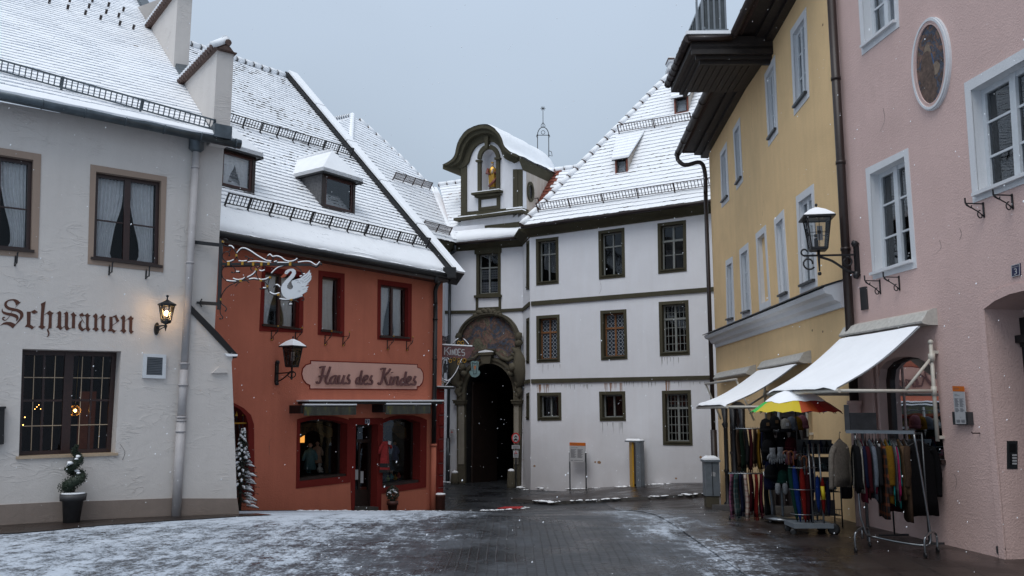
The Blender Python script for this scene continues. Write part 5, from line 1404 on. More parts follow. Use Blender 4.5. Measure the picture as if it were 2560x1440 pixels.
piece(mon,'niche',['white_wall'],niche,solid=False)
def scaleloop(lp,cx,cy,k): return [(cx + (x - cx) * k,cy + (y - cy) * k) for x,y in lp]
def gcorn(mb):
    # three stepped mouldings following the curve
    o3 = ocs
    for (k0,k1,o) in ((1.0,.93,.42),(.93,.85,.30),(.85,.70,.10)):
        a = PF.sts(scaleloop(o3,1228,435,k0));b = PF.sts(scaleloop(o3,1228,435,k1));mb.ringpoly(PF,b,a,-.02 if k0 < 1 else .1,o,closed=False)
    for x0,x1 in ((1154,1168),(1284,1296),(1297,1307)): mb.prism(PF,PF.sts([(x0,416 if x0 < 1200 else 424),(x1,416 if x0 < 1200 else 424),(x1,536),(x0,545)]),-.01,.06)
    mb.prism(PF,PF.sts([(1168,530),(1284,520),(1284,534),(1168,545)]),-.01,.05)
    # niche pilasters, arch, sill, panel
    mb.prism(PF,PF.sts([(1197,404),(1205,403),(1205,482),(1197,483)]),-.01,.10);mb.prism(PF,PF.sts([(1243,398),(1251,397),(1251,478),(1243,479)]),-.01,.10)
    a = PF.sts(arc(1224,398,19,24,180,0,12));b = PF.sts(arc(1224,398,28,36,180,0,12));mb.ringpoly(PF,a,b,-.01,.09,closed=False)
    for x0,y0 in ((1194,402),(1241,396)): mb.prism(PF,PF.sts([(x0,y0),(x0 + 13,y0 - 1),(x0 + 13,y0 + 4),(x0,y0 + 5)]),0,.16)
    mb.prism(PF,PF.sts([(1188,486),(1258,477),(1258,482),(1188,491)]),0,.30);mb.prism(PF,PF.sts([(1193,491),(1254,484),(1254,489),(1193,496)]),0,.2)
    mb.ringpoly(PF,PF.sts([(1203,500),(1243,495),(1243,514),(1203,519)]),PF.sts([(1197,494),(1251,488),(1251,522),(1197,527)]),-.01,.05)
    mb.prism(PF,PF.sts([(1217,345),(1227,343),(1225,374),(1219,374)]),0,.2)
    # the base: cornice and plinth
    mb.prism(PF,PF.sts([(1145,549),(1316,528),(1316,533),(1145,555)]),-.3,.32);mb.prism(PF,PF.sts([(1150,541),(1312,521),(1312,528),(1150,549)]),-.3,.16)
    mb.prism(PF,PF.sts([(1153,572),(1303,555),(1303,567),(1153,588)]),-.3,.10)
piece(mon,'gable_stonework',['olive_trim'],gcorn)
piece(mon,'gable_plinth',['white_wall'],lambda m_: m_.prism(PF,PF.sts([(1154,553),(1306,533),(1304,590),(1154,600)]),-.3,.06))
def gsnow(mb):
    mb.prism(PF,PF.sts([(1146,546),(1200,540),(1205,541),(1315,525),(1316,528),(1146,549.5)]),.02,.31)
    mb.prism(PF,PF.sts([(1190,484),(1257,475),(1258,477.5),(1189,486.5)]),.08,.29)
    mb.prism(PF,PF.sts([(1170,539),(1245,531),(1245,533),(1170,541)]),.05,.15);mb.prism(PF,PF.sts([(1270,522),(1310,518),(1311,521),(1270,525)]),.05,.15)
piece(mon,'ledge_snow',['snow'],gsnow)
# barrel roof, deep under snow; side wall with its oval light
bk = -PF.n
Lb = 4.6
def barrel(mb):
    lo = []
    for k in range(24):
        t = k / 23;row = []
        for (x,y) in ocst:
            p = PF.P(x,y,.44) + bk * (Lb * t)
            c_ = PF.P(ocst[N2 // 2][0],PF.st(1228,420)[1],.44) + bk * (Lb * t);w1 = .05 * noise.noise(p * 1.3) + .02 * noise.noise(p * 5)
            p = p + (p - c_).normalized() * (.05 + w1 + (.04 if k else -.02));
            if t > .9: p = c_.lerp(p,1 - ((t - .9) / .1) ** 2 * .5)
            row.append(p)
        lo.append(row)
    mb.loft(lo,0,closed=False,smooth=True)
piece(mon,'barrel_roof',['snow'],barrel,solid=False)
def bside(mb):
    x1 = ocst[-1][0];y1 = ocst[-1][1];xi = PF.st(1307,480)[0]
    a = PF.P(x1,y1 - .02,.40);b = PF.P(xi,y1 - .45,.0)
    mb.loft([[a,a - Z * .16,b + Z * -.0,PF.P(xi,y1,0)],[p + bk * Lb for p in (a,a - Z * .16,b,PF.P(xi,y1,0))]],0)
    x0 = ocst[0][0];xo = PF.st(1154,480)[0]
    a = PF.P(x0,ocst[0][1] - .02,.40);b = PF.P(xo,ocst[0][1] - .45,0)
    mb.loft([[a,a - Z * .16,b,PF.P(xo,ocst[0][1],0)],[p + bk * Lb for p in (a,a - Z * .16,b,PF.P(xo,ocst[0][1],0))]],0)
piece(mon,'side_cornice',['olive_trim'],bside)
def bwall(mb):
    for px in (1307,1154):
        x = PF.st(px,480)[0];zt = ocst[-1][1] - .1;zb = PF.st(1307,560)[1];t = -.3 if px > 1200 else .3
        mb.hexa([PF.P(x + a,z,o) for z in (zb,zt) for a,o in ((0,-.3),(t,-.3),(t,-Lb),(0,-Lb))])
piece(mon,'gable_side_wall',['stain_cheek'],bwall)
xs_ = PF.st(1307,480)[0];SW = Fr(PF.P(xs_,0,0),bk,Z)   # the right cheek of the gable
def oval(mb):
    c_ = SW.st(1325,480);lp = [(c_[0] + .26 * cos(t),c_[1] + .42 * sin(t)) for t in [k * pi / 8 for k in range(16)]];li_ = [(c_[0] + .15 * cos(t),c_[1] + .30 * sin(t)) for t in [k * pi / 8 for k in range(16)]]
    mb.ringpoly(SW,li_,lp,-.01,.06);mb.prism(SW,li_,-.01,.01,1)
piece(mon,'oval_light',['olive_trim','black'],oval)
# the statue
st0 = PF.P(*PF.st(1230,469),-.05)
H_ = PF.st(1230,405)[1] - PF.st(1230,469)[1]
stt = thing('statue','gilded robed figure holding a child, standing in the white niche of the gable','statue',st0)
mb = MB();h = H_;rows = []
for z,rx,ry,cx in ((0,.10,.09,.0),(.03,.17,.13,0),(.2,.19,.14,.01),(.42,.20,.15,.02),(.6,.19,.14,.01),(.72,.17,.12,0),(.80,.09,.07,-.01),(.83,.05,.05,-.01)):
    rows.append([st0 + V(((cx + rx * cos(t) * (1 + .12 * sin(5 * t + z * 9))) * h * .85,(ry * sin(t) * (1 + .12 * sin(5 * t + z * 9))) * h * .85,z * h)) for t in [k * pi / 10 for k in range(20)]])
mb.loft(rows,0,smooth=True);mb.build('robe',['gold'],stt)
mb = MB();mb.tube([st0 + V((-.17,-.02,.74)) * h,st0 + V((-.22,-.06,.55)) * h,st0 + V((-.10,-.15,.50)) * h],[.05 * h,.06 * h,.035 * h],8);mb.tube([st0 + V((.15,-.02,.74)) * h,st0 + V((.2,-.07,.58)) * h,st0 + V((.06,-.16,.55)) * h],[.05 * h,.06 * h,.035 * h],8)
mb.tube([st0 + V((-.15,-.10,.02)) * h,st0 + V((.05,-.15,.22)) * h,st0 + V((.14,-.13,.36)) * h],[.04 * h,.06 * h,.03 * h],8)
mb.build('cloak',[mat('cloak_red',(.16,.04,.03),.5,var=.3) or 'cloak_red'],stt)
mb = MB();mb.ball(st0 + V((-.01,-.02,.89)) * h,.055 * h,10,sz=1.25);mb.ball(st0 + V((.02,-.17,.68)) * h,.035 * h,8);mb.tube([st0 + V((.0,-.15,.64)) * h,st0 + V((-.03,-.16,.52)) * h],[.045 * h,.03 * h],8);mb.build('head_and_child',[mat('statue_face',(.42,.34,.28),.5) or 'statue_face'],stt)
mb = MB();mb.lathe(st0 + V((-.01,-.02,.94)) * h,[(.05 * h,0),(.065 * h,.05 * h),(.05 * h,.055 * h),(.03 * h,.0)],8);mb.build('crown',['gold'],stt)
mb = MB();mb.lathe(st0 + V((0,0,-.05)) * h,[(.12 * h,-.06 * h),(.16 * h,0),(.12 * h,.05 * h)],12);mb.build('pedestal',['stone'],stt)
# wrought iron bell stand with a star on the ridge
bp = PF.hit(1358,378) ;Yb = (PF.P(0,0) + bk * 3.4).y
bl = at_y(1344,385,Yb);br_ = at_y(1372,385,Yb);tp = at_y(1357,268,Yb);ms = (br_.x - bl.x)
bc = (bl + br_) / 2
vn = thing('ridge_finial','wrought iron bell frame with a star spike on the snowy barrel roof','finial',bc)
mb = MB();zs = at_y(1344,338,Yb).z
for x in (bl.x,br_.x): mb.tube([V((x,Yb,bl.z - .6)),V((x,Yb,zs))],.018,6);mb.ball(V((x,Yb,zs)),.04,6)
mb.tube([V((bc.x - ms / 2 * cos(t),Yb,zs + ms * .75 * sin(t))) for t in [k * pi / 10 for k in range(11)]],.018,6);mb.bar(V((bl.x - .05,Yb,zs)),V((br_.x + .05,Yb,zs)),.025)
mb.tube([V((bc.x + .085 * cos(t),Yb,zs + .13 + .085 * sin(t))) for t in [k * pi / 6 for k in range(12)]],.012,5,closed=True)
for sg in (-1,1):
    mb.tube([V((bc.x + sg * .02,Yb,zs + ms * .75)),V((bc.x + sg * .10,Yb,zs + ms * .75 + .04)),V((bc.x + sg * .07,Yb,zs + ms * .75 + .12)),V((bc.x,Yb,zs + ms * .75 + .22))],.012,5)
    mb.tube([V((bc.x + sg * ms / 2,Yb,zs)),V((bc.x + sg * (ms / 2 + .06),Yb,zs - .05)),V((bc.x + sg * (ms / 2 + .02),Yb,zs - .1))],.012,5)
mb.tube([br_ + V((0,0,.15)),br_ + V((.12,0,.1)),br_ + V((.15,0,-.1)),br_ + V((.02,0,-.05))],.014,5)
mb.build('bell_frame',['iron'],vn)
mb = MB();mb.tube([V((bc.x,Yb,zs + ms * .7)),V((bc.x,Yb,tp.z - .02))],.013,6);mb.build('spike',['iron'],vn)
mb = MB()
for k in range(4): t = k * pi / 4;mb.bar(V((bc.x - .11 * cos(t),Yb,tp.z - .06 - .11 * sin(t))),V((bc.x + .11 * cos(t),Yb,tp.z - .06 + .11 * sin(t))),.02)
mb.ball(V((bc.x,Yb,tp.z - .06)),.035,6);mb.build('star',['iron'],vn)
# ================================================================ the yellow house
y0p = at_y(1797,1100,22.8);y1p = at_y(2118,900,13.5)
WY = wall(y0p[:2],y1p[:2]);sY1 = (V(y1p[:2]) - V(y0p[:2])).length
yel = thing('yellow_house','ochre yellow house with pale blue-white window surrounds and deep dark wooden eaves','building',WY.P(3,-.5))
hY = []
row1 = [((1801,382),(1817,354),(1824,500),(1805,520)),((1833,324),(1850,293),(1858,453),(1842,476)),((1912,187),(1938,137),(1946,333),(1922,367)),((1977,77),(2016,17),(2024,242),(1986,290))]
row2 = [((1815,652),(1832,641),(1838,808),(1818,813)),((1849,625),(1871,606),(1880,790),(1856,797)),((1890,585),(1915,562),(1928,765),(1900,778)),((1936,549),(1960,523),(1975,746),(1949,758)),((1991,492),(2035,459),(2045,716),(2001,735))]
for k,o in enumerate(row1 + row2):
    O = pq(WY,*o);i_ = min(.13,O.w * .16);Q = O.inset(i_,i_,.14,.14)
    if k == 6:   # the blind window: a shallow plastered niche
        hY.append(Q.loop());mb = MB();c = Q.loop()
        for a in range(4): j = (a + 1) % 4;mb.face([WY.P(*c[a],0),WY.P(*c[j],0),WY.P(*c[j],-.09),WY.P(*c[a],-.09)])
        mb.ringpoly(WY,c,O.loop(),-.01,.012);bw_ = mb.build('blind_window',['white_trim'],yel,solid=False,label='blind window niche without glass')
        mb = MB();mb.face([WY.P(*p,-.088) for p in c]);mb.build('infill',['yellow_wall'],bw_,solid=False)
        continue
    win(yel,WY,Q,O,depth=.085,holes=hY,smat='white_trim',sash='white_sash',leafs=2,hb=(.34,.67),fw=.07,mw=.10,bw=.03,sill=.07,sillmat='dark_steel',glass='glass')
op1 = WY.sts([(1824,1275),(1864,1290),(1862,1012),(1850,1004),(1836,1004),(1824,1014)])
op2 = WY.sts([(1912,1300),(2022,1330),(2022,1030),(1912,1030)])
hY += [op1,op2]
ztY0,ztY1 = WY.st(1790,352)[1],WY.st(1985,0)[1];sy_ = WY.st(1985,0)[0]
ztn = ztY0 + (ztY1 - ztY0) * (sY1 - WY.st(1790,352)[0]) / (sy_ - WY.st(1790,352)[0])
wallmesh('wall',WY,[(0,-2.5),(sY1,-2.5),(sY1,ztn + .4),(0,ztY0 + .4)],hY,['yellow_wall'],yel)
piece(yel,'end_wall',['yellow_wall'],lambda m_: m_.hexa([WY.P(s_,z,o) for z in (-2.5,ztY0 + .4) for s_,o in ((0,-.36),(.3,-.36),(.3,-8),(0,-8))]))
for nm,o_,d_ in (('doorway',op1,.05),('shop_opening',op2,.12)):
    mb = MB();n = len(o_)
    for k in range(n): j = (k + 1) % n;mb.face([WY.P(*o_[k],0),WY.P(*o_[j],0),WY.P(*o_[j],-d_),WY.P(*o_[k],-d_)])
    f = mb.build(nm,['yellow_wall'],yel,solid=False)
    mb = MB();ids = mb.vs([WY.P(x,y,-d_) for x,y in o_]);mb.poly_i(ids);xs = [p[0] for p in o_];zs = [p[1] for p in o_]
    for k in range(1,5): x = min(xs) + (max(xs) - min(xs)) * k / 5;mb.bar(WY.P(x,-1,-d_ + .03),WY.P(x,max(zs) - .1,-d_ + .03),.05,.04)
    for k in range(5): z = -.3 + .5 * k;mb.bar(WY.P(min(xs),z,-d_ + .02),WY.P(max(xs),z,-d_ + .02),.05,.05)
    mb.build('door' if nm == 'doorway' else 'shopfront',['dark_brown'],f)
    if nm == 'doorway':
        mb = MB();x = max(xs) - .05
        for x in (min(xs) + .08,(min(xs) + max(xs)) / 2,max(xs) - .1):
            mb.lathe(WY.P(x,-.7,.05),[(.10,0),(.10,.15),(.06,.2),(.055,.9),(.08,.95),(.055,1.0),(.05,2.0),(.09,2.1),(.05,2.15),(.10,2.5)],8)
        mb.build('iron_columns',['iron'],f)
# the moulded band between the floors
lA,lB = WY.st(1797,858),WY.st(2113,752)
def band(mb):
    pr = [(-.01,-.10),(.05,-.10),(.07,-.02),(.16,.02),(.20,.10),(.30,.13),(.34,.20),(.30,.23),(-.01,.33)]
    mb.loft([[WY.P(lA[0] - .22,lA[1] + z,o) for o,z in pr],[WY.P(lB[0] - .02,lB[1] + z,o) for o,z in pr]],0)
piece(yel,'moulded_band',['white_trim'],band)
piece(yel,'band_flashing',['dark_steel'],lambda m_: m_.loft([[WY.P(lA[0] - .26,lA[1] + z,o) for o,z in ((-.01,.335),(.37,.225),(.37,.245),(-.01,.36))],[WY.P(lB[0],lB[1] + z,o) for o,z in ((-.01,.335),(.37,.225),(.37,.245),(-.01,.36))]],0))
# eaves
FE = WY.shift(.72);eg0 = FE.st(1733,320);eg1 = FE.st(1757,232)
sl2 = (ztY1 - ztY0) / (sy_ - 0)
zg = lambda s_: eg0[1] + (s_ - eg0[0]) * sl2
def eaves(mb):
    for (o0,o1,z0,z1) in ((-.05,.16,.02,.28),(.16,.34,.10,.30),(.34,.60,.18,.32),(.60,.74,.20,.36)):
        def P_(s_,o,z): zz = ztY0 + s_ * sl2;k = o / .72;return WY.P(s_,zz + (zg(s_) - ztY0 - s_ * sl2) * min(1,k) * .8 + z - .1,o)
        mb.hexa([P_(-.35,o0,z0),P_(sY1 + .1,o0,z0),P_(sY1 + .1,o1,z0),P_(-.35,o1,z0),P_(-.35,o0,z1),P_(sY1 + .1,o0,z1),P_(sY1 + .1,o1,z1),P_(-.35,o1,z1)])
piece(yel,'eaves',['soffit'],eaves)
ga,gb = WY.P(-.42,zg(-.42) + .02,.80),WY.P(sY1 + .1,zg(sY1 + .1) + .02,.80)
def gutY(mb):
    mb.tube([ga,gb],.085,10)
    for k in range(12): q = ga.lerp(gb,k / 12 + .02);mb.tube([q,q.lerp(gb,.004)],.095,10)
piece(yel,'gutter',['dark_brown'],gutY)
# roof behind the gutter
uY = (-WY.n * cos(radians(48)) + Z * sin(radians(48)));RY = Fr(WY.P(-.4,zg(-.4) + .12,.72),gb - ga,uY)
tiled(yel,RY,[(0,0),(sY1 + .5,0),(sY1 + .5,5),(0,5)],row=.22,tile=.2,dark=.2,seed=21,name='roof')
mb = MB();q0 = RY.P(0,0,-.1);mb.loft([[RY.P(0,0,-.1),RY.P(0,5,-.1),WY.P(-.3,zg(0),-6)],[RY.P(.1,0,-.1),RY.P(.1,5,-.1),WY.P(-.2,zg(0),-6)]],0);mb.build('roof_gable',['soffit'],yel)
# the boxed-out dormer with its little terrace
lo_,hi_ = .8,4.0;zt_ = zg(3) + .12
for _ in range(40):
    m_ = (lo_ + hi_) / 2
    if WY.shift(m_).st(1677,215)[1] > zt_: lo_ = m_
    else: hi_ = m_
bo = m_;FX = WY.shift(bo);sx0 = FX.st(1677,215)[0];sx1 = FX.st(1724,38)[0]
print('BOX',bo,sx0,sx1,zt_,'ywall top',ztY0,ztn,zg(0),'len',sY1)
def boxd(mb):
    mb.hexa([WY.P(s_,zt_ + z,o) for z in (-.16,.12) for s_,o in ((sx0 + .0,-.1),(sx1,-.1),(sx1,bo),(sx0 + .0,bo))],0)
    n = 9;w_ = bo - .42
    for k in range(n): a = .15 + w_ * k / n;mb.hexa([WY.P(s_,zt_ + z,o) for z in (-.185,-.158) for s_,o in ((sx0 + .1,a),(sx1 - .25,a),(sx1 - .25,a + w_ / n - .016),(sx0 + .1,a + w_ / n - .016))],1)
    for o,z in ((bo - .10,-.02),(bo - .18,-.08),(bo - .26,-.14)): mb.hexa([WY.P(s_,zt_ + zz,oo) for zz in (z - .16,z) for s_,oo in ((sx0 + .05,o - .08),(sx1 + (o - bo),o - .08),(sx1 + (o - bo),o),(sx0 + .05,o))],1)
    for k,e in enumerate((.0,.10,.2)): mb.hexa([WY.P(s_,zt_ + zz,oo) for zz in (-.26 + .07 * k * -1,-.1) for s_,oo in ((sx1 - e - .09,-.1),(sx1 - e,-.1),(sx1 - e,bo - e - .02),(sx1 - e - .09,bo - e - .02))],1)
piece(yel,'boxed_eaves',['soffit','soffit'],boxd)
def gutX(mb):
    a,b = WY.P(sx0 - .02,zt_ + .04,bo + .06),WY.P(sx1 + .08,zt_ + .04,bo + .06);mb.tube([a,b],.09,10)
    for k in range(8): q = a.lerp(b,k / 8 + .03);mb.tube([q,q.lerp(b,.008)],.10,10)
    mb.tube([b,WY.P(sx1 + .08,zt_ + .04,.85)],.06,8)
piece(yel,'gutter',['dark_brown'],gutX)
piece(yel,'eaves_snow',['snow'],lambda m_: (m_.hexa([WY.P(s_,zt_ + z,o) for z in (.12,.19) for s_,o in ((sx0,.8),(sx1 + .12,.8),(sx1 + .12,bo + .10),(sx0,bo + .10))])))
def rail(mb):
    for k in range(14):
        s_ = sx0 + .1 + (sx1 - sx0 - .15) * k / 13;mb.bar(WY.P(s_,zt_ + .15,bo - .30),WY.P(s_,zt_ + .95,bo - .30),.05,.05,0)
    for z in (.3,.95): mb.bar(WY.P(sx0 + .05,zt_ + z,bo - .30),WY.P(sx1,zt_ + z,bo - .30),.05,.05,1)
    mb.hexa([WY.P(s_,zt_ + z,o) for z in (.2,.9) for s_,o in ((sx0 + .1,bo - .34),(sx1,bo - .34),(sx1,bo - .31),(sx0 + .1,bo - .31))],0)
    for k in range(6): o = .95 + (bo - 1.1) * k / 5;mb.bar(WY.P(sx1,zt_ + .2,o),WY.P(sx1,zt_ + .95,o),.04,.04,1)
    for z in (.24,.95): mb.bar(WY.P(sx1,zt_ + z,.9),WY.P(sx1,zt_ + z,bo - .30),.05,.05,1)
    mb.hexa([WY.P(s_,zt_ + z,o) for z in (.28,.92) for s_,o in ((sx1 - .02,.95),(sx1,.95),(sx1,bo - .33),(sx1 - .02,bo - .33))],0)
piece(yel,'terrace_railing',[mat('rail_dark',(.045,.055,.06),.4,var=.2) or 'rail_dark','steel'],rail)
# downpipe at the far corner
def dpy(mb):
    s_ = .12;e = ga + WY.d * .1
    mb.tube(curve([e - Z * .02,e - Z * .18,WY.P(-.2,zg(0) - .38,.62),WY.P(-.08,ztY0 - .30,.24),WY.P(-.04,ztY0 - .6,.12),WY.P(-.04,ztY0 - 1.2,.12)],5),.058,10)
    zb = WY.st(1800,1075)[1];mb.tube([WY.P(-.04,ztY0 - 1.2,.12),WY.P(-.04,zb,.12)],.058,10);mb.tube([WY.P(-.04,zb,.12),WY.P(-.04,-1.2,.12)],.085,10)
piece(yel,'downpipe',['dark_brown'],dpy)

# ================================================================ the pink house
dP = V((.129,-1,0)).normalized();WP = Fr(V((y1p.x,y1p.y,0)),dP,Z)
pink = thing('pink_house','pink rendered house with an oval wall painting, white windows and an arched portal','building',WP.P(2,0))
hP = [];sP = 8.5
for (o,op_) in ((((2165,422),(2271,370),(2293,670),(2184,699)),((2176,436),(2262,391),(2281,652),(2187,683))),(((2138,-150),(2236,-238),(2249,67),(2156,139)),((2148,-132),(2226,-205),(2239,54),(2163,114))),
                 (((2412,208),(2612,92),(2628,434),(2434,508)),((2428,226),(2592,132),(2606,420),(2446,484)))):
    win(pink,WP,op_,o,depth=.16,holes=hP,smat='white_trim',sash='white_sash',leafs=2,hb=(.34,.67),fw=.065,mw=.10,bw=.028,sill=.07,sillmat='white_trim',cur=[(0.06,.94,'N')] if o[0][1] < 0 else None)
aw_px = [(2208,1175),(2196,950),(2200,922),(2215,905),(2240,894),(2266,891),(2295,895),(2320,908),(2338,930),(2343,955),(2362,1150)]
awo = WP.sts(aw_px);hP.append(awo)
por = WP.sts([(2529,1560),(2462,773),(2490,752),(2525,736),(2562,727),(2610,724),(2680,745),(2760,1560)]);hP.append(por)
wallmesh('wall',WP,[(0,-2),(sP,-2),(sP,9.2),(0,9.2)],hP,['pink_wall'],pink)
# arched shop window
mb = MB();n = len(awo)
for k in range(n): j = (k + 1) % n;mb.face([WP.P(*awo[k],0),WP.P(*awo[j],0),WP.P(*awo[j],-.17),WP.P(*awo[k],-.17)])
fw_ = mb.build('arched_shop_window',['pink_wall'],pink,solid=False)
cx_,cy_ = sum(p[0] for p in awo) / n,sum(p[1] for p in awo) / n
inn_ = [(cx_ + (x - cx_) * .86,cy_ + (y - cy_) * .93) for x,y in awo]
piece(fw_,'frame',['dark_brown'],lambda m_: (m_.ringpoly(WP,inn_,awo,-.19,-.12)))
piece(fw_,'pane',['glass'],lambda m_: m_.poly_i(m_.vs([WP.P(*p,-.16) for p in awo])),solid=False)
def rm(mb):
    a0,a1 = min(p[0] for p in awo),max(p[0] for p in awo);b0,b1 = min(p[1] for p in awo),max(p[1] for p in awo)
    i = mb.vs([WP.P(a0,b0,-.2),WP.P(a1,b0,-.2),WP.P(a1,b1,-.2),WP.P(a0,b1,-.2),WP.P(a0 - 1,b0,-2.2),WP.P(a1,b0,-2.2),WP.P(a1,b1,-2.2),WP.P(a0 - 1,b1,-2.2)])
    for q in ((4,5,6,7),(0,1,5,4),(1,2,6,5),(2,3,7,6),(3,0,4,7)): mb.fi([i[k] for k in q])
piece(fw_,'room',['room_warm'],rm,solid=False)
WPi = WP.shift(-.45)
def lamp_(px,py,r,m='warm_lamp',name='shop_lamp',k=0):
    mb = MB();p = WPi.hit(px,py);mb.ball(p,r,8);mb.build(name,[m],fw_)
lamp_(2274,927,.03);
for k,(x,y) in enumerate(((2330,922),(2334,930),(2332,942),(2336,950),(2329,955),(2334,962),(2326,946))): lamp_(x,y,.010,'fairy','fairy_light')
mb = MB();p = WPi.hit(2340,1035);mb.lathe(p,[(.07,.10),(.14,-.06),(.13,-.07),(.06,.09)],12);mb.build('lamp_shade',['warm_shade'],fw_)
lamp_(2268,1058,.018)
mb = MB();p = WPi.hit(2334,1085);mb.lathe(p,[(.05,.22),(.13,.1),(.15,-.1),(.10,-.28),(.04,-.30)],12);mb.build('display_bust',[mat('bust',(.24,.17,.06),.8,var=.2) or 'bust'],fw_)
mb = MB();mb.hexa([WP.P(x,z,o) for z in (awo[-1][1] - .05,awo[-1][1]) for x,o in ((awo[0][0],-.36),(awo[-1][0] + .02,-.36),(awo[-1][0] + .02,.06),(awo[0][0],.06))]);mb.build('sill',['dark_brown'],fw_)
# portal
mb = MB();n = len(por)
for k in range(n): j = (k + 1) % n;mb.face([WP.P(*por[k],0),WP.P(*por[j],0),WP.P(*por[j],-.52),WP.P(*por[k],-.52)])
mb.ringpoly(WP,por[:-1],[(x - .10,y + .10) if k < 7 else (x,y) for k,(x,y) in enumerate(por[:-1])],-.01,.016,closed=False)
fp = mb.build('portal',['pink_wall'],pink,solid=False)
def dpo(mb):
    mb.poly_i(mb.vs([WP.P(*p,-.54) for p in por]))
    x = por[1][0] + .08;mb.hexa([WP.P(a,z,o) for z in (-.5,por[1][1] - .1) for a,o in ((x - .08,-.5),(x + .1,-.5),(x + .1,-.44),(x - .08,-.44))])
    z = WP.shift(-.5).st(2545,860)[1];mb.hexa([WP.P(a,zz,o) for zz in (z,z + .09) for a,o in ((x - .1,-.5),(x + .5,-.5),(x + .5,-.36),(x - .1,-.36))]);mb.hexa([WP.P(a,zz,o) for zz in (z - .05,z) for a,o in ((x - .05,-.5),(x + .5,-.5),(x + .5,-.40),(x - .05,-.40))])
    for k in range(3): mb.bar(WP.P(x + .2 * k + .1,-.3,-.5),WP.P(x + .2 * k + .1,z - .1,-.5),.06,.06)
piece(fp,'door',['black'],dpo)
JP = Fr(WP.P(por[1][0],0,0),-WP.n,Z)    # the far jamb of the portal, facing the street
def jq(x0,y0,x1,y1): return pq(JP,(x0,y0),(x1,y0),(x1,y1),(x0,y1))
iq = jq(2515,1102,2541,1172)
def ic(mb):
    mb.qb(iq,0,1,0,1,0,.02,0);mb.qb(iq,.2,.8,.60,.9,.02,.025,1)
    for k in range(4): mb.qb(iq,.48,.9,.16 + .1 * k,.22 + .1 * k,.02,.026,2);mb.qb(iq,.25,.4,.16 + .1 * k,.22 + .1 * k,.02,.028,1)
piece(fp,'intercom',['dark_steel','black','board_white'],ic)
mb = MB();q = WP.sts([(2490,1366),(2506,1362),(2514,1372),(2512,1388),(2500,1392),(2492,1382)]);mb.prism(WP,q,.0,.004);mb.build('plaster_damage',['pot_dark'],pink)
# oval painting
oq = pq(WP,(2281,50),(2382,15),(2382,255),(2281,290))
c0 = V(WP.st(2331,160));rx = (WP.st(2379,160)[0] - WP.st(2282,160)[0]) / 2;rz = (WP.st(2331,41)[1] - WP.st(2331,279)[1]) / 2
el = lambda k: [(c0.x + rx * k * cos(t),c0.y + (rz - rx * (1 - k)) * sin(t)) for t in [i * pi / 24 for i in range(48)]]
fo = piece(pink,'oval_relief',['white_trim'],lambda m_: (m_.ringpoly(WP,el(.91),el(1.0),-.01,.035),m_.ringpoly(WP,el(.88),el(.96),-.01,.055)))
piece(fo,'moulding',['pink_wall'],lambda m_: (m_.ringpoly(WP,el(.80),el(.89),-.01,.045),m_.ringpoly(WP,el(.76),el(.82),-.01,.045)))
piece(fo,'painting',['fresco_oval'],lambda m_: m_.prism(WP,el(.78),-.01,.025))
def figs(mb):
    for (x,y,r,sx,sz,m) in ((2322,130,.10,.8,1.0,2),(2322,175,.26,.6,1.0,1),(2334,165,.14,.4,1.3,0),(2312,185,.15,.4,1.2,0),(2330,225,.20,.8,.8,1),(2345,170,.09,.8,1,2)):
        a,b = WP.st(x,y);mb.prism(WP,[(a + r * sx * cos(t) * (1 + .15 * sin(3 * t + x)),b + r * sz * sin(t)) for t in [i * pi / 9 for i in range(18)]],.02,.026 + .0005 * r * 10 + .0003 * m,m)
mat('fresco_blue',(.05,.10,.20),.8,var=.4,vs=20);mat('fresco_rose',(.10,.065,.05),.8,var=.5,vs=16);mat('fresco_skin',(.20,.15,.11),.8,var=.3,vs=20)
piece(fo,'painted_figures',['fresco_blue','fresco_rose','fresco_skin'],figs)
for x,y in ((2460,525),(2532,504),(2201,717),(2249,708)): hookbar(pink,WP,x,y,'iron',h_=34,kind=1)
nq = pq(WP,(2531,664),(2552,658),(2553,688),(2532,693))
mb = MB();mb.qb(nq,0,1,0,1,0,.015);mb.ring(nq,.008,.015,.018,1);text_mesh(mb,'3',Quad(WP,nq.st(.32,.66),nq.st(.70,.66),nq.st(.70,.14),nq.st(.32,.14)),1,o1=.018);text_mesh(mb,'Brotmarkt',Quad(WP,nq.st(.12,.88),nq.st(.88,.88),nq.st(.88,.74),nq.st(.12,.74)),1,o1=.018);mb.build('house_number',['blue_sign','board_white'],pink)
vq = pq(WP,(2153,719),(2168,716),(2172,773),(2157,776));piece(pink,'vent_plate',['dark_steel'],lambda m_: m_.qb(vq,0,1,0,1,0,.03))
# pipes
sp2 = WP.st(2135,700)[0];zc = WP.shift(.1).st(2150,1005)[1]
def dpp(mb):
    mb.tube([WP.P(sp2,9,.11),WP.P(sp2,zc,.11)],.068,12)
    for z in (2.9,4.2,5.6,7.0): mb.tube([WP.P(sp2,z,.11),WP.P(sp2,z + .05,.11)],.078,12)
piece(pink,'downpipe',['dark_brown'],dpp)
piece(pink,'pipe_foot',['pink_wall'],lambda m_: m_.lathe(WP.P(sp2,zc - .2,.11),[(.075,-2),(.075,.02),(.09,.05),(.09,.12),(.11,.16),(.11,.22)],12))
piece(pink,'cable_duct',['pink_wall'],lambda m_: m_.tube([WP.P(sp2 + .42,.2,.04),WP.P(sp2 + .42,WP.st(2165,860)[1],.04)],.03,6))
piece(pink,'cable_duct',['pink_wall'],lambda m_: m_.tube([WP.P(sp2 + .56,.2,.04),WP.P(sp2 + .56,WP.st(2178,840)[1],.04)],.02,6))

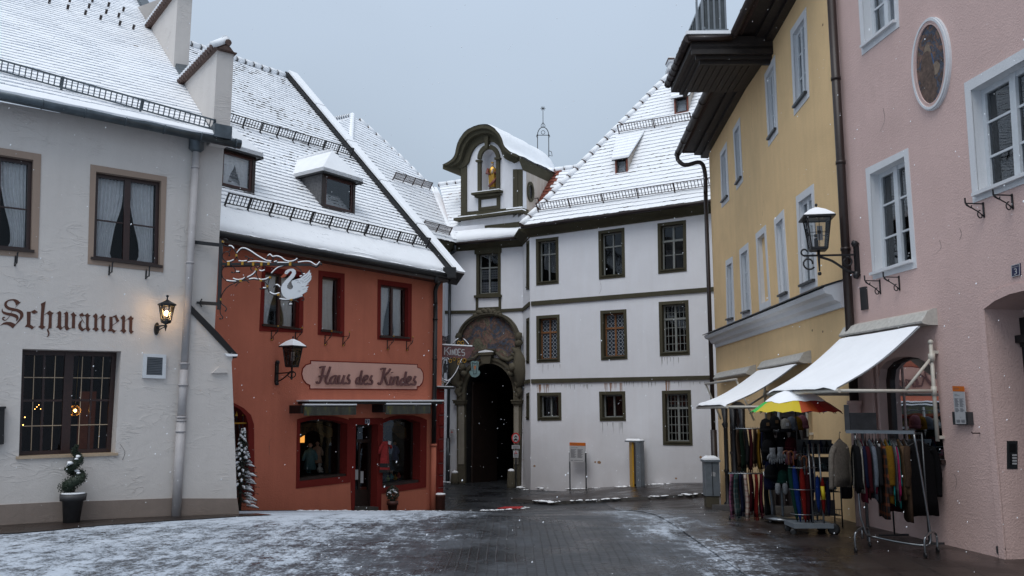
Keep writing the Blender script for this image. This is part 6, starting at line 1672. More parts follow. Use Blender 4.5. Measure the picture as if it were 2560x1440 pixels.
# ---------------------------------------------------------------- awnings
def awning(label,fr,s0,s1,zt,zf,ext,fs0=None,fs1=None,pole=None,brace=True,group='fabric awnings over the shops',snow=True):
    a = thing('awning',label,'awning',fr.P((s0 + s1) / 2,zf,0),group)
    def cas(mb):
        pr = [(0.0,-.10),(.13,-.10),(.21,-.08),(.22,-.055),(.17,.01),(.13,.07),(.05,.105),(0,.11)]
        mb.loft([[fr.P(s0,zt + z,o) for o,z in pr],[fr.P(s1 - .012,zt + z,o) for o,z in pr]],0)
        mb.loft([[fr.P(s1 - .012,zt + z * 1.08,o * 1.03) for o,z in pr],[fr.P(s1 + .012,zt + z * 1.08,o * 1.03) for o,z in pr]],0)
    piece(a,'cassette',['awning_box'],cas)
    f0 = s0 + .06 if fs0 is None else fs0;f1 = s1 - .10 if fs1 is None else fs1
    if ext > .6:
        def fab(mb):
            R_ = 14;lo = []
            for k in range(R_ + 1):
                t = k / R_;z = zt - .12 + (zf - zt + .16) * t - .07 * sin(pi * t);o = .22 + (ext - .22) * t
                lo.append([fr.P(f0 + (f1 - f0) * i / 10,z - .012 * sin(pi * i / 10),o) for i in range(11)])
            mb.loft(lo,0,closed=False,smooth=True)
            mb.loft([[p - Z * .012 for p in l] for l in lo],0,closed=False,smooth=True)
        piece(a,'fabric',['canvas'],fab,solid=False)
        def sn(mb):
            R_ = 14;lo = []
            for k in range(R_ + 1):
                t = k / R_;z = zt - .12 + (zf - zt + .16) * t - .07 * sin(pi * t);o = .24 + (ext - .24) * t
                th = .012 + .035 * t ** 2
                row = []
                for i in range(17):
                    e = i / 16;h = th * min(1,9 * e,9 * (1 - e)) * (1 + .3 * noise.noise(V((e * 6,t * 6,s0))))
                    row.append(fr.P(f0 + .01 + (f1 - f0 - .02) * e,z - .012 * sin(pi * e) + .004 + h,o + (h * .5 if k == R_ else 0)))
                lo.append(row)
            lo.append([p - Z * .04 + fr.n * .03 for p in lo[-1]])
            mb.loft(lo,0,closed=False,smooth=True)
        piece(a,'snow_cover',['snow'],sn,solid=False)
    piece(a,'front_bar',['cream_metal'],lambda m_: (m_.tube([fr.P(f0 - .05,zf,ext),fr.P(f1 + .04,zf,ext)],.027,8)))
    for s_ in (f0,f1):
        piece(a,'arm',['cream_metal'],lambda m_: m_.tube([fr.P(s_,zf,ext),fr.P(s_ + (.0 if ext > .6 else 0),zf if ext > .6 else zf - .9,.06)],.023,8))
    if brace:
        pz0,pz1 = pole
        for s_ in (f0,f1):
            piece(a,'wall_pole',['cream_metal'],lambda m_: (m_.tube([fr.P(s_,pz0,.09),fr.P(s_,pz1,.09)],.026,8),m_.ball(fr.P(s_,pz1 + .03,.09),.038,8),m_.tube([fr.P(s_,zf - .06,.09),fr.P(s_,zf + .06,.09)],.038,8),m_.bar(fr.P(s_,pz1 - .1,.09),fr.P(s_,pz1 - .1,0),.04),m_.bar(fr.P(s_,pz0 + .05,.09),fr.P(s_,pz0 + .05,0),.04)))
            piece(a,'brace',['cream_metal'],lambda m_: (m_.tube([fr.P(s_,pz1 - .18,.10),fr.P(s_,zf + .02,.48)],.021,8),m_.tube([fr.P(s_,pz1 - .22,.09),fr.P(s_,pz1 - .12,.09)],.045,8)))
    return a
s1_ = WP.st(2343,800)[0];s0_ = WP.st(2150,825)[0] - .25
zf = WP.st(2345,978)[1]
awning('large snow-covered awning stretched out from the pink house above the clothes rail',WP,s0_,s1_,WP.st(2344,792)[1],zf,1.42,fs1=s1_ - .04,pole=(WP.st(2362,1103)[1],WP.st(2338,862)[1]))
t1 = WY.st(2028,893)[0];t0 = WY.st(1918,905)[0];zy = WY.st(2028,1020)[1]
awning('snow-covered awning of the yellow house, stretched out behind the rainbow umbrella',WY,t0,t1,WY.st(2026,893)[1],zy + .02,1.5,pole=(zy - .5,zy + .45))
t1b = WY.st(1890,925)[0];t0b = WY.st(1803,935)[0]
awning('rolled-up awning at the far end of the yellow house, arms hanging down',WY,t0b,t1b,WY.st(1890,925)[1],WY.st(1890,925)[1] - .2,.42,brace=False)
# ================================================================ lanterns
def lantern(label,c,r_top,r_bot,h,roof_r,roof_h,snow=True,lit=False,n=4,rot=0.4,name='wall_lantern',group=None,clear='lamp_glass'):
    """c: centre of the lantern's foot"""
    t = thing(name,label,'lantern',c,group)
    def cor(r,z,k): a = rot + 2 * pi * k / n;return c + V((r * cos(a),r * sin(a),z))
    mb = MB()
    for k in range(n):
        mb.bar(cor(r_bot,0,k),cor(r_top,h,k),.018,.018);mb.bar(cor(r_bot,0,k),cor(r_bot,0,k + 1),.022,.03);mb.bar(cor(r_top,h,k),cor(r_top,h,k + 1),.022,.03)
        if not lit:
            m_ = (r_bot + r_top) / 2;mb.bar(cor(m_,h * .5,k),cor(m_,h * .5,k + 1),.008);a,b = (cor(r_bot,0,k) + cor(r_bot,0,k + 1)) / 2,(cor(r_top,h,k) + cor(r_top,h,k + 1)) / 2;mb.bar(a,b,.008)
            q = (a + b) / 2
            for e in range(4): mb.ball(q + V((.02 * cos(e * pi / 2 + .8),0,.02 * sin(e * pi / 2 + .8))),.014,6)
    mb.loft([[cor(r_bot,-.03,k) for k in range(n)],[cor(r_bot,0,k) for k in range(n)]])
    mb.build('frame',['iron'],t)
    mb = MB()
    for k in range(n): mb.face([cor(r_bot * .97,.01,k),cor(r_bot * .97,.01,k + 1),cor(r_top * .97,h - .01,k + 1),cor(r_top * .97,h - .01,k)])
    mb.build('glass',[clear],t,solid=False)
    mb = MB();mb.loft([[cor(roof_r,h,k) for k in range(n)],[cor(roof_r,h + .025,k) for k in range(n)],[cor(roof_r * .5,h + roof_h * .62,k) for k in range(n)],[cor(.015,h + roof_h,k) for k in range(n)]])
    mb.tube([c + Z * (h + roof_h - .01),c + Z * (h + roof_h + .05)],.012,6);mb.ball(c + Z * (h + roof_h + .06),.024,8);mb.build('roof',['iron'],t)
    if snow:
        mb = MB();mb.loft([[cor(roof_r * .97,h + .028,k) for k in range(n)],[cor(roof_r * .93,h + .045,k) for k in range(n)],[cor(roof_r * .5,h + roof_h * .62 + .03,k) for k in range(n)],[cor(.03,h + roof_h + .02,k) for k in range(n)]]);mb.build('snow_cap',['snow'],t)
    mb = MB()
    if lit: mb.tube([c,c + Z * h * .32],.022,8);mb.ball(c + Z * h * .52,.036,10,1,sz=1.2)
    else:
        mb.box(c + V((-.05,-.02,0)),c + V((.0,.03,h * .35)));mb.box(c + V((-.02,-.05,h * .28)),c + V((.06,-.03,h * .75)),1)
    mb.build('lamp',['iron','warm_bulb' if lit else 'board_white'],t)
    return t
# the lit one on the inn
lw = WA.hit(391,818);lc_ = at_y(415,804,lw.y - .28)
t = lantern('small black lantern with its lamp lit, on the inn wall beside the downpipe',lc_,.12,.072,.27,.15,.10,snow=False,lit=True,n=6,rot=.2)
mb = MB();a,b = WA.st(391,822);mb.prism(WA,[(a + .035 * cos(k) * 1.2,b + .11 * sin(k)) for k in [i * pi / 6 for i in range(12)]],0,.03)
spline_tube(mb,[WA.P(a,b + .04,.02),(WA.P(a,b + .04,.02) + lc_) / 2 - Z * .03,lc_ - Z * .06],.015,6);spline_tube(mb,[WA.P(a,b - .06,.02),(WA.P(a,b,.02) + lc_) / 2 - Z * .06,lc_ - Z * .08],.010,6)
mb.lathe(lc_ - Z * .16,[(.006,0),(.012,.03),(.02,.06),(.03,.09),(.012,.11),(.075,.14)],8);mb.build('bracket',['iron'],t)
pl = bpy.data.lights.new('lantern_light','POINT');pl.energy = 5;pl.color = (1,.55,.2);pl.shadow_soft_size = .04
po = bpy.data.objects.new('lantern_light',pl);COL.objects.link(po);po.location = lc_ + V((0,-0.0,.17));
# red house
lw = WB.hit(690,930);lc_ = at_y(730,915,lw.y - .42)
t = lantern('black lantern with a snow cap on a scrolled arm, left of the script shop sign',lc_,.215,.145,.42,.31,.17,n=4,rot=.25)
mb = MB();a,b = WB.st(690,932)
mb.hexa([WB.P(a + x,b + z,o) for z in (-.22,.22) for x,o in ((-.04,0),(.04,0),(.04,.05),(-.04,.05))]);e = lc_ - Z * .14
for z in (.24,-.24): mb.ball(WB.P(a,b + z,.05),.055,8,amp=.4)
mb.bar(WB.P(a,b - .02,.03),e + (e - WB.P(a,b,.0)) * .12,.026);spline_tube(mb,[WB.P(a,b - .20,.03),WB.P(a,b - .16,.22),e + V((-.05,0,-.02))],.018,6);mb.tube([e - Z * .12,e + Z * .14],.022,8);mb.ball(e - Z * .14,.03,8)
for sg in (-1,1): mb.tube([e + V((sg * .09 * cos(q),0,-.05 + .07 * sin(q))) * 1 for q in [k * .5 for k in range(10)]],.012,6)
mb.build('bracket',['iron'],t)
# pink house
lw = WP.hit(2146,640);lc_ = at_y(2046,622,lw.y - .0)
t = lantern('large black snow-capped lantern on a scrolled arm in front of the yellow house',lc_,.245,.165,.47,.335,.165,n=4,rot=.62)
mb = MB();e = lc_ - Z * .11;a,b = WP.st(2146,640);wq = WP.P(a,b,.02)
mb.bar(wq + Z * .02,e + V((-.22,0,0)),.028);mb.tube([e + Z * .1,e - Z * .24],[.026,.012],8);mb.ball(e - Z * .28,.032,8)
mb.tube([e + V((-.22 - .05 * sin(q),0,.05 - .05 * cos(q))) for q in [k * .45 for k in range(11)]],.014,6)
mb.tube([e + V((-.16 + .10 * sin(q + 2.2) * (1 - q / 14),0,-.12 + .10 * cos(q + 2.2) * (1 - q / 14))) for q in [k * .45 for k in range(14)]],.014,6)
spline_tube(mb,[e + V((.02,0,-.02)),e + V((.2,0,-.08)),e.lerp(wq,.7) - Z * .22,wq - Z * .27],.020,6)
mb.tube([wq + V((-.16 + .08 * sin(q) * (1 - q / 16),0,-.09 + .08 * cos(q) * (1 - q / 16))) for q in [k * .45 for k in range(14)]],.013,6)
mb.hexa([WP.P(a + x,b + z,o) for z in (-.27,.15) for x,o in ((-.035,0),(.035,0),(.035,.06),(-.035,.06))])
for z in (.19,-.30): mb.ball(WP.P(a,b + z,.05),.06,8,amp=.5)
mb.build('bracket',['iron'],t)

# ================================================================ the swan sign
Ys = WA.P(scA,0).y - .22
SF = Fr((0,Ys,0),(1,0,0),Z)
sg = lambda x,y: SF.st(540 + x / 6.546,580 + y / 6.546)
s3 = lambda x,y,o=0: SF.P(*sg(x,y),o)
sw = thing('swan_sign','wrought iron hanging sign with a white swan and gilded collars at the inn corner','hanging sign',s3(70,600))
mb = MB();mb.bar(s3(85,130),s3(50,1270),.055,.05);mb.bar(s3(95,525),s3(1560,535),.035,.045);mb.tube([s3(*p) for p in ((1540,535),(1600,560),(1640,575),(1680,545),(1700,510),(1722,520),(1722,545))],.016,6)
mb.bar(s3(40,565,-.05),s3(600,550,-.05),.014,.02)
for a,b in (((482,605),(70,215)),((500,757),(55,1180))):
    w0 = WA.shift(.03).hit(*a);mb.bar(w0,s3(*b),.03,.06)
    for q in (-1,1): mb.tube([w0 + V((.05,0,0)),w0 + V((.01,0,q * .03)),w0 + V((.03,0,q * .07))],.012,5)
    mb.bar(w0 - V((.05,.03,0)),w0,.02,.04)
SC = [[(110,170),(130,215),(190,235),(250,240),(300,290),(330,350),(335,410),(300,460),(230,495),(160,480),(110,430),(105,370),(140,330),(190,325),(220,350),(215,385)],[(190,325),(230,310),(235,285)],[(120,120),(170,115),(195,150)],
      [(340,400),(345,350),(400,290),(470,280),(560,320),(660,390),(760,450),(830,485),(890,490),(925,460),(925,420),(885,380),(850,400),(830,430)],[(345,400),(360,450),(420,490),(490,490),(530,450),(530,415),(490,400)],[(530,450),(560,425),(600,440)],
      [(925,440),(990,410),(1060,430),(1130,480),(1210,500),(1290,480),(1330,450),(1360,480)],[(935,440),(930,480),(960,500),(1000,490),(1005,460)],
      [(95,640),(130,570),(190,545),(270,560),(310,610),(325,655),(385,660)],[(325,655),(290,670),(260,660)],[(570,620),(570,580),(620,550),(665,580),(660,640),(600,710),(520,760),(410,800),(300,820),(200,810),(120,760),(95,690),(95,640)],
      [(590,640),(570,600)],[(800,610),(800,580),(750,550),(690,580),(660,660),(680,740),(740,795),(820,785),(890,740),(910,690),(1000,600),(1110,560),(1210,550),(1310,575),(1380,620),(1415,690)],
      [(410,800),(520,790),(620,775),(740,800),(810,830),(845,890),(825,930),(770,925),(725,930)],[(410,800),(300,840),(190,900),(110,1000),(80,1090),(90,1170),(150,1220),(175,1260),(155,1290)],[(430,800),(360,840),(315,890)],[(430,800),(500,800),(545,835)],
      [(280,770),(340,795),(420,790),(470,760),(500,715)],[(880,750),(855,830),(850,920),(880,1000),(950,1035),(1020,1030),(1060,1000)],[(945,910),(960,880),(1010,880),(1050,920),(1065,960)],[(1010,1050),(1040,1100),(1130,1120),(1240,1115),(1330,1090),(1410,1060),(1440,1090),(1430,1120),(1400,1110)],
      [(1240,1115),(1195,1150),(1195,1190),(1230,1200),(1250,1185)],[(1240,1115),(1300,1120),(1350,1150)],[(65,1270),(75,1340),(110,1390),(100,1420),(65,1418)]]
for pl_ in SC: spline_tube(mb,[s3(*p) for p in pl_],.0085,5,4)
for x,y in ((215,385),(235,285),(1005,462),(490,400),(600,440),(385,660),(260,660),(155,1290),(65,1418),(725,930),(1415,690),(830,430)): mb.ball(s3(x,y),.017,6)
mb.build('ironwork',['iron'],sw)
mb = MB()
for x,y,w_,h_ in ((213,520,40,60),(440,515,40,55),(616,528,38,55),(750,528,38,55),(866,520,38,48),(1220,527,40,56),(338,385,22,40),(662,617,34,32),(408,799,42,36),(740,797,40,24),(888,745,30,30),(845,890,24,34),(1025,1028,40,30),(1236,1112,40,22),(115,160,22,30),(82,1104,16,34)):
    a,b = sg(x - w_ / 2,y + h_ / 2),sg(x + w_ / 2,y - h_ / 2)
    mb.hexa([SF.P(u,v,o) for v in (a[1],b[1]) for u,o in ((a[0],-.028),(b[0],-.028),(b[0],.032),(a[0],.032))])
mb.build('gilded_collars',['gold'],sw)
mb = MB()
for pl_ in ([(340,350),(400,278),(470,268),(560,308),(660,376),(760,436),(830,470),(905,480)],[(845,395),(885,368),(925,405),(990,396),(1060,416),(1130,466),(1210,485),(1290,466),(1330,436)],[(520,495),(640,482),(800,497),(900,500)],[(1000,503),(1200,505)],[(1340,500),(1450,485),(1540,490),(1600,525),(1640,545),(1672,520),(1700,488)],[(180,488),(230,485),(290,455)],[(210,228),(255,232),(295,275)],[(370,475),(440,482),(505,472)],
            [(280,762),(340,783),(420,778),(470,748)],[(510,745),(600,695),(650,640)],[(170,795),(250,805),(330,808)],[(700,770),(740,782),(820,772),(880,735)],[(905,680),(1000,590),(1100,553)],[(540,775),(620,762),(680,775)],[(880,985),(950,1020),(1040,1000)],[(975,868),(1010,868),(1050,905)],[(1040,1095),(1130,1108),(1230,1100),(1330,1076),(1415,1046)],[(710,628),(750,640),(795,622)],[(770,915),(820,920)],[(1200,1185),(1245,1180)],[(330,650),(380,652)],[(1370,728),(1405,722)],[(1425,690),(1455,690)],[(950,492),(1000,478)]):
    spline_tube(mb,[s3(*p) + Z * .006 for p in pl_],.011,5,4)
mb.build('snow_cover',['snow'],sw)
swan = [(1128,660),(1140,638),(1175,617),(1220,602),(1268,602),(1302,628),(1310,675),(1282,735),(1232,785),(1190,835),(1166,875),(1166,912),(1190,938),(1225,942),(1254,922),(1262,892),(1245,850),(1237,822),(1250,797),(1300,780),(1380,757),(1430,715),(1500,668),(1537,620),(1535,678),(1558,668),(1548,726),(1570,712),(1552,766),(1566,762),(1530,812),(1485,858),(1512,850),(1455,896),(1520,888),(1488,930),(1506,936),(1478,966),(1496,970),(1430,1012),(1380,1052),(1300,1080),(1220,1097),(1150,1086),(1100,1042),(1072,982),(1066,912),(1092,850),(1150,782),(1210,722),(1246,672),(1244,645),(1215,636),(1190,662),(1162,690),(1130,688)]
mb = MB();mb.prism(SF,[sg(*p) for p in swan],-.012,.012)
swn = mb.build('swan',['paint_white'],sw)
mb = MB()
for p in ([(1300,800),(1340,790),(1350,810)],[(1380,800),(1430,810),(1420,840)],[(1330,830),(1370,830),(1380,850)],[(1420,760),(1470,730),(1510,690)],[(1440,790),(1500,750),(1540,700)],[(1450,830),(1510,790),(1545,745)],[(1400,900),(1440,890)],[(1340,970),(1380,965),(1370,985)],[(1420,940),(1470,930)]): spline_tube(mb,[s3(x,y,.013) for x,y in p],.0025,4,3)
mb.ball(s3(1150,660,.012),.008,6);mb.build('feather_lines',['print_grey'],swn)
mb = MB();mb.prism(SF,[sg(*p) for p in ((1124,672),(1058,738),(1078,749),(1118,740),(1152,718),(1150,694),(1132,692))],-.011,.011);mb.build('beak',[mat('beak',(.30,.06,.02),.5) or 'beak'],swn)

# ================================================================ shop sign in script
sp0 = [(777,903),(1042,912),(1042,919),(1050,922),(1056,932),(1057,945),(1054,957),(1048,964),(1041,966),(1041,973),(775,971),(775,962),(766,958),(758,948),(755,935),(757,922),(765,913),(777,910)]
cxs,cys = 908,938
sgn = thing('shop_sign','pale pink painted panel with raised script letters reading Haus des Kindes','sign',WB.hit(908,940))
mb = MB();mb.prism(WB,WB.sts(sp0),-.005,.012);mb.build('panel',['sign_pink'],sgn)
mb = MB();outer = [(cxs + (x - cxs) * 1.012,cys + (y - cys) * 1.07) for x,y in sp0];mb.ringpoly(WB,WB.sts(sp0),WB.sts(outer),-.004,.015);mb.build('border',['red_trim'],sgn)
mH = lambda x,y: WB.st(740 + x / 7.529,890 + y / 7.529)
STR = [[(418,222),(455,205),(525,200)],[(500,205),(478,290),(450,420),(415,500),(375,515),(358,478)],[(402,385),(480,380),(545,372)],[(614,202),(594,280),(560,370),(532,455),(540,508),(575,525),(612,490)],
       [(720,372),(665,385),(622,440),(618,500),(655,520),(700,480),(728,400)],[(736,365),(708,480),(728,520),(770,500)],[(790,362),(765,470),(785,520),(830,495),(868,410)],[(880,362),(852,480),(872,522),(915,500)],[(975,350),(945,415),(978,470),(960,522),(905,508)],
       [(1180,400),(1130,415),(1102,480),(1120,528),(1165,505),(1195,420)],[(1210,275),(1188,380),(1172,490),(1195,530),(1232,505)],[(1232,478),(1300,435),(1318,385),(1285,368),(1248,420),(1240,495),(1275,530),(1322,510)],[(1400,365),(1370,435),(1402,482),(1385,530),(1328,522)],
       [(1562,250),(1600,236),(1660,236)],[(1640,240),(1615,340),(1580,480),(1545,535),(1512,500)],[(1745,240),(1700,310),(1622,385)],[(1640,385),(1665,480),(1695,540),(1740,530)],[(1768,388),(1742,490),(1758,540),(1795,520)],[(1776,305),(1779,318)],
       [(1828,388),(1812,460),(1792,545)],[(1805,470),(1850,400),(1888,400),(1882,460),(1868,520),(1890,545),(1928,520)],[(2015,425),(1965,432),(1932,490),(1945,545),(1990,525),(2020,450)],[(2040,295),(2020,400),(2005,500),(2022,545),(2060,520)],
       [(2055,498),(2115,450),(2128,405),(2098,388),(2062,440),(2056,510),(2090,545),(2138,522)],[(2218,380),(2188,450),(2216,492),(2198,545),(2140,532)]]
mb = MB()
for k,st_ in enumerate(STR): vstroke(mb,mH,WB,[(x,y,15) for x,y in st_],.040 + k * .0004,.075 + k * .0004,sub=5)
for k in range(14): x = 400 + k * 135;mb.bar(WB.P(*mH(x,480),0),WB.P(*mH(x,480),.045),.012) if False else None
mb.build('lettering',['letter_mauve'],sgn)

# ================================================================ hanging signs round the corner of the red house
Yk = WB.P(sR,0).y + .25
KF = Fr((0,Yk,0),(1,0,0),Z)
ks = lambda x,y: KF.st(1080 + x / 6.546,780 + y / 6.546)
k3 = lambda x,y,o=0: KF.P(*ks(x,y),o)
kt = thing('hanging_sign','pink hanging board with pale letters KINDES and gilt scrolls at the corner','hanging sign',k3(200,650))
mb = MB();mb.prism(KF,[ks(*p) for p in ((90,545),(690,575),(700,600),(660,620),(640,690),(600,750),(570,765),(90,730))],-.02,.02);mb.build('board',['letter_mauve'],kt)
mb = MB()
def kl(pts,w_=9): vstroke(mb,ks,KF,[(x,y,w_) for x,y in pts],.021,.030,sub=3)
for dx,P_ in ((0,[[(210,578),(206,702)],[(284,578),(216,644)],[(236,626),(290,702)]]),(0,[[(303,615),(300,700)]]),(0,[[(303,580),(303,590)]]),(0,[[(330,705),(332,615),(362,700),(364,615)]]),(0,[[(380,706),(382,612),(412,625),(412,690),(382,706)]]),(0,[[(470,612),(432,612),(430,708),(470,708)],[(432,660),(462,660)]]),(0,[[(532,620),(495,618),(492,660),(530,665),(528,712),(488,712)]])):
    for p in P_: kl(p,8)
mb.build('lettering',['board_white'],kt)
mb = MB();spline_tube(mb,[k3(*p) for p in ((340,525),(390,470),(430,448),(455,470),(455,510))],.012,5);spline_tube(mb,[k3(*p) for p in ((490,510),(485,470),(515,450),(555,490),(605,548))],.012,5)
mb.bar(k3(60,535),k3(700,570),.03);spline_tube(mb,[k3(*p) for p in ((170,800),(230,750),(290,800),(380,760),(410,860),(440,890),(480,800),(510,760),(560,765))],.012,5)
spline_tube(mb,[k3(*p) for p in ((175,800),(160,950),(180,1080),(240,1140),(310,1110),(390,1010),(440,900))],.012,5);spline_tube(mb,[k3(*p) for p in ((300,1125),(215,1225))],.012,5)
mb.build('ironwork',['iron'],kt)
mb = MB()
for x,y,r in ((440,505,22),(500,505,22),(300,800,22),(365,770,20),(440,780,18),(435,840,20),(530,795,26),(170,1150,14),(180,1330,16),(175,1400,14)):
    rr = r / 6.546 / F * Yk * 1.03;mb.tube([k3(x,y,.01) + V((rr * cos(q),0,rr * 1.2 * sin(q))) for q in [i * pi / 6 for i in range(12)]],rr * .33,5,closed=True)
mb.build('gilt_scrolls',['gold'],kt)
mb = MB();mb.loft([[k3(x,528 + (x - 60) * .053 - 14 + 6 * noise.noise(V((x * .02,0,0))),o) for o in (-.03,.03)] + [k3(x,534 + (x - 60) * .053,o) for o in (.035,-.035)] for x in range(100,700,40)])
for p_ in ([(165,1085),(235,1128),(305,1098),(385,998),(435,890)],[(300,1112),(220,1212)],[(175,795),(230,742),(285,790)],[(410,848),(440,878),(480,790),(505,752)],[(350,515),(395,460),(430,440)],[(515,442),(560,485),(600,535)]): spline_tube(mb,[k3(*p) + Z * .012 for p in p_],.014,5,3)
mb.build('snow_cover',['snow'],kt)
mb = MB();mb.prism(KF,[ks(*p) for p in ((205,800),(222,790),(235,812),(228,850),(285,850),(286,862),(240,880),(255,935),(245,950),(250,1065),(235,980),(200,1000),(185,1070),(215,1090),(190,1095),(172,1075),(185,980),(182,900),(190,850),(205,840))],-.006,.006)
mb.bar(k3(190,990),k3(285,998),.012);mb.bar(k3(225,740),k3(225,790),.008);mb.build('figure_cutout',['black'],kt)
hs_ = thing('heart_shield_sign','pale blue-green shield-shaped sign with an orange heart, hanging before the gateway','hanging sign',k3(700,900))
mb = MB();mb.prism(KF,[ks(*p) for p in ((632,815),(665,800),(700,808),(735,800),(765,815),(760,880),(755,960),(772,955),(788,985),(775,1030),(740,1060),(700,1070),(655,1060),(620,1020),(612,975),(632,955),(645,965),(640,880))],-.015,.015);mb.build('shield',['verdigris'],hs_)
mb = MB();mb.prism(KF,[ks(*p) for p in ((702,955),(688,920),(682,890),(690,875),(700,885),(712,875),(722,888),(716,920))],.014,.022);mb.build('heart',[mat('heart_orange',(.40,.12,.03),.5) or 'heart_orange'],hs_)
mb = MB();l_ = [(655,825),(700,850),(742,825),(735,900),(725,1010),(680,1015),(668,900)];
for a,b in zip(l_,l_[1:] + l_[:1]): mb.bar(k3(*a,.018),k3(*b,.018),.012)
mb.bar(k3(700,810),k3(700,745),.012);mb.bar(k3(560,760),k3(705,760),.014);mb.build('outline',['iron'],hs_)
KF2 = Fr((0,Yk + .8,0),(1,0,0),Z);k2 = lambda x,y: KF2.st(1080 + x / 6.546,780 + y / 6.546)
mb = MB();mb.prism(KF2,[k2(*p) for p in ((100,390),(160,380),(200,400),(240,400),(290,360),(275,430),(285,525),(100,525))],-.015,.015)
dq = Quad(KF2,k2(172,415),k2(250,412),k2(250,475),k2(172,475));text_mesh(mb,'AUS',dq,1,o1=.018);dq = Quad(KF2,k2(175,485),k2(225,485),k2(225,515),k2(175,515));text_mesh(mb,'GS',dq,1,o1=.018)
mb.bar(KF2.P(*k2(100,530)),KF2.P(*k2(320,530)),.02);mb.single('small_hanging_sign',['dark_steel','board_white'],'small dark hanging sign half hidden behind the red house, pale letters ending in AUS','hanging sign',KF2.P(*k2(200,450)))

# ================================================================ plants
def leaves(mb,c,r,n,size,m=0,sx=1,sy=1,sz=1,shell=.55,snow=None,rnd=random):
    for _ in range(n):
        d = V((rnd.gauss(0,1),rnd.gauss(0,1),rnd.gauss(0,1))).normalized();k = shell + (1 - shell) * rnd.random() ** .5
        p = c + V((d.x * sx,d.y * sy,d.z * sz)) * r * k
        a = V((rnd.gauss(0,1),rnd.gauss(0,1),rnd.gauss(0,1))).normalized();b = a.orthogonal().normalized();s_ = size * (.6 + .8 * rnd.random())
        mb.face([p - a * s_,p + b * s_ * .5,p + a * s_,p - b * s_ * .5],m)
def pot(mb,c,r0,r1,h,rim=.03,m=0):
    mb.lathe(c,[(r0 * .6,.01),(r0,0),(r1 * .96,h - .10),(r1 * .99,h - .10),(r1 + rim,h - .10),(r1 + rim * 1.3,h),(r1 - .0,h),(r1 - .01,h - .05)],20,m)
pc = WA.hit(172,1305);pc = WA.P(WA.st(170,1306)[0],0,.26);pc.z = gz(pc.x,pc.y)
tp_ = thing('spiral_topiary','spiral-cut box tree dusted with snow in a dark tapered pot by the inn wall','potted plant',pc)
mb = MB();pot(mb,pc,.115,.155,.44);mb.build('pot',['pot_dark'],tp_)
mb = MB();mb.lathe(pc + Z * .455,[(.17,-.01),(.165,.005),(.1,.012),(.01,.015)],18);mb.build('snow_rim',['snow'],tp_)
mb = MB();mb.tube([pc + Z * .4,pc + Z * 1.15],[.02,.01],6);mb.build('trunk',['bark'],tp_)
mb = MB();mb2 = MB();rnd = random.Random(3)
for k in range(60):
    t = k / 59;a = t * 2 * pi * 2.4 + 2.6;r = .095 * (1 - t) ** .8 + .012;rr = .105 * (1 - t) ** .75 + .028
    q = pc + V((cos(a) * r,sin(a) * r,.52 + .66 * t));leaves(mb,q,rr,60,.013,rnd=rnd,shell=.3)
    mb.ball(q,rr * .7,6,0,amp=.3)
    if 14 < k < 42 and rnd.random() < .35: mb2.ball(q + V((0,-rr * .75,rr * .6)),.028 + .02 * rnd.random(),8,0,sz=.6,amp=.5)
mb.build('foliage',['leaf_dark'],tp_,solid=False);mb2.build('snow_clumps',['snow'],tp_)
# the snowy little fir by the arched window
fc = at_y(600,1244,WB.hit(600,1240).y - .35);fc.z = gz(fc.x,fc.y)
ft = thing('fir_tree','small fir tree heavy with snow, half hidden behind the inn buttress','tree',fc)
mb = MB();Hf = at_y(590,1072,fc.y).z - fc.z;mb.tube([fc,fc + Z * Hf],[.04,.008],6);mb.build('trunk',['bark'],ft)
mb = MB();ms_ = MB();rnd = random.Random(9)
for k in range(170):
    t = (k / 169) ** .8;z = .12 + (Hf - .12) * t;L_ = (.38 * (1 - t) + .04) * (.75 + .5 * rnd.random());a = k * 2.4
    p0 = fc + Z * z;p1 = p0 + V((cos(a) * L_,sin(a) * L_,-.12 * L_ - .02))
    for j in range(26): q = p0.lerp(p1,j / 25);d = V((rnd.uniform(-1,1),rnd.uniform(-1,1),-.5)).normalized() * .045;mb.face([q - d * .2,q + d,q + d * .9 + V((.008,.008,.01))])
    if rnd.random() < .5: ms_.tube([p0.lerp(p1,.35) + Z * .02,p0.lerp(p1,.7) + Z * .03,p1 + Z * .01],[.012,.026 + .014 * rnd.random(),.008],5)
mb.build('needles',['leaf_conifer'],ft,solid=False);ms_.build('snow_clumps',['snow'],ft)
# little shrub under the shop window, dark barrel planter
pc = at_y(981,1274,WB.hit(981,1270).y - .35);pc.z = gz(pc.x,pc.y)
sh = thing('potted_shrub','small round shrub dusted with snow in a brown pot right of the shop door','potted plant',pc)
mb = MB();pot(mb,pc,.10,.13,.26,.015);mb.build('pot',['pot_brown'],sh)
mb = MB();leaves(mb,pc + Z * .44,.17,900,.02,sz=1.25,shell=.4);mb.build('foliage',['leaf_dark'],sh,solid=False)
mb = MB();rnd = random.Random(4)
for k in range(26): a = rnd.random() * 6.28;r = .13 * rnd.random() ** .5;mb.ball(pc + V((r * cos(a),r * sin(a) - .03,.58 - r * .9)),.018 + .012 * rnd.random(),6,0,sz=.6,amp=.4)
mb.build('snow_clumps',['snow'],sh)
pc = at_y(1099,1271,WB.P(sR,0).y - .25);pc.z = gz(pc.x,pc.y)
bp_ = thing('barrel_planter','dark red round planter capped with snow at the foot of the red corner pier','planter',pc)
mb = MB();mb.lathe(pc,[(.13,0),(.15,.02),(.155,.36),(.165,.37),(.165,.42),(.14,.42),(.13,.3)],18);mb.build('tub',['pot_brown'],bp_)
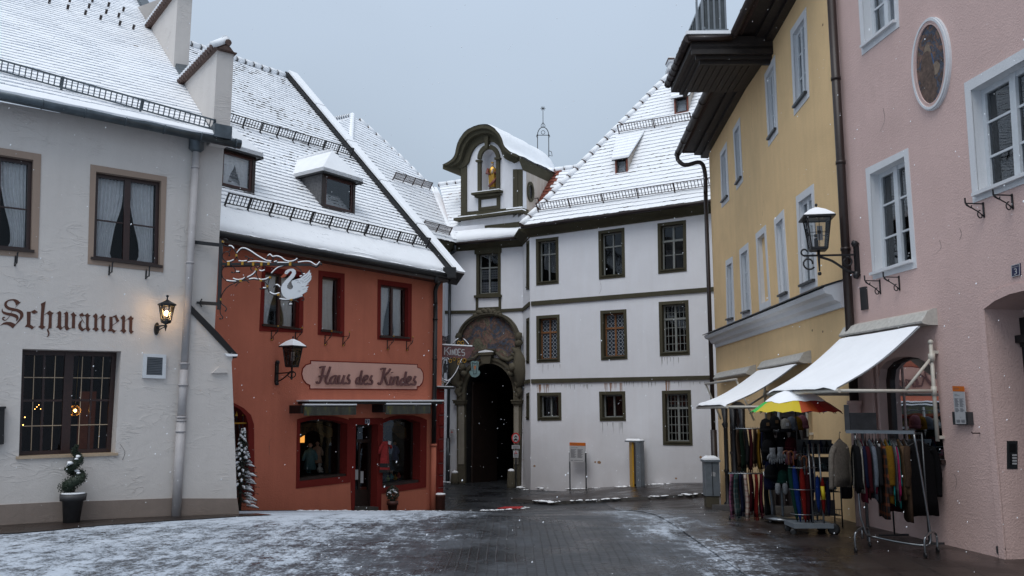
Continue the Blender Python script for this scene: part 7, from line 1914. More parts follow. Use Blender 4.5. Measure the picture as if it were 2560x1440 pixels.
mb = MB();mb.lathe(pc + Z * .40,[(.16,0),(.155,.04),(.08,.055),(.01,.06)],16);mb.build('snow_cap',['snow'],bp_)

# red child's coat at the shop door
cc = WB.shift(.06).hit(957,1105)
ct = thing('hanging_coat','red child coat with dark bands on a hanger beside the shop door','coat',cc)
def P8(x,y,o=0): return WB.shift(.10).P(*WB.st(x,y),o)
mb = MB()
for lo in ([(948,1108,.04),(944,1140,.06),(943,1172,.07)],): pass
prof = [(1103,953,962),(1108,948,967),(1125,947,966),(1150,945,967),(1180,943,970)]
rows = [[P8(xa,y,-.02),P8((xa + xb) / 2,y,.07),P8(xb,y,-.02),P8((xa + xb) / 2,y,-.05)] for y,xa,xb in prof]
mb.loft(rows,0);mb.tube([P8(950,1109),P8(944,1120),P8(940,1134)],[.035,.04,.035],8);mb.tube([P8(965,1109),P8(970,1116),P8(972,1120)],[.035,.035,.03],8);mb.build('body',[mat('coat_red',(.26,.016,.016),.85,var=.25,vs=20) or 'coat_red'],ct)
mb = MB();rows = [[P8(xa - .3,y,-.02),P8((xa + xb) / 2,y,.075),P8(xb + .3,y,-.02),P8((xa + xb) / 2,y,-.055)] for y,xa,xb in ((1158,944.6,967.8),(1168,944,968.8))];mb.loft(rows,0);rows = [[P8(xa - .3,y,-.02),P8((xa + xb) / 2,y,.075),P8(xb + .3,y,-.02),P8((xa + xb) / 2,y,-.055)] for y,xa,xb in ((1174,943.5,969.4),(1181,943,970))];mb.loft(rows,0);mb.build('dark_bands',['black'],ct)
mb = MB();mb.prism(WB.shift(.19),WB.sts([(958,1101),(965,1104),(963,1112),(957,1110)]),0,.004);mb.build('price_tag',['board_white'],ct)
mb = MB();mb.tube([P8(957,1104),P8(957,1099),P8(955,1096),P8(954,1098)],.006,5);mb.build('hanger',['steel'],ct)

# ================================================================ round the gateway
def on_ground(p): return V((p.x,p.y,gz(p.x,p.y)))
def post_at(fr,x,o): a = fr.st(x,1200)[0];return on_ground(fr.P(a,0,o))
for x,lb,k in ((1152,'stone bollard with a snow cap at the left foot of the gateway',1.0),(1291,'taller stone bollard with a snow cap at the right foot of the gateway',1.55)):
    c = post_at(WC,x,.55);mb = MB();t = thing('bollard',lb,'bollard',c,'stone bollards at the gateway')
    mb.lathe(c,[(.17,-.1),(.165,.1),(.14,.36 * k),(.11,.42 * k),(.01,.44 * k)],14);mb.build('stone',['stone'],t)
    mb = MB();mb.lathe(c + Z * .40 * k,[(.125,-.01),(.12,.04),(.07,.075),(.01,.085)],12,);mb.build('snow_cap',['snow'],t)
c = post_at(WC,1298,.35);tz = WC.shift(.35).st(1298,1095)[1];cF = Fr(V((c.x,c.y,0)),(1,-.1,0),Z)
ts = thing('traffic_sign','round red-ringed no motor vehicles sign with two white plates on a thin pole','traffic sign',c)
mb = MB();mb.tube([c,c + Z * (tz + .15 - c.z)],.025,8);mb.build('pole',['dark_steel'],ts)
circ = lambda r,cz: [(r * .8 * cos(q),cz + r * sin(q)) for q in [k * pi / 12 for k in range(24)]]
mb = MB();mb.prism(cF,circ(.20,tz),.03,.045);mb.build('ring',['red_paint'],ts)
mb = MB();mb.prism(cF,circ(.145,tz),.044,.052);mb.build('disc',['board_white'],ts)
mb = MB();z_ = tz - .055
mb.prism(cF,[(-.075,z_ - .03),(.075,z_ - .03),(.075,z_ + .0),(.04,z_ + .012),(.025,z_ + .04),(-.025,z_ + .04),(-.04,z_ + .012),(-.075,z_)],.05,.056)
for x in (-.045,.045): mb.prism(cF,[(x + .016 * cos(q),z_ - .035 + .016 * sin(q)) for q in [k * pi / 5 for k in range(10)]],.05,.0575)
z_ = tz + .05
for x in (-.04,.04): mb.prism(cF,[(x + .02 * cos(q),z_ - .015 + .02 * sin(q)) for q in [k * pi / 5 for k in range(10)]],.05,.056)
mb.prism(cF,[(-.04,z_ - .01),(.04,z_ - .01),(.03,z_ + .02),(.01,z_ + .055),(-.01,z_ + .055),(-.02,z_ + .02)],.05,.057);mb.build('pictogram',['black'],ts)
for k,(zz,w_,h_) in enumerate(((tz - .34,.30,.14),(tz - .60,.20,.26))):
    mb = MB();mb.prism(cF,[(-w_ / 2,zz - h_ / 2),(w_ / 2,zz - h_ / 2),(w_ / 2,zz + h_ / 2),(-w_ / 2,zz + h_ / 2)],.03,.042);
    for j in range(3): z_ = zz - h_ * .32 + j * h_ * (.28 if k == 0 else .16);mb.prism(cF,[(-w_ * .38,z_ - .008),(w_ * .38,z_ - .008),(w_ * .38,z_ + .008),(-w_ * .38,z_ + .008)],.041,.045,1)
    if k: mb.ringpoly(cF,[(-.035,zz + .03),(.035,zz + .03),(0,zz + .085)],[(-.06,zz + .015),(.06,zz + .015),(0,zz + .115)],.041,.046,2)
    mb.build('plate',['board_white','print_grey','red_paint'],ts)
cF2 = WC.shift(.18);q = pq(cF2,(1124,1073),(1136,1073),(1136,1091),(1124,1091))
mb = MB();mb.qb(q,0,1,0,1,0,.015);
for j in range(3): mb.qb(q,.2,.8,.12 + .1 * j,.15 + .1 * j,.015,.018,1)
c_ = q.st(.5,.62);mb.ringpoly(cF2,[(c_.x - .025,c_.y - .02),(c_.x + .025,c_.y - .02),(c_.x,c_.y + .03)],[(c_.x - .05,c_.y - .04),(c_.x + .05,c_.y - .04),(c_.x,c_.y + .065)],.014,.019,2)
mb.single('warning_plate',['board_white','print_grey','red_paint'],'small white warning plate strapped to the downpipe left of the gateway','sign',q.P(.5,0,0))
sk = WB.P(sR,0,-.9);zA,zB = at_y(1106,1099,sk.y).z,at_y(1106,1175,sk.y).z
mb = MB();KR = Fr(sk,-nB,Z);mb.hexa([sk + V((x,y,0)) + Z * (z - sk.z) for z in (zB,zA) for x,y in ((-.02,-.2),(.14,-.2),(.14,.5),(-.02,.5))]);mb.hexa([sk + V((x,y,0)) + Z * (z - sk.z) for z in (zA,zA + .04) for x,y in ((-.04,-.24),(.18,-.24),(.18,.54),(-.04,.54))],1)
mb.single('notice_case',['black','snow'],'black notice case seen edge-on, on the side wall round the corner of the red house','notice case',sk)

# info board and pillar in front of the long white wall
IF = WD.shift(.35);a0,a1 = IF.st(1425,1150)[0],IF.st(1464,1150)[0]
cb_ = on_ground(IF.P((a0 + a1) / 2,0,0));ib = thing('information_board','white information board with an orange header on two steel posts by the white wall','information board',cb_)
for x in (a0 - .01,a1 + .01): mb = MB();zt = IF.st(1425,1131)[1];mb.bar(IF.P(x,cb_.z - .1,0),IF.P(x,zt,0),.045,.045);mb.hexa([IF.P(x + u,zt + z,o) for z in (0,.035) for u,o in ((-.03,-.03),(.03,-.03),(.03,.03),(-.03,.03))],1);mb.build('post',['dark_steel','snow'],ib)
bq = pq(IF,(1425,1106),(1464,1107),(1463,1155),(1425,1154));mb = MB();mb.qb(bq,0,1,0,.84,-.01,.04);mb.build('panel',['board_white'],ib)
mb = MB();mb.qb(bq,0,1,.84,1,-.01,.043);mb.build('header',['orange_paint'],ib)
mb = MB();text_mesh(mb,'City Tour',Quad(IF,bq.st(.12,.96),bq.st(.52,.96),bq.st(.52,.88),bq.st(.12,.88)),o1=.046);text_mesh(mb,'Kloster St. Mang',Quad(IF,bq.st(.10,.77),bq.st(.55,.77),bq.st(.55,.72),bq.st(.10,.72)),o1=.043)
for c_ in (.08,.52):
    for j in range(11): z_ = .62 - .045 * j;
    for j in range(11): z_ = .64 - .042 * j;mb.qb(bq,c_,c_ + .36 - .05 * ((j * 7) % 3),z_,z_ + .018,.04,.043)
mb.qb(bq,.08,.22,.06,.09,.04,.043);mb.qb(bq,.3,.88,.07,.085,.04,.043);mb.build('print',['print_grey'],ib,solid=False)
mb = MB();
for (u,v) in ((.05,.04),): pass
CF_ = WD.shift(.5);xL,xM,xR = CF_.st(1566,1160)[0],CF_.st(1582,1160)[0],CF_.st(1605,1160)[0];zt = CF_.st(1585,1105)[1]
cb_ = on_ground(CF_.P(xM,0,0));cz = cb_.z
cl_ = thing('phone_pillar','slim grey and yellow pillar with a snow-capped rounded top against the white wall','pillar',cb_)
mb = MB();mb.hexa([CF_.P(x,z,o) for z in (cz,zt) for x,o in ((xL,-.25),(xL + .05,-.28),(xM + .05,.02),(xM,.05))]);mb.build('yellow_side',['yellow_paint'],cl_)
mb = MB();mb.hexa([CF_.P(x,z,o) for z in (cz,zt) for x,o in ((xM + .16,-.2),(xR,-.2),(xR,.12),(xM + .16,.12))]);
for j in range(12): mb.hexa([CF_.P(x,zt - .45 - .06 * j + z,o) for z in (0,.012) for x,o in ((xM + .22,.12),(xR - .08 - .02 * (j % 3),.12),(xR - .08 - .02 * (j % 3),.123),(xM + .22,.123))],1)
mb.build('grey_panel',['cladding','board_white'],cl_)
mb = MB();mb.hexa([CF_.P(x,z,o) for z in (cz,zt) for x,o in ((xM,-.24),(xM + .17,-.24),(xM + .17,-.05),(xM,-.05))]);mb.hexa([CF_.P(x,z,o) for z in (cz + .2,zt) for x,o in ((xM + .10,-.04),(xM + .15,-.04),(xM + .15,.11),(xM + .10,.11))],1);mb.build('recess',['black','steel'],cl_)
mb = MB();mb.hexa([CF_.P(x,z,o) for z in (zt,zt + .05) for x,o in ((xL - .02,-.27),(xR,-.25),(xR,.14),(xL - .02,.06))]);mb.build('top',['cladding'],cl_)
mb = MB();mb.hexa([CF_.P(x,z,o) for z,e in ((zt + .05,0),(zt + .10,.03)) for x,o in ((xL + e,-.25 + e),(xR - .01 - e,-.23 + e),(xR - .01 - e,.12 - e),(xL + e,.05 - e))]);mb.build('snow_cap',['snow'],cl_)
mb = MB();mb.hexa([CF_.P(x,z,o) for z in (cz - .1,cz + .03) for x,o in ((xL - .02,-.2),(xR,-.2),(xR,.16),(xL - .02,.16))]);mb.build('foot',['snow_thin'],cl_)
mb = MB()
for j,ch in enumerate('EFON'):
    pass
for j in range(5): z_ = zt - .75 - .11 * j;p_ = [CF_.P(xL + .02 + .10 * k,z_,-.265 + .20 * k) for k in (0,)];mb.hexa([CF_.P(xL + .11 + x,z_ + z,o - .005) for z in (0,.07) for x,o in ((0,-.155),(.06,-.075),(.065,-.07),(.005,-.15))])
mb.build('side_print',['black'],cl_)

# utility cabinet
uY_ = 22.0;uc = at_y(1782,1250,uY_);uc = V((uc.x,uY_,gz(uc.x,uY_)))
cab = thing('utility_cabinet','grey metal utility cabinet with a sticker and snow on top beside the dark downpipe','utility cabinet',uc)
hw = 17.5 / F * uY_;ch = at_y(1782,1153,uY_).z - uc.z
mb = MB();mb.box(uc + V((-hw,-.05,.28)),uc + V((hw,.28,ch)),0);mb.box(uc + V((-.012,-.056,.3)),uc + V((.012,-.045,ch - .03)),1);mb.build('body',['box_grey','dark_steel'],cab,bevel=.012)
mb = MB();mb.box(uc + V((-hw + .02,-.03,-.2)),uc + V((hw - .02,.26,.285)));mb.build('plinth',['stone'],cab)
mb = MB();mb.loft([[uc + V((x,y,z)) for x,y in ((-a,-b),(a,-b),(a,c),(-a,c))] for a,b,c,z in ((hw + .03,.08,.31,ch - .02),(hw + .03,.08,.31,ch + .03),(hw - .05,.0,.24,ch + .09))]);mb.build('roof',['box_grey'],cab)
mb = MB();mb.loft([[uc + V((x,y,z)) for x,y in ((-a,-b),(a,-b),(a,c),(-a,c))] for a,b,c,z in ((hw + .02,.07,.30,ch + .035),(hw + .0,.06,.28,ch + .075),(hw - .08,.0,.22,ch + .13))]);mb.build('snow_cap',['snow'],cab)
mb = MB();mb.prism(Fr(uc + V((0,-.05,0)),(1,0,0),Z),[(-.03,ch - .36),(.07,ch - .38),(.08,ch - .28),(-.01,ch - .25)],0,.004);mb.build('sticker',['board_white'],cab)

# back pavement with its kerb, edge snow
kb = [ghit(x,y) for x,y in ((1380,1262),(1440,1259),(1520,1255),(1600,1251),(1690,1246),(1765,1240))]
print('KERB',[tuple(round(v,2) for v in p) for p in kb])
# ================================================================ pavements and edges
kx = [(p.x,p.y) for p in kb]
kx = [(kx[0][0] - 1.2,kx[0][1] + 1.0)] + kx + [(kx[-1][0] + 4,kx[-1][1] - 1.0)]
def subdiv(l,n=4):
    o = []
    for a,b in zip(l,l[1:]):
        for k in range(n): o.append((a[0] + (b[0] - a[0]) * k / n,a[1] + (b[1] - a[1]) * k / n))
    return o + [l[-1]]
kk = subdiv(kx)
bk_ = []
for (x,y) in kk:
    q = V((x,y,0)) - WD.n * 0;s_ = (V((x,y,0)) - WD.o).dot(WD.d);bk_.append(tuple(WD.P(s_,0,-.1))[:2])
def kerbed(name,front,back,h):
    mb = MB();ids = []
    for a,b in zip(front,back):
        row = [V((a[0],a[1],gz(*a) - .1)),V((a[0],a[1],gz(*a) + h))]
        for k in range(1,9): x = a[0] + (b[0] - a[0]) * k / 8;y = a[1] + (b[1] - a[1]) * k / 8;row.append(V((x,y,gz(x,y) + h)))
        ids.append(mb.vs(row))
    for r in range(len(ids) - 1):
        for k in range(9): mb.fi((ids[r][k],ids[r][k + 1],ids[r + 1][k + 1],ids[r + 1][k]),1 if k == 0 else 0)
    return mb.setting(name,['lane','kerb'],solid=False)
kerbed('pavement',kk,bk_,.10)
mb = MB();rnd = random.Random(8)
def snowline(mb,pts,w_,h_,dens=1.0,dz=0.0):
    """a broken low ridge of swept snow"""
    for a,b in zip(pts,pts[1:]):
        a = V((a[0],a[1],0));b = V((b[0],b[1],0));n = max(2,int((b - a).length / (.09 / dens)))
        for k in range(n):
            q = a.lerp(b,k / n) + V((rnd.gauss(0,w_),rnd.gauss(0,w_),0));z = noise.noise(q * 1.1)
            if z < -.12: continue
            q.z = gz(q.x,q.y) + dz;r = h_ * .8 * (.4 + rnd.random()) * (1 + z);mb.ball(q,r,6,0,sx=2.0,sy=1.8,sz=.4,amp=.9)
snowline(mb,kk,.05,.05,1.2,.09);snowline(mb,[tuple(WD.P(s_,0,.12))[:2] for s_ in (0.3,2,4,6,7.2)],.05,.05,.9,.1)
snowline(mb,[tuple(WC.P(s_,0,.3))[:2] for s_ in (.9,1.8)],.06,.06,1,.0);snowline(mb,[tuple(WR.P(s_,0,.15))[:2] for s_ in (0,1.4)],.06,.05,1,.0)
e_ = [tuple(WB.P(s_,0,.95))[:2] for s_ in (1.0,2.2,3.4,4.6,5.6,6.4)]
snowline(mb,e_,.04,.045,1.6);snowline(mb,[tuple(WB.P(s_,0,1.0 + .2 * s_ / 4))[:2] for s_ in (1.4,3.4,5.0,7.0,9.0)],.16,.032,2.2)
mb.setting('snow_ridge',['snow'],'stuff')
# bare wet slabs along the inn and in front of the red house
def strip(name,fr,s0,s1,w0,w1,m):
    n = 40;sheet_ = MB();ids = []
    for k in range(n + 1):
        s_ = s0 + (s1 - s0) * k / n;row = []
        for j in range(7): p = fr.P(s_,0,(w0 + (w1 - w0) * k / n) * j / 6 + (0.10 * noise.noise(V((s_ * 1.3,0,0))) if j == 6 else 0));row.append(V((p.x,p.y,gz(p.x,p.y) + .012)))
        ids.append(sheet_.vs(row))
    for k in range(n):
        for j in range(6): sheet_.fi((ids[k][j],ids[k][j + 1],ids[k + 1][j + 1],ids[k + 1][j]))
    return sheet_.setting(name,[m],solid=False)
strip('pavement',WA,s0 if s0 > -9 else -9,scA + .9,1.35,.75,'slab_dry');strip('pavement',WB,sL,sR + .3,.85,.95,'slab_dry')
rm_ = [ghit(1243,1272),ghit(1300,1272),ghit(1308,1267.5),ghit(1262,1268)]
mb = MB();i = mb.vs([p + Z * .02 for p in rm_] + [p + Z * .008 for p in rm_]);mb.fi(i[:4]);mb.fi(i[4:])
for k in range(4): mb.fi((i[k],i[(k + 1) % 4],i[4 + (k + 1) % 4],i[4 + k]))
mb.setting('road_marking',['red_paint'])

# ================================================================ information plate on the pink wall
iq = pq(WP,(2392,965),(2420,966),(2428,1060),(2400,1060));it = thing('wall_notice','narrow white notice with an orange head in a steel holder on the pink wall','notice',iq.P(.5,.5,0))
mb = MB();mb.qb(iq,0,1,0,.86,.05,.06);mb.build('panel',['board_white'],it);mb = MB();mb.qb(iq,0,1,.86,1,.05,.062);mb.build('header',['orange_paint'],it)
mb = MB();text_mesh(mb,'City Tour',Quad(WP,iq.st(.12,.96),iq.st(.6,.96),iq.st(.6,.90),iq.st(.12,.90)),o1=.064);text_mesh(mb,'Stadt &\nSchlosskultur',Quad(WP,iq.st(.12,.80),iq.st(.6,.80),iq.st(.6,.74),iq.st(.12,.74)),o1=.062)
for c_ in (.10,.54):
    for j in range(14):
        if j == 9: continue
        mb.qb(iq,c_,c_ + .36 - .06 * ((j * 5) % 3),.66 - .026 * j,.672 - .026 * j,.06,.062)
text_mesh(mb,'Ihr',Quad(WP,iq.st(.46,.19),iq.st(.58,.19),iq.st(.58,.165),iq.st(.46,.165)),o1=.062)
for j in range(4): mb.qb(iq,.12,.45,.04 + .02 * j,.05 + .02 * j,.06,.062);mb.qb(iq,.55,.88,.04 + .02 * j,.05 + .02 * j,.06,.062)
mb.build('print',['print_grey'],it,solid=False)
mb = MB();mb.qb(iq,-.12,1.22,-.02,.32,0,.04);mb.qb(iq,-.14,-.0,-.02,.32,0,.075);mb.qb(iq,1.06,1.24,-.02,.32,0,.075);mb.build('holder',['dark_steel'],it)
mb = MB();p = WP.hit(2450,1083);mb.tube([p,p + WP.n * .10,p + WP.n * .11 + Z * .02],.008,5);mb.single('wall_hook',['rust_iron'],'small rusty hook on the pink wall below the narrow notice','hook',p)

# ================================================================ goods outside the shops
def cloth(name,col,var=.25,stripes=None,s=40):
    m = mat(name,col,0.95,var=var,vs=s,bmp=.3,bs=160,spec=.1)
    if stripes:
        nt = m[1] if isinstance(m,tuple) else M[name].node_tree
        nt = M[name].node_tree;b = nt.nodes['Principled BSDF'];old = b.inputs['Base Color'].links[0].from_socket
        tc = N(nt,'ShaderNodeTexCoord');sp = N(nt,'ShaderNodeSeparateXYZ');L(nt,tc.outputs['Object'],sp.inputs[0])
        w1 = mth(nt,'GREATER_THAN',mth(nt,'SINE',mth(nt,'MULTIPLY',sp.outputs[2],stripes[1])),.55);w2 = mth(nt,'GREATER_THAN',mth(nt,'SINE',mth(nt,'MULTIPLY',mth(nt,'ADD',sp.outputs[1],sp.outputs[0]),stripes[1])),.55)
        f = mth(nt,'MULTIPLY',mth(nt,'ADD',w1,w2),.45,clamp=True);L(nt,mixc(nt,f,old,stripes[0]),b.inputs['Base Color'])
    return name
CL = {'beige': (.30,.26,.22),'black': (.010,.010,.012),'wine': (.16,.012,.035),'darkwine': (.07,.008,.014),'navy': (.012,.016,.05),'grey': (.20,.23,.28),'darkgrey': (.05,.052,.058),'charcoal': (.025,.025,.028),'mustard': (.27,.14,.012),'turquoise': (.03,.40,.38),'cream': (.50,.47,.42),'magenta': (.42,.02,.12),'brown': (.085,.050,.032),'camel': (.20,.12,.065),'green': (.012,.06,.045),'darkgreen': (.012,.03,.018),'red': (.28,.015,.012),'blue': (.01,.04,.22),'white': (.55,.56,.58),'pink': (.40,.16,.20),'purple': (.09,.06,.16)}
for k_,c_ in CL.items(): cloth('c_' + k_,mul(c_,.38))
cloth('c_plaid_pink',(.16,.06,.10),stripes=((.02,.02,.03),95));cloth('c_plaid_green',(.02,.05,.05),stripes=((.10,.10,.10),80));cloth('c_plaid_cream',(.34,.28,.24),stripes=((.15,.02,.02),70));cloth('c_folk',(.015,.013,.013),stripes=((.14,.04,.015),55))
DN = V((-WP.n.x,-WP.n.y,0)).normalized()

def garment(name,label,cat,c,across,thick,width,length,m,group,sleeve=.55,seed=0,m2=None,skirt=1.0,tag=False):
    """a jersey or coat on a hanger; c is the top of the hanger neck, across the unit direction from shoulder to shoulder"""
    rnd = random.Random(seed);a = V(across).normalized();t = V((-a.y,a.x,0))
    o = thing(name,label,cat,c,group)
    mb = MB();rows = []
    prof = [(0,.10),(.03,.16),(.07,.30),(.11,.42),(.16,.47),(.30,.46),(.55,.46),(.80,.48 * skirt),(1.0,.50 * skirt)]
    for u,w_ in prof:
        row = []
        for k in range(22):
            q = 2 * pi * k / 22;rip = 1 + .22 * noise.noise(V((q * 1.3,u * 2.2,seed * 1.7))) * u
            x = w_ * width * cos(q) * (1 + .05 * noise.noise(V((u * 3,seed,0))));y = thick * .5 * (min(1,.35 + u * 2.2)) * (abs(sin(q)) ** .6) * (1 if sin(q) > 0 else -1) * rip
            row.append(V(c) + a * x + t * y - Z * (u * length + (.012 * sin(q * 3 + seed) if u == 1 else 0)))
        rows.append(row)
    mb.loft(rows,0,smooth=True)
    if m2: 
        ids = [r[0] for r in rows]
    ob = mb.build('body',[m],o)
    for sg in (-1,1):
        sw_ = rnd.uniform(-.02,.02);mb = MB()
        p = [V(c) + a * sg * width * .36 - Z * .09,V(c) + a * sg * width * .50 - Z * .20 + t * sw_,V(c) + a * sg * width * .56 - Z * (.20 + sleeve * .55) + t * sw_,V(c) + a * sg * width * .54 - Z * (.20 + sleeve) + t * sw_ * 2]
        mb.tube(curve(p,4),[thick * .62] * 5 + [thick * .60] * 4 + [thick * .5] * 4,10);mb.build('sleeve',[m2 or m],o)
    mb = MB();mb.tube([V(c) + a * s_ * width * .42 + Z * (.012 - abs(s_) * .085) for s_ in (-1,-.5,0,.5,1)],.008,5);mb.tube([V(c),V(c) + Z * .07,V(c) + Z * .10 + a * .02,V(c) + Z * .085 + a * .035],.004,5);mb.build('hanger',['black'],o)
    if tag: mb = MB();q = V(c) - Z * .05 + t * -thick * .4 - a * .05;mb.box(q + V((-.02,-.004,-.05)),q + V((.02,.0,0)));mb.build('price_tag',['board_white'],o)
    return o

# the chrome clothes rail
rA = at_y(2137,1082,10.95);rB = at_y(2284,1081,10.55);rL = at_y(2115,1079,11.0)
rk = thing('clothes_rail','chrome clothes rail on castors under the pink house awning, full of knitwear','clothes rail',on_ground((rA + rB) / 2))
rd_ = (rB - rA).normalized()
mb = MB();mb.bar(rL,rB + rd_ * .01,.03,.04);
for k in range(60): q = rL.lerp(rB,k / 60);mb.tube([q + Z * -.02 + V((0,-.02,0)),q + V((0,-.022,.022)),q + V((0,.02,.022))],.003,4)
mb.build('rail',['steel'],rk)
def foot(px0,py0,px1,py1,Y,nm):
    pass
fL = on_ground(V((rA.x + .02,rA.y,0)));fR = on_ground(V((rB.x + .12,rB.y,0)))
mb = MB();mb.tube(curve([rA,V((rA.x + .01,rA.y,fL.z + .5)),V((fL.x + .02,fL.y,fL.z + .32)),V((fL.x + .06,fL.y,fL.z + .19)),V((fL.x + .16,fL.y,fL.z + .16)),V(((fL.x + fR.x) / 2,(fL.y + fR.y) / 2,fL.z + .135)),V((fR.x - .10,fR.y,fR.z + .12)),V((fR.x - .01,fR.y,fR.z + .15)),V((fR.x,fR.y,fR.z + .28)),V((fR.x - .03,fR.y,fR.z + .6)),rB],5),.014,8);mb.build('frame',['steel'],rk)
for f_ in (fL,fR):
    w_ = .19;mb = MB();y0,y1 = -.12,.26
    mb.tube(curve([f_ + V((-.17,-.20,.06)),f_ + V((-.17,-.20,.20)),f_ + V((-.13,-.17,.25)),f_ + V((0,0,.27)),f_ + V((.13,.17,.25)),f_ + V((.17,.20,.20)),f_ + V((.17,.20,.06))],5),.014,8);mb.tube([f_ + V((0,0,.26)),f_ + V((0,0,.14))],.012,6);mb.build('foot',['steel'],rk)
    for sg in (-1,1):
        q = f_ + V((sg * .17,sg * .20,.038));mb = MB();mb.lathe(q + V((-.012,0,0)),[(.030,0),(.034,.006),(.034,.018),(.030,.024)],12,axis=(1,0,0));mb.build('castor',['black'],rk)
SW_ = [('beige knitted jersey, first on the near rail from the street side','beige',.50,.034),('black jersey next to the beige one on the clothes rail','black',.56,.05),('cream-edged cardigan squeezed between the black jersey and the wine-red one','cream',.56,.018),('wine-red jersey with a navy sleeve on the clothes rail','wine',.66,.052),('dark wine-red jersey behind the bright wine-red one','darkwine',.62,.04),('pale grey-blue jersey hanging between two wine-red ones','grey',.62,.045),('second wine-red jersey, right of the pale grey one','wine',.50,.02),
       ('charcoal jersey in the middle of the clothes rail','charcoal',.66,.05),('long dark cardigan with red and gold folk pattern at its hem','folk',.82,.045),('mustard yellow jersey on the clothes rail','mustard',.66,.070),('turquoise cardigan beside the mustard jersey','turquoise',.68,.018),('white cardigan between the turquoise and the magenta one','white',.64,.014),('magenta cardigan, a thin bright stripe on the rail','magenta',.62,.018),('second turquoise cardigan, next to the brown coat','turquoise',.70,.014),('short camel-brown coat near the rail\'s wall end','camel',.62,.055),('dark brown coat, last before the wall end of the rail','brown',.84,.06)]
tot = sum(w_[3] for w_ in SW_);pos = 0;span = (rB - rL).length - .12;gap = (span - tot) / len(SW_)
for k,(lb,c_,ln,th) in enumerate(SW_):
    pos += th / 2;q = rL + rd_ * (.04 + pos);pos += th / 2 + max(gap,0)
    a_ = V((.22 + .10 * sin(k * 2.1),1,0)) if k else V((.75,.66,0))
    if k == 0: q = rL + V((-.10,-.03,.0))
    garment('jersey' if 'coat' not in lb else 'coat',lb,'coat' if 'coat' in lb else 'knitwear',q - Z * .10,a_,th * (1.0 if k else 1.6),.40 + .04 * sin(k * 1.7),ln * 1.15,'c_' + c_,'knitwear on the near clothes rail',sleeve=.40 + .06 * sin(k * 3.3),seed=k,m2='c_navy' if 'navy sleeve' in lb else None,tag=(k in (7,)))
# long dark coats hanging behind, against the pink wall
rq = WP.P(WP.st(2330,1085)[0],at_y(2300,1085,10.9).z,.35)
r2 = thing('clothes_rail','low dark rail against the pink wall holding long black coats','clothes rail',on_ground(rq),None)
mb = MB();ra_ = rq - WP.d * .45;rb_ = rq + WP.d * .32
mb.bar(ra_,rb_,.025);
for e in (ra_,rb_): mb.tube([e,on_ground(e) + Z * .05],.012,6);mb.bar(on_ground(e) + WP.n * .22 + Z * .06,on_ground(e) - WP.n * .2 + Z * .06,.025)
mb.build('frame',['dark_steel'],r2)
for k in range(5):
    q = ra_.lerp(rb_,(k + .5) / 5) - Z * .10;garment('coat',['long black coat hanging close to the pink wall','very dark wine coat behind the near clothes rail','black knee-length coat on the dark wall rail','dark grey coat on the dark wall rail','black coat at the near end of the dark wall rail'][k],'coat',q,WP.n + V((0,.1 * sin(k * 3),0)),.085,.44,.88 + .05 * sin(k * 2),['c_black','c_darkwine','c_black','c_charcoal','c_black'][k],'long coats on the wall rail',sleeve=.5,seed=40 + k)
# dark notice board behind the rail, and the grey size plate on its end
q = at_y(2127,1076,11.6);q2 = at_y(2190,1032,11.6);mb = MB();mb.box(V((q.x,11.6,q.z)),V((q2.x,11.64,q2.z)));mb.bar(V(((q.x + q2.x) / 2,11.66,q.z)),V(((q.x + q2.x) / 2,11.66,gz(4.5,11.6))),.03)
mb.single('display_board',['dark_steel'],'dark blank display board standing behind the end of the clothes rail','board',on_ground(V(((q.x + q2.x) / 2,11.62,0))))
q = at_y(2113,1079,11.0);q2 = at_y(2121,1012,11.0);mb = MB();mb.box(V((q.x,10.99,q.z)),V((q2.x,11.005,q2.z)));mb.build('size_plate',['dark_steel'],rk)

# ---------------- rainbow umbrella
uc_ = at_y(1988,1007,12.45);gr_ = on_ground(uc_)
um = thing('umbrella','large open rainbow umbrella with snow on it, standing among the shop goods','umbrella',gr_)
R_ = 109 / F * 12.45;Hh = .30;npan = 16;UC = ['u_red','u_red','u_orange','u_orange','u_yellow','u_yellow','u_ygreen','u_ygreen','u_green','u_green','u_blue','u_blue','u_violet','u_violet','u_wine','u_wine']
for n_,c_ in (('u_red',(.30,.010,.006)),('u_orange',(.36,.05,.008)),('u_yellow',(.55,.42,.012)),('u_ygreen',(.25,.42,.02)),('u_green',(.03,.45,.05)),('u_blue',(.01,.08,.4)),('u_violet',(.10,.02,.2)),('u_wine',(.22,.008,.02))): mat(n_,c_,.55)
# order the panels so that green-yellow-orange-red face the street
order = ['u_orange','u_red','u_red','u_wine','u_wine','u_violet','u_violet','u_blue','u_blue','u_green','u_green','u_green','u_green','u_yellow','u_yellow','u_yellow']
def up_(r,a): return uc_ + V((cos(a) * R_ * r,sin(a) * R_ * r,Hh * (1 - r ** 1.75) - .14))
mats_ = sorted(set(order))
mb = MB();a0_ = -pi / 2 - pi / 16
for k in range(npan):
    A0,A1 = a0_ + 2 * pi * k / npan,a0_ + 2 * pi * (k + 1) / npan;am = (A0 + A1) / 2;rr = [0,.25,.5,.75,1];L0 = [up_(r,A0) for r in rr];L1 = [up_(r,A1) for r in rr];Lm = [up_(r * (1 - .03 * r),am) + Z * .006 for r in rr]
    for j in range(4):
        mi = mats_.index(order[k]);mb.face([L0[j],Lm[j],Lm[j + 1],L0[j + 1]],mi);mb.face([Lm[j],L1[j],L1[j + 1],Lm[j + 1]],mi)
mb.build('canopy',mats_,um,solid=False)
mb = MB();rows = []
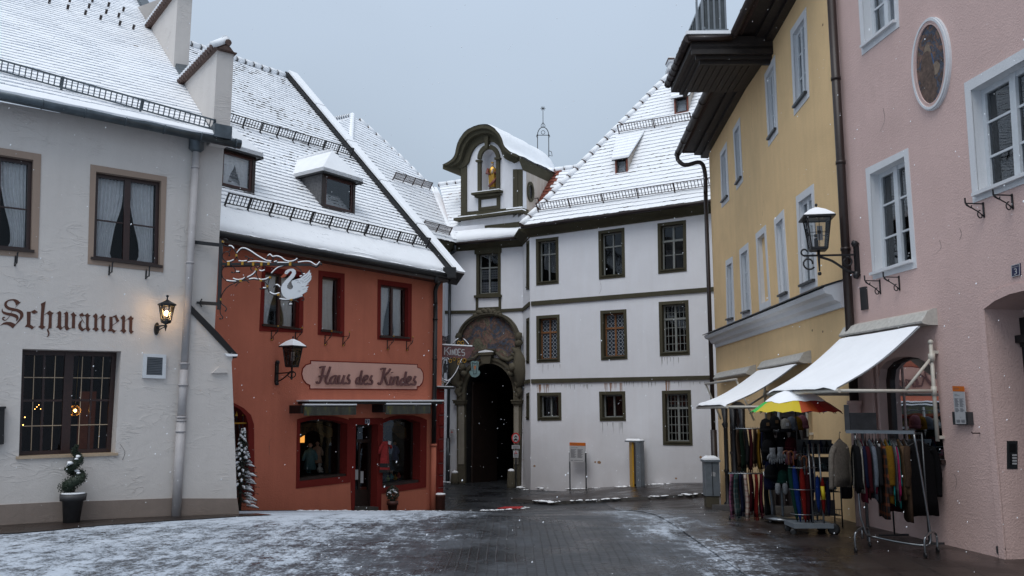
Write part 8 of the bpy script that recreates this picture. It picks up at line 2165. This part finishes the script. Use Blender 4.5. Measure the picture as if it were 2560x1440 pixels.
for r in (0,.2,.4,.55,.68): rows.append([up_(r * (1 + .18 * noise.noise(V((cos(q) * 2,sin(q) * 2,5)))),q) + Z * (.035 * (1 - (r / .7) ** 3) + .004) for q in [k * pi / 16 for k in range(32)]])
mb.loft(rows,0,caps=False,smooth=True);mb.build('snow_cover',['snow'],um,solid=False)
mb = MB();mb.tube([V((uc_.x,uc_.y,gr_.z + .55)),uc_ + Z * .2],.009,6);mb.build('shaft',['black'],um)
mb = MB()
for k in range(npan): a = a0_ + 2 * pi * k / npan;mb.tube([up_(r,a) - Z * .006 for r in (0.02,.4,.7,1.02)],.0035,4)
mb.build('ribs',['dark_steel'],um)
# ---------------- umbrella cart
g0_ = on_ground(at_y(2045,1330,12.3));cart = thing('umbrella_cart','grey wheeled stand holding closed umbrellas beneath the rainbow umbrella','display stand',g0_)
xa,xb = at_y(1986,1320,12.2).x,at_y(2085,1320,12.2).x;yy = 12.25;zb = g0_.z
mb = MB();mb.box(V((xa,yy - .05,zb + .10)),V((xb,yy + .40,zb + .16)));mb.build('platform',['cladding'],cart)
mb = MB()
for x in (xa + .30,xb - .1): mb.tube([V((x,yy + .05,zb + .12)),V((x - .02,yy + .05,zb + 1.25))],.014,6)
mb.tube([V((xb - .1,yy + .3,zb + .12)),V((xb - .12,yy + .3,zb + 1.25))],.014,6)
for z in (.28,.62,.92): mb.tube([V(((xa + xa + .42) / 2 - .0 + .20 * cos(q),yy + .12 + .14 * sin(q),zb + z)) for q in [k * pi / 8 for k in range(16)]],.006,5,closed=True)
mb.build('frame',['steel'],cart)
for (x,y,r) in ((xa + .02,yy,.045),(xa + .05,yy + .35,.045),(xb + .03,yy - .02,.085),(xb + .0,yy + .38,.085)):
    mb = MB();mb.lathe(V((x - .02,y,zb + r)),[(r * .6,-.004),(r,0),(r,.03),(r * .6,.034)],14,axis=(.3,1,0));mb.build('wheel',['black'],cart)
UM = [('closed red umbrella with a crook handle in the front of the cart','red',-.02,-.06),('closed blue umbrella leaning left in the cart','blue',-.10,-.02),('closed dark wine umbrella in the cart','darkwine',.05,-.05),('closed navy umbrella in the cart','navy',.12,-.02),('closed green and yellow umbrella at the cart\'s left','green',-.14,.03),('closed black umbrella at the back of the cart','black',.04,.08),('closed purple umbrella at the back right of the cart','purple',.15,.06)]
for k,(lb,c_,dx,dy) in enumerate(UM):
    b = V((xa + .21 + dx * .7,yy + .12 + dy,zb + .17));tp2 = V((xa + .19 + dx * 1.15,yy + .12 + dy * 1.3,zb + .95 + .04 * sin(k * 2)))
    o = thing('closed_umbrella',lb,'umbrella',b,'closed umbrellas in the wheeled stand');mb = MB();n_ = 9
    mb.tube([b.lerp(tp2,t) for t in (0,.08,.3,.6,.85,.95)],[.006,.02,.032,.042,.034,.012],8);mb.build('canopy',['c_' + c_],o)
    mb = MB();h0 = tp2;mb.tube([h0 - (tp2 - b) * .06,h0 + Z * .08,h0 + V((.005,-.01,.13)),h0 + V((-.03,-.02,.165)),h0 + V((-.07,-.02,.15)),h0 + V((-.08,-.02,.11))],.011,6);mb.build('handle',[mat('crook%d' % k,(.16,.05,.015) if k % 3 else (.03,.02,.02),.3) or 'crook%d' % k],o)
# small folded umbrellas hanging from the cart's right side
for k,(c_,lb) in enumerate((('blue','small blue folding umbrella hanging at the right of the cart'),('red','small red and yellow folding umbrella hanging at the right of the cart'),('navy','small navy folding umbrella hanging at the right of the cart'))):
    q = V((xb - .18 + .07 * k,yy + .0,zb + .82 - .03 * k));mb = MB();mb.tube([q,q - Z * .08,q - Z * .25,q - Z * .42,q - Z * .5],[.006,.028,.036,.022,.006],8)
    if k == 1: mb.tube([q - Z * .12 + V((-.01,-.012,0)),q - Z * .3 + V((0,-.014,0))],.027,8,1)
    mb.single('folding_umbrella',['c_' + c_,'u_yellow'],lb,'umbrella',q,'folding umbrellas hanging from the cart')
# ---------------- shelf of slippers behind the cart
sg_ = on_ground(at_y(2062,1300,13.0));shf = thing('slipper_shelf','black wire shelf unit with slippers and dark bottles right of the umbrella cart','shelf',sg_)
sx_,sy_2,sz_ = sg_.x,13.0,sg_.z;hw_ = .26
mb = MB()
for x in (-hw_,hw_):
    for y in (0,.3): mb.tube([V((sx_ + x,sy_2 + y,sz_)),V((sx_ + x,sy_2 + y,sz_ + 1.12))],.011,5)
mb.build('frame',['dark_steel'],shf)
for z in (.18,.52,.82,1.08):
    mb = MB()
    for j in range(7): mb.tube([V((sx_ - hw_,sy_2 + .05 * j,sz_ + z)),V((sx_ + hw_,sy_2 + .05 * j,sz_ + z))],.004,4)
    for j in range(14): x = -hw_ + 2 * hw_ * j / 13;mb.tube([V((sx_ + x,sy_2,sz_ + z + .09)),V((sx_ + x,sy_2,sz_ + z)),V((sx_ + x,sy_2 + .3,sz_ + z))],.003,4)
    mb.tube([V((sx_ - hw_,sy_2,sz_ + z + .09)),V((sx_ + hw_,sy_2,sz_ + z + .09))],.005,4);mb.box(V((sx_ - hw_,sy_2 + .26,sz_ + z)),V((sx_ + hw_,sy_2 + .29,sz_ + z + .20)));mb.build('basket',['dark_steel'],shf)
rnd = random.Random(12)
for j,z in enumerate((.54,.84)):
    for k in range(4):
        q = V((sx_ - .2 + .13 * k,sy_2 + .08,sz_ + z));cn_ = ['dark grey','brown','black','plaid grey'][(k + j) % 4];mm = ['c_darkgrey','c_brown','c_black','c_plaid_green'][(k + j) % 4]
        mb = MB();mb.tube([q + V((0,-.06,.03)),q + V((0,.02,.045)),q + V((.005,.12,.05)),q + V((.01,.2,.035))],[.02,.045,.04,.035],8);mb.lathe(q + V((0,.13,.04)),[(.035,0),(.04,.05),(.032,.055)],8)
        mb.single('slipper',[mm],cn_ + ' slipper, number %s on the %s shelf of the black wire unit' % (('one','two','three','four')[k],('middle','upper')[j]),'slipper',q,'slippers on the wire shelf')
for k in range(6):
    q = V((sx_ - .22 + .085 * k,sy_2 + .10,sz_ + 1.085));mb = MB();h = .17 + .03 * sin(k * 2.3);mb.lathe(q,[(.028,0),(.032,.01),(.032,h * .65),(.016,h * .8),(.014,h),(.001,h)],10)
    mb.single('bottle',['c_navy' if k % 2 else 'c_black'],'dark narrow flask standing on top of the black wire shelf','flask',q,'dark flasks on top of the wire shelf')
# ---------------- round hat and glove stand in the middle
hg = on_ground(at_y(1958,1300,13.6));hs = thing('hat_stand','tall grey revolving stand with hats and gloves behind the umbrella cart','display stand',hg)
hx,hy,hz = hg.x,13.6,hg.z
mb = MB();mb.tube([V((hx,hy,hz + .05)),V((hx,hy,hz + 1.78))],.02,8);mb.build('pole',['box_grey'],hs)
mb = MB();mb.lathe(V((hx,hy,hz + .06)),[(.30,0),(.30,.03),(.05,.05)],20);mb.build('base',['steel'],hs)
for k in range(4): a = k * pi / 2 + .5;mb = MB();mb.ball(V((hx + .27 * cos(a),hy + .27 * sin(a),hz + .035)),.034,8);mb.build('castor',['black'],hs)
mb = MB()
for z in (.62,1.02,1.40,1.72):
    mb.tube([V((hx + .26 * cos(q),hy + .26 * sin(q),hz + z)) for q in [k * pi / 8 for k in range(16)]],.006,5,closed=True)
    for k in range(8): q = k * pi / 4;mb.tube([V((hx,hy,hz + z)),V((hx + .30 * cos(q),hy + .30 * sin(q),hz + z + .02))],.004,4)
mb.build('hook_rings',['dark_steel'],hs)
HT = [('black knitted hat with a badge, high on the left of the stand','black',-.26,1.52),('second black knitted hat, high on the stand','black',-.13,1.56),('pale knitted hat with a dark fur rim, high on the stand','cream',.02,1.52),('grey-blue knitted hat next to the pale one','grey',.13,1.55),('mustard knitted hat next to the grey-blue one','mustard',.22,1.55),('striped pink and cream knitted hat at the right of the stand','pink',.31,1.57),
      ('black hat in the second tier of the stand','black',-.24,1.20),('dark grey hat in the second tier of the stand','darkgrey',.22,1.18),('dark wine hat in the second tier of the stand','darkwine',.10,1.24),('dark green hat in the third tier of the stand','green',-.05,.74),('black cap in the third tier of the stand','black',-.22,.82),('grey fur hat low on the right of the stand','darkgrey',.24,.56)]
for k,(lb,c_,dx,z) in enumerate(HT):
    q = V((hx + dx,hy - .26 + abs(dx) * .3,hz + z));o = thing('knitted_hat',lb,'hat',q,'hats on the revolving stand')
    mb = MB();mb.lathe(q,[(.085,-.10),(.092,-.06),(.088,.0),(.06,.06),(.015,.085)],12);mb.build('crown',['c_' + c_],o)
    mb = MB();mb.lathe(q - Z * .125,[(.09,0),(.10,.01),(.10,.05),(.088,.055)],12);mb.build('brim',['c_charcoal' if c_ == 'cream' else 'c_' + c_],o)
    if k in (0,1,2): mb = MB();mb.box(q + V((-.02,-.098,-.03)),q + V((.025,-.092,.02)));mb.build('badge',['board_white' if k == 2 else 'c_camel'],o)
def glove(c,lb,m,flip=1,s=1.0,grp='gloves on the revolving stand'):
    o = MB();c = V(c);rows = []
    for u,w_ in ((0,.035),(.03,.036),(.06,.034),(.09,.045),(.13,.048)): rows.append([c + V((w_ * cos(q) * s,.016 * sin(q) * s,-u * s)) for q in [k * pi / 5 for k in range(10)]])
    o.loft(rows,0,smooth=True)
    for j,(dx,ln) in enumerate(((-.034,.062),(-.012,.078),(.012,.074),(.034,.056))): o.tube([c + V((dx * s,0,-.12 * s)),c + V((dx * 1.15 * s,0,(-.12 - ln * .5) * s)),c + V((dx * 1.2 * s,.004,(-.12 - ln) * s))],[.0115 * s,.011 * s,.008 * s],7)
    o.tube([c + V((flip * .036 * s,0,-.08 * s)),c + V((flip * .060 * s,0,-.11 * s)),c + V((flip * .064 * s,0,-.14 * s))],[.014 * s,.012 * s,.009 * s],7)
    return o.single('glove',[m],lb,'glove',c,grp)
glove((hx - .22,hy - .34,hz + 1.16),'white glove, the left of the bright pair hanging on the stand','c_white',-1,1.25);glove((hx - .10,hy - .34,hz + 1.17),'white glove, the right of the bright pair hanging on the stand','c_white',1,1.25)
glove((hx + .02,hy - .34,hz + 1.12),'dull pink glove beside the white pair on the stand','c_pink',1,1.1)
for k,(dx,c_,lb) in enumerate(((-.16,'white','white mitten low on the stand, left of its pair'),(-.05,'white','white mitten low on the stand, right of its pair'))):
    q = V((hx + dx,hy - .33,hz + .58));mb = MB();mb.tube([q + Z * .05,q,q - Z * .08,q - Z * .12],[.032,.045,.042,.015],10);mb.tube([q + V((.03,0,-.02)),q + V((.055,0,-.05))],[.016,.012],6);mb.single('mitten',['c_' + c_],lb,'mitten',q,'white mittens on the stand')
for k,(dx,dz,c_,nm) in enumerate(((.12,1.03,'pink','pink soft toy keyring high on the stand'),(.20,1.00,'cream','cream soft toy keyring on the stand'),(.28,1.04,'blue','blue and white keyring bag on the stand'),(.20,.66,'turquoise','bright beaded keyring bunch hanging low on the stand'))):
    q = V((hx + dx,hy - .34,hz + dz));mb = MB();mb.ball(q,.045,8,amp=.3);mb.ball(q + Z * .055,.03,8,amp=.3);mb.tube([q + Z * .08,q + Z * .12],.004,4);mb.single('keyring_toy',['c_' + c_],nm,'keyring',q,'small toys on the stand')
for k in range(7):
    lb = ['black knitted shawl at the top left of the revolving stand','black shawl in the middle of the revolving stand','charcoal shawl at the right of the revolving stand','dark navy shawl low on the left of the stand','black shawl low in the middle of the stand','dark brown shawl low on the right of the stand','dark wine shawl between the white gloves and the umbrellas'][k]
    q = V((hx - .20 + .20 * (k % 3) + (.34 if k == 6 else 0),hy - .12,hz + (1.42 if k < 3 else .98)));mb = MB();rows = []
    for j in range(8): u = j / 7;rows.append([q + V(((.06 + .05 * min(1,u * 2)) * cos(t_) * (1 + .15 * sin(3 * t_ + k)),(.05 + .03 * u) * sin(t_) * (1 + .2 * sin(4 * t_ + k)),-u * .46)) for t_ in [i * pi / 7 for i in range(14)]])
    mb.loft(rows,0,smooth=True);mb.tube([q,q + Z * .04],.005,4);mb.single('shawl',['c_' + ['black','black','charcoal','navy','black','brown','darkwine'][k]],lb,'shawl',q,'shawls on the revolving stand')
for k,(dx,z_,lb) in enumerate(((.33,1.12,'black shoulder bag hanging at the wall side of the wire shelf'),(.36,.72,'dark rucksack hanging low at the wall side of the wire shelf'))):
    q = V((sx_ + dx,sy_2 + .05,sz_ + z_));mb = MB();rows = [[q + V((.085 * w_ * cos(t_),.06 * w_ * sin(t_),-z)) for t_ in [i * pi / 7 for i in range(14)]] for z,w_ in ((0,.7),(.03,1),(.18,1.1),(.27,1.05),(.30,.8))];mb.loft(rows,0,smooth=True);mb.tube([q + V((-.05,0,0)),q + V((-.03,0,.12)),q + V((.03,0,.12)),q + V((.05,0,0))],.008,5);mb.single('shoulder_bag',['c_black' if k == 0 else 'c_charcoal'],lb,'bag',q)
# ---------------- two scarf racks on the left
def scarf(c,a,w_,ln,m,lb,seed,grp):
    rnd = random.Random(seed);mb = MB();rows = [];a = V(a).normalized();t = V((-a.y,a.x,0));c = V(c)
    for j in range(9):
        u = j / 8;rows.append([c + a * (w_ * (.42 + .12 * u) * cos(q)) + t * ((.020 + .010 * u) * sin(q) * (1 + .5 * sin(q * 3 + seed))) - Z * (u * ln) + t * .012 * sin(u * 5 + seed) for q in [k * pi / 7 for k in range(14)]])
    mb.loft(rows,0,smooth=True)
    for k in range(12): q = rows[-1][k % 14];mb.tube([q,q - Z * (.05 + .02 * rnd.random())],.004,4)
    return mb.single('scarf',[m],lb,'scarf',c,grp)
for (px,py,Y,nm,lst) in ((1884,1072,14.3,'upper',[('brown','brown scarf at the street end of the upper scarf rack'),('darkgreen','dark green scarf on the upper scarf rack'),('charcoal','charcoal scarf on the upper scarf rack'),('darkwine','dark wine scarf on the upper scarf rack'),('brown','second brown scarf, before the ochre one on the upper rack'),('mustard','ochre scarf on the upper scarf rack'),('navy','navy scarf on the upper scarf rack'),('black','black scarf at the wall end of the upper scarf rack'),('black','second black scarf beside the hat stand on the upper rack')]),
                             (1876,1184,14.0,'lower',[('plaid_pink','pink and black plaid scarf at the street end of the lower rack'),('plaid_green','dark green plaid scarf on the lower scarf rack'),('navy','navy scarf on the lower scarf rack'),('plaid_cream','cream tartan scarf with red lines on the lower rack'),('darkwine','dark wine scarf on the lower rack'),('red','dark red scarf in the middle of the lower rack'),('wine','wine-coloured scarf on the lower rack'),('charcoal','charcoal scarf on the lower rack'),('grey','grey striped scarf at the wall end of the lower rack')])):
    c0_ = at_y(px,py,Y);L_ = .30 if nm == 'upper' else .36;g_r = on_ground(c0_)
    rkk = thing('scarf_rack',('taller' if nm == 'upper' else 'low') + ' chrome scarf rack ' + ('beside the dark yellow-house doorway' if nm == 'upper' else 'in front of the taller one, nearest the cabinet'),'display rack',g_r)
    mb = MB();mb.tube([V((c0_.x + L_ * .6,Y,g_r.z + .08)),V((c0_.x + L_ * .6,Y,c0_.z + .03))],.013,6);mb.tube([c0_ + V((-L_,0,0)),c0_ + V((L_,0,0))],.010,6)
    for k in range(16): q = c0_ + V((-L_ + 2 * L_ * k / 15,0,0));mb.tube([q,q + V((0,-.02,.03)),q + V((0,-.10,.02))],.003,4)
    mb.bar(V((c0_.x - L_,Y,g_r.z + .07)),V((c0_.x + L_,Y,g_r.z + .07)),.02);mb.bar(V((c0_.x + L_ * .6,Y - .2,g_r.z + .07)),V((c0_.x + L_ * .6,Y + .2,g_r.z + .07)),.02);mb.build('frame',['steel'],rkk)
    for x_,y_ in ((-L_,0),(L_,0),(L_ * .6,-.2),(L_ * .6,.2)): mb = MB();q = V((c0_.x + x_,Y + y_,g_r.z + .035));mb.lathe(q - V((.012,0,0)),[(.02,0),(.033,.004),(.033,.02),(.02,.024)],10,axis=(1,0,0));mb.build('castor',['black'],rkk)
    for k,(c_,lb) in enumerate(lst):
        n_ = len(lst);q = c0_ + V((-L_ + 2 * L_ * (k + .4) / n_,-.04 - .015 * (k % 2),-.01 + (0 if nm == 'upper' else 0)));dxl = -.0
        scarf(q,(.35 + .2 * sin(k * 2),1,0),.20,(.60 if nm == 'upper' else .62) + .05 * sin(k * 2.7),'c_' + c_,lb,k + (0 if nm == 'upper' else 30),'scarves on the %s rack' % nm)
# low kerb steps by the cabinet
mb = MB();a = on_ground(at_y(1780,1258,20.5));b = on_ground(at_y(1850,1285,15.5));mb.loft([[a + V((0,0,-.1)),a + V((0,0,.13)),a + V((1.6,0,.13)),a + V((1.6,0,-.1))],[b + V((0,0,-.1)),b + V((0,0,.13)),b + V((1.6,0,.13)),b + V((1.6,0,-.1))]],0);mb.setting('doorstep',['kerb'])

# ================================================================ falling snow
mb = MB();rnd = random.Random(77)
for k in range(4200):
    d = 4.2 + 26 * rnd.random() ** .8;px = rnd.uniform(-200,2760);py = rnd.uniform(-200,1500);p = at_y(px,py,d)
    if p.z < gz(p.x,p.y) + .1: continue
    r = .0018 + .0030 * rnd.random();t = V((.25,.1,1)).normalized() * r * (1.1 + .9 * rnd.random());e1 = V((r,0,0));e2 = V((0,r,0))
    i = mb.vs([p + t,p - t,p + e1,p + e2,p - e1,p - e2])
    for a_,b_ in ((2,3),(3,4),(4,5),(5,2)): mb.fi((i[0],i[a_],i[b_]));mb.fi((i[1],i[b_],i[a_]))
mb.setting('falling_snow',['snow'],'stuff')
# ---------------- weathering with a shape of its own: rust runs under the string course, chips, damp patches
mat('rust_run',(.30,.17,.11),.9,var=.4,vs=30);mat('damp',(.40,.37,.36),.9,var=.2,vs=10);mat('chip',(.30,.18,.10),.9,var=.3,vs=20);mat('grey_run',(.42,.42,.43),.9,var=.2)
def runs(fr,x0,x1,y0,n,L0,m,seed):
    rnd = random.Random(seed);mb = MB()
    for k in range(n):
        x = rnd.uniform(x0,x1);a,b = fr.st(x,y0);ln = L0 * (.3 + .7 * rnd.random());w_ = .006 + .012 * rnd.random();o = .003 + .0002 * k
        mb.face([fr.P(a - w_,b,o),fr.P(a + w_,b,o),fr.P(a + w_ * .7,b - ln * .6,o),fr.P(a,b - ln,o),fr.P(a - w_ * .7,b - ln * .6,o)])
    return mb.build('weather_stain',[m],mon,solid=False)
runs(WD,1344,1376,961,16,.45,'rust_run',1);runs(WD,1510,1555,957,16,.42,'rust_run',2);runs(WD,1664,1676,952,8,.6,'rust_run',3)
runs(WD,1335,1480,961,26,.22,'grey_run',4);runs(WD,1560,1780,954,30,.25,'grey_run',5);runs(WD,1500,1570,1056,10,.5,'grey_run',6);runs(WD,1650,1730,893,9,.4,'grey_run',7);runs(WD,1345,1400,911,6,.4,'grey_run',8)
def chips(fr,pts,parent,m='chip'):
    mb = MB();
    for k,(x,y,r) in enumerate(pts):
        a,b = fr.st(x,y);mb.prism(fr,[(a + r * cos(q) * (1 + .4 * noise.noise(V((q,x,0)))),b + r * .7 * sin(q) * (1 + .4 * noise.noise(V((q,y,3))))) for q in [i * pi / 6 for i in range(12)]],.0,.003)
    return mb.build('plaster_chip',[m],parent)
for p in ((1498,1156,.07),(1488,1155,.04),(1752,1143,.05),(1336,1165,.05),(1690,1196,.04)): chips(WD,[p],mon)
for p in ((1311,1150,.07),): chips(WC,[p],mon)
for p in ((1816,822,.05),(2031,826,.03),(2057,829,.03),(2057,62,.03)): chips(WY,[p],yel)
for p in ((318,1276,.03),(300,1120,.012),(395,715,.01)): chips(WA,[p],inn,'damp')

rnd = random.Random(31)
for (fr,par,m,pts) in ((WP,pink,'crack',[((2415,832),(2440,826),(2462,828)),((2330,640),(2352,622),(2349,600)),((2200,330),(2212,300),(2208,270)),((2399,570),(2404,585),(2399,600)),((2480,1180),(2484,1150),(2479,1125)),((2385,1185),(2392,1200),(2389,1222))]),(WA,inn,'crack',[((300,1110),(312,1130),(306,1150))]),(WB,red,'crack',[((700,1098),(675,1100),(674,1137)),((674,1137),(690,1137),(690,1136))]),(WY,yel,'crack',[((1905,470),(1908,500),(1906,540)),((1880,240),(1878,300),(1882,330))]),(WD,mon,'crack',[((1500,702),(1503,720),(1498,735))])):
    if m not in M: mat('crack',(.10,.08,.075),.9)
    for p in pts:
        mb = MB();c = curve([V((*fr.st(*q),0)) for q in p],5)
        for a,b in zip(c,c[1:]):
            w_ = .002 + .002 * rnd.random();mb.face([fr.P(a.x - w_,a.y,.002),fr.P(a.x + w_,a.y,.002),fr.P(b.x + w_,b.y,.002),fr.P(b.x - w_,b.y,.002)])
        mb.build('crack',[m],par,solid=False)
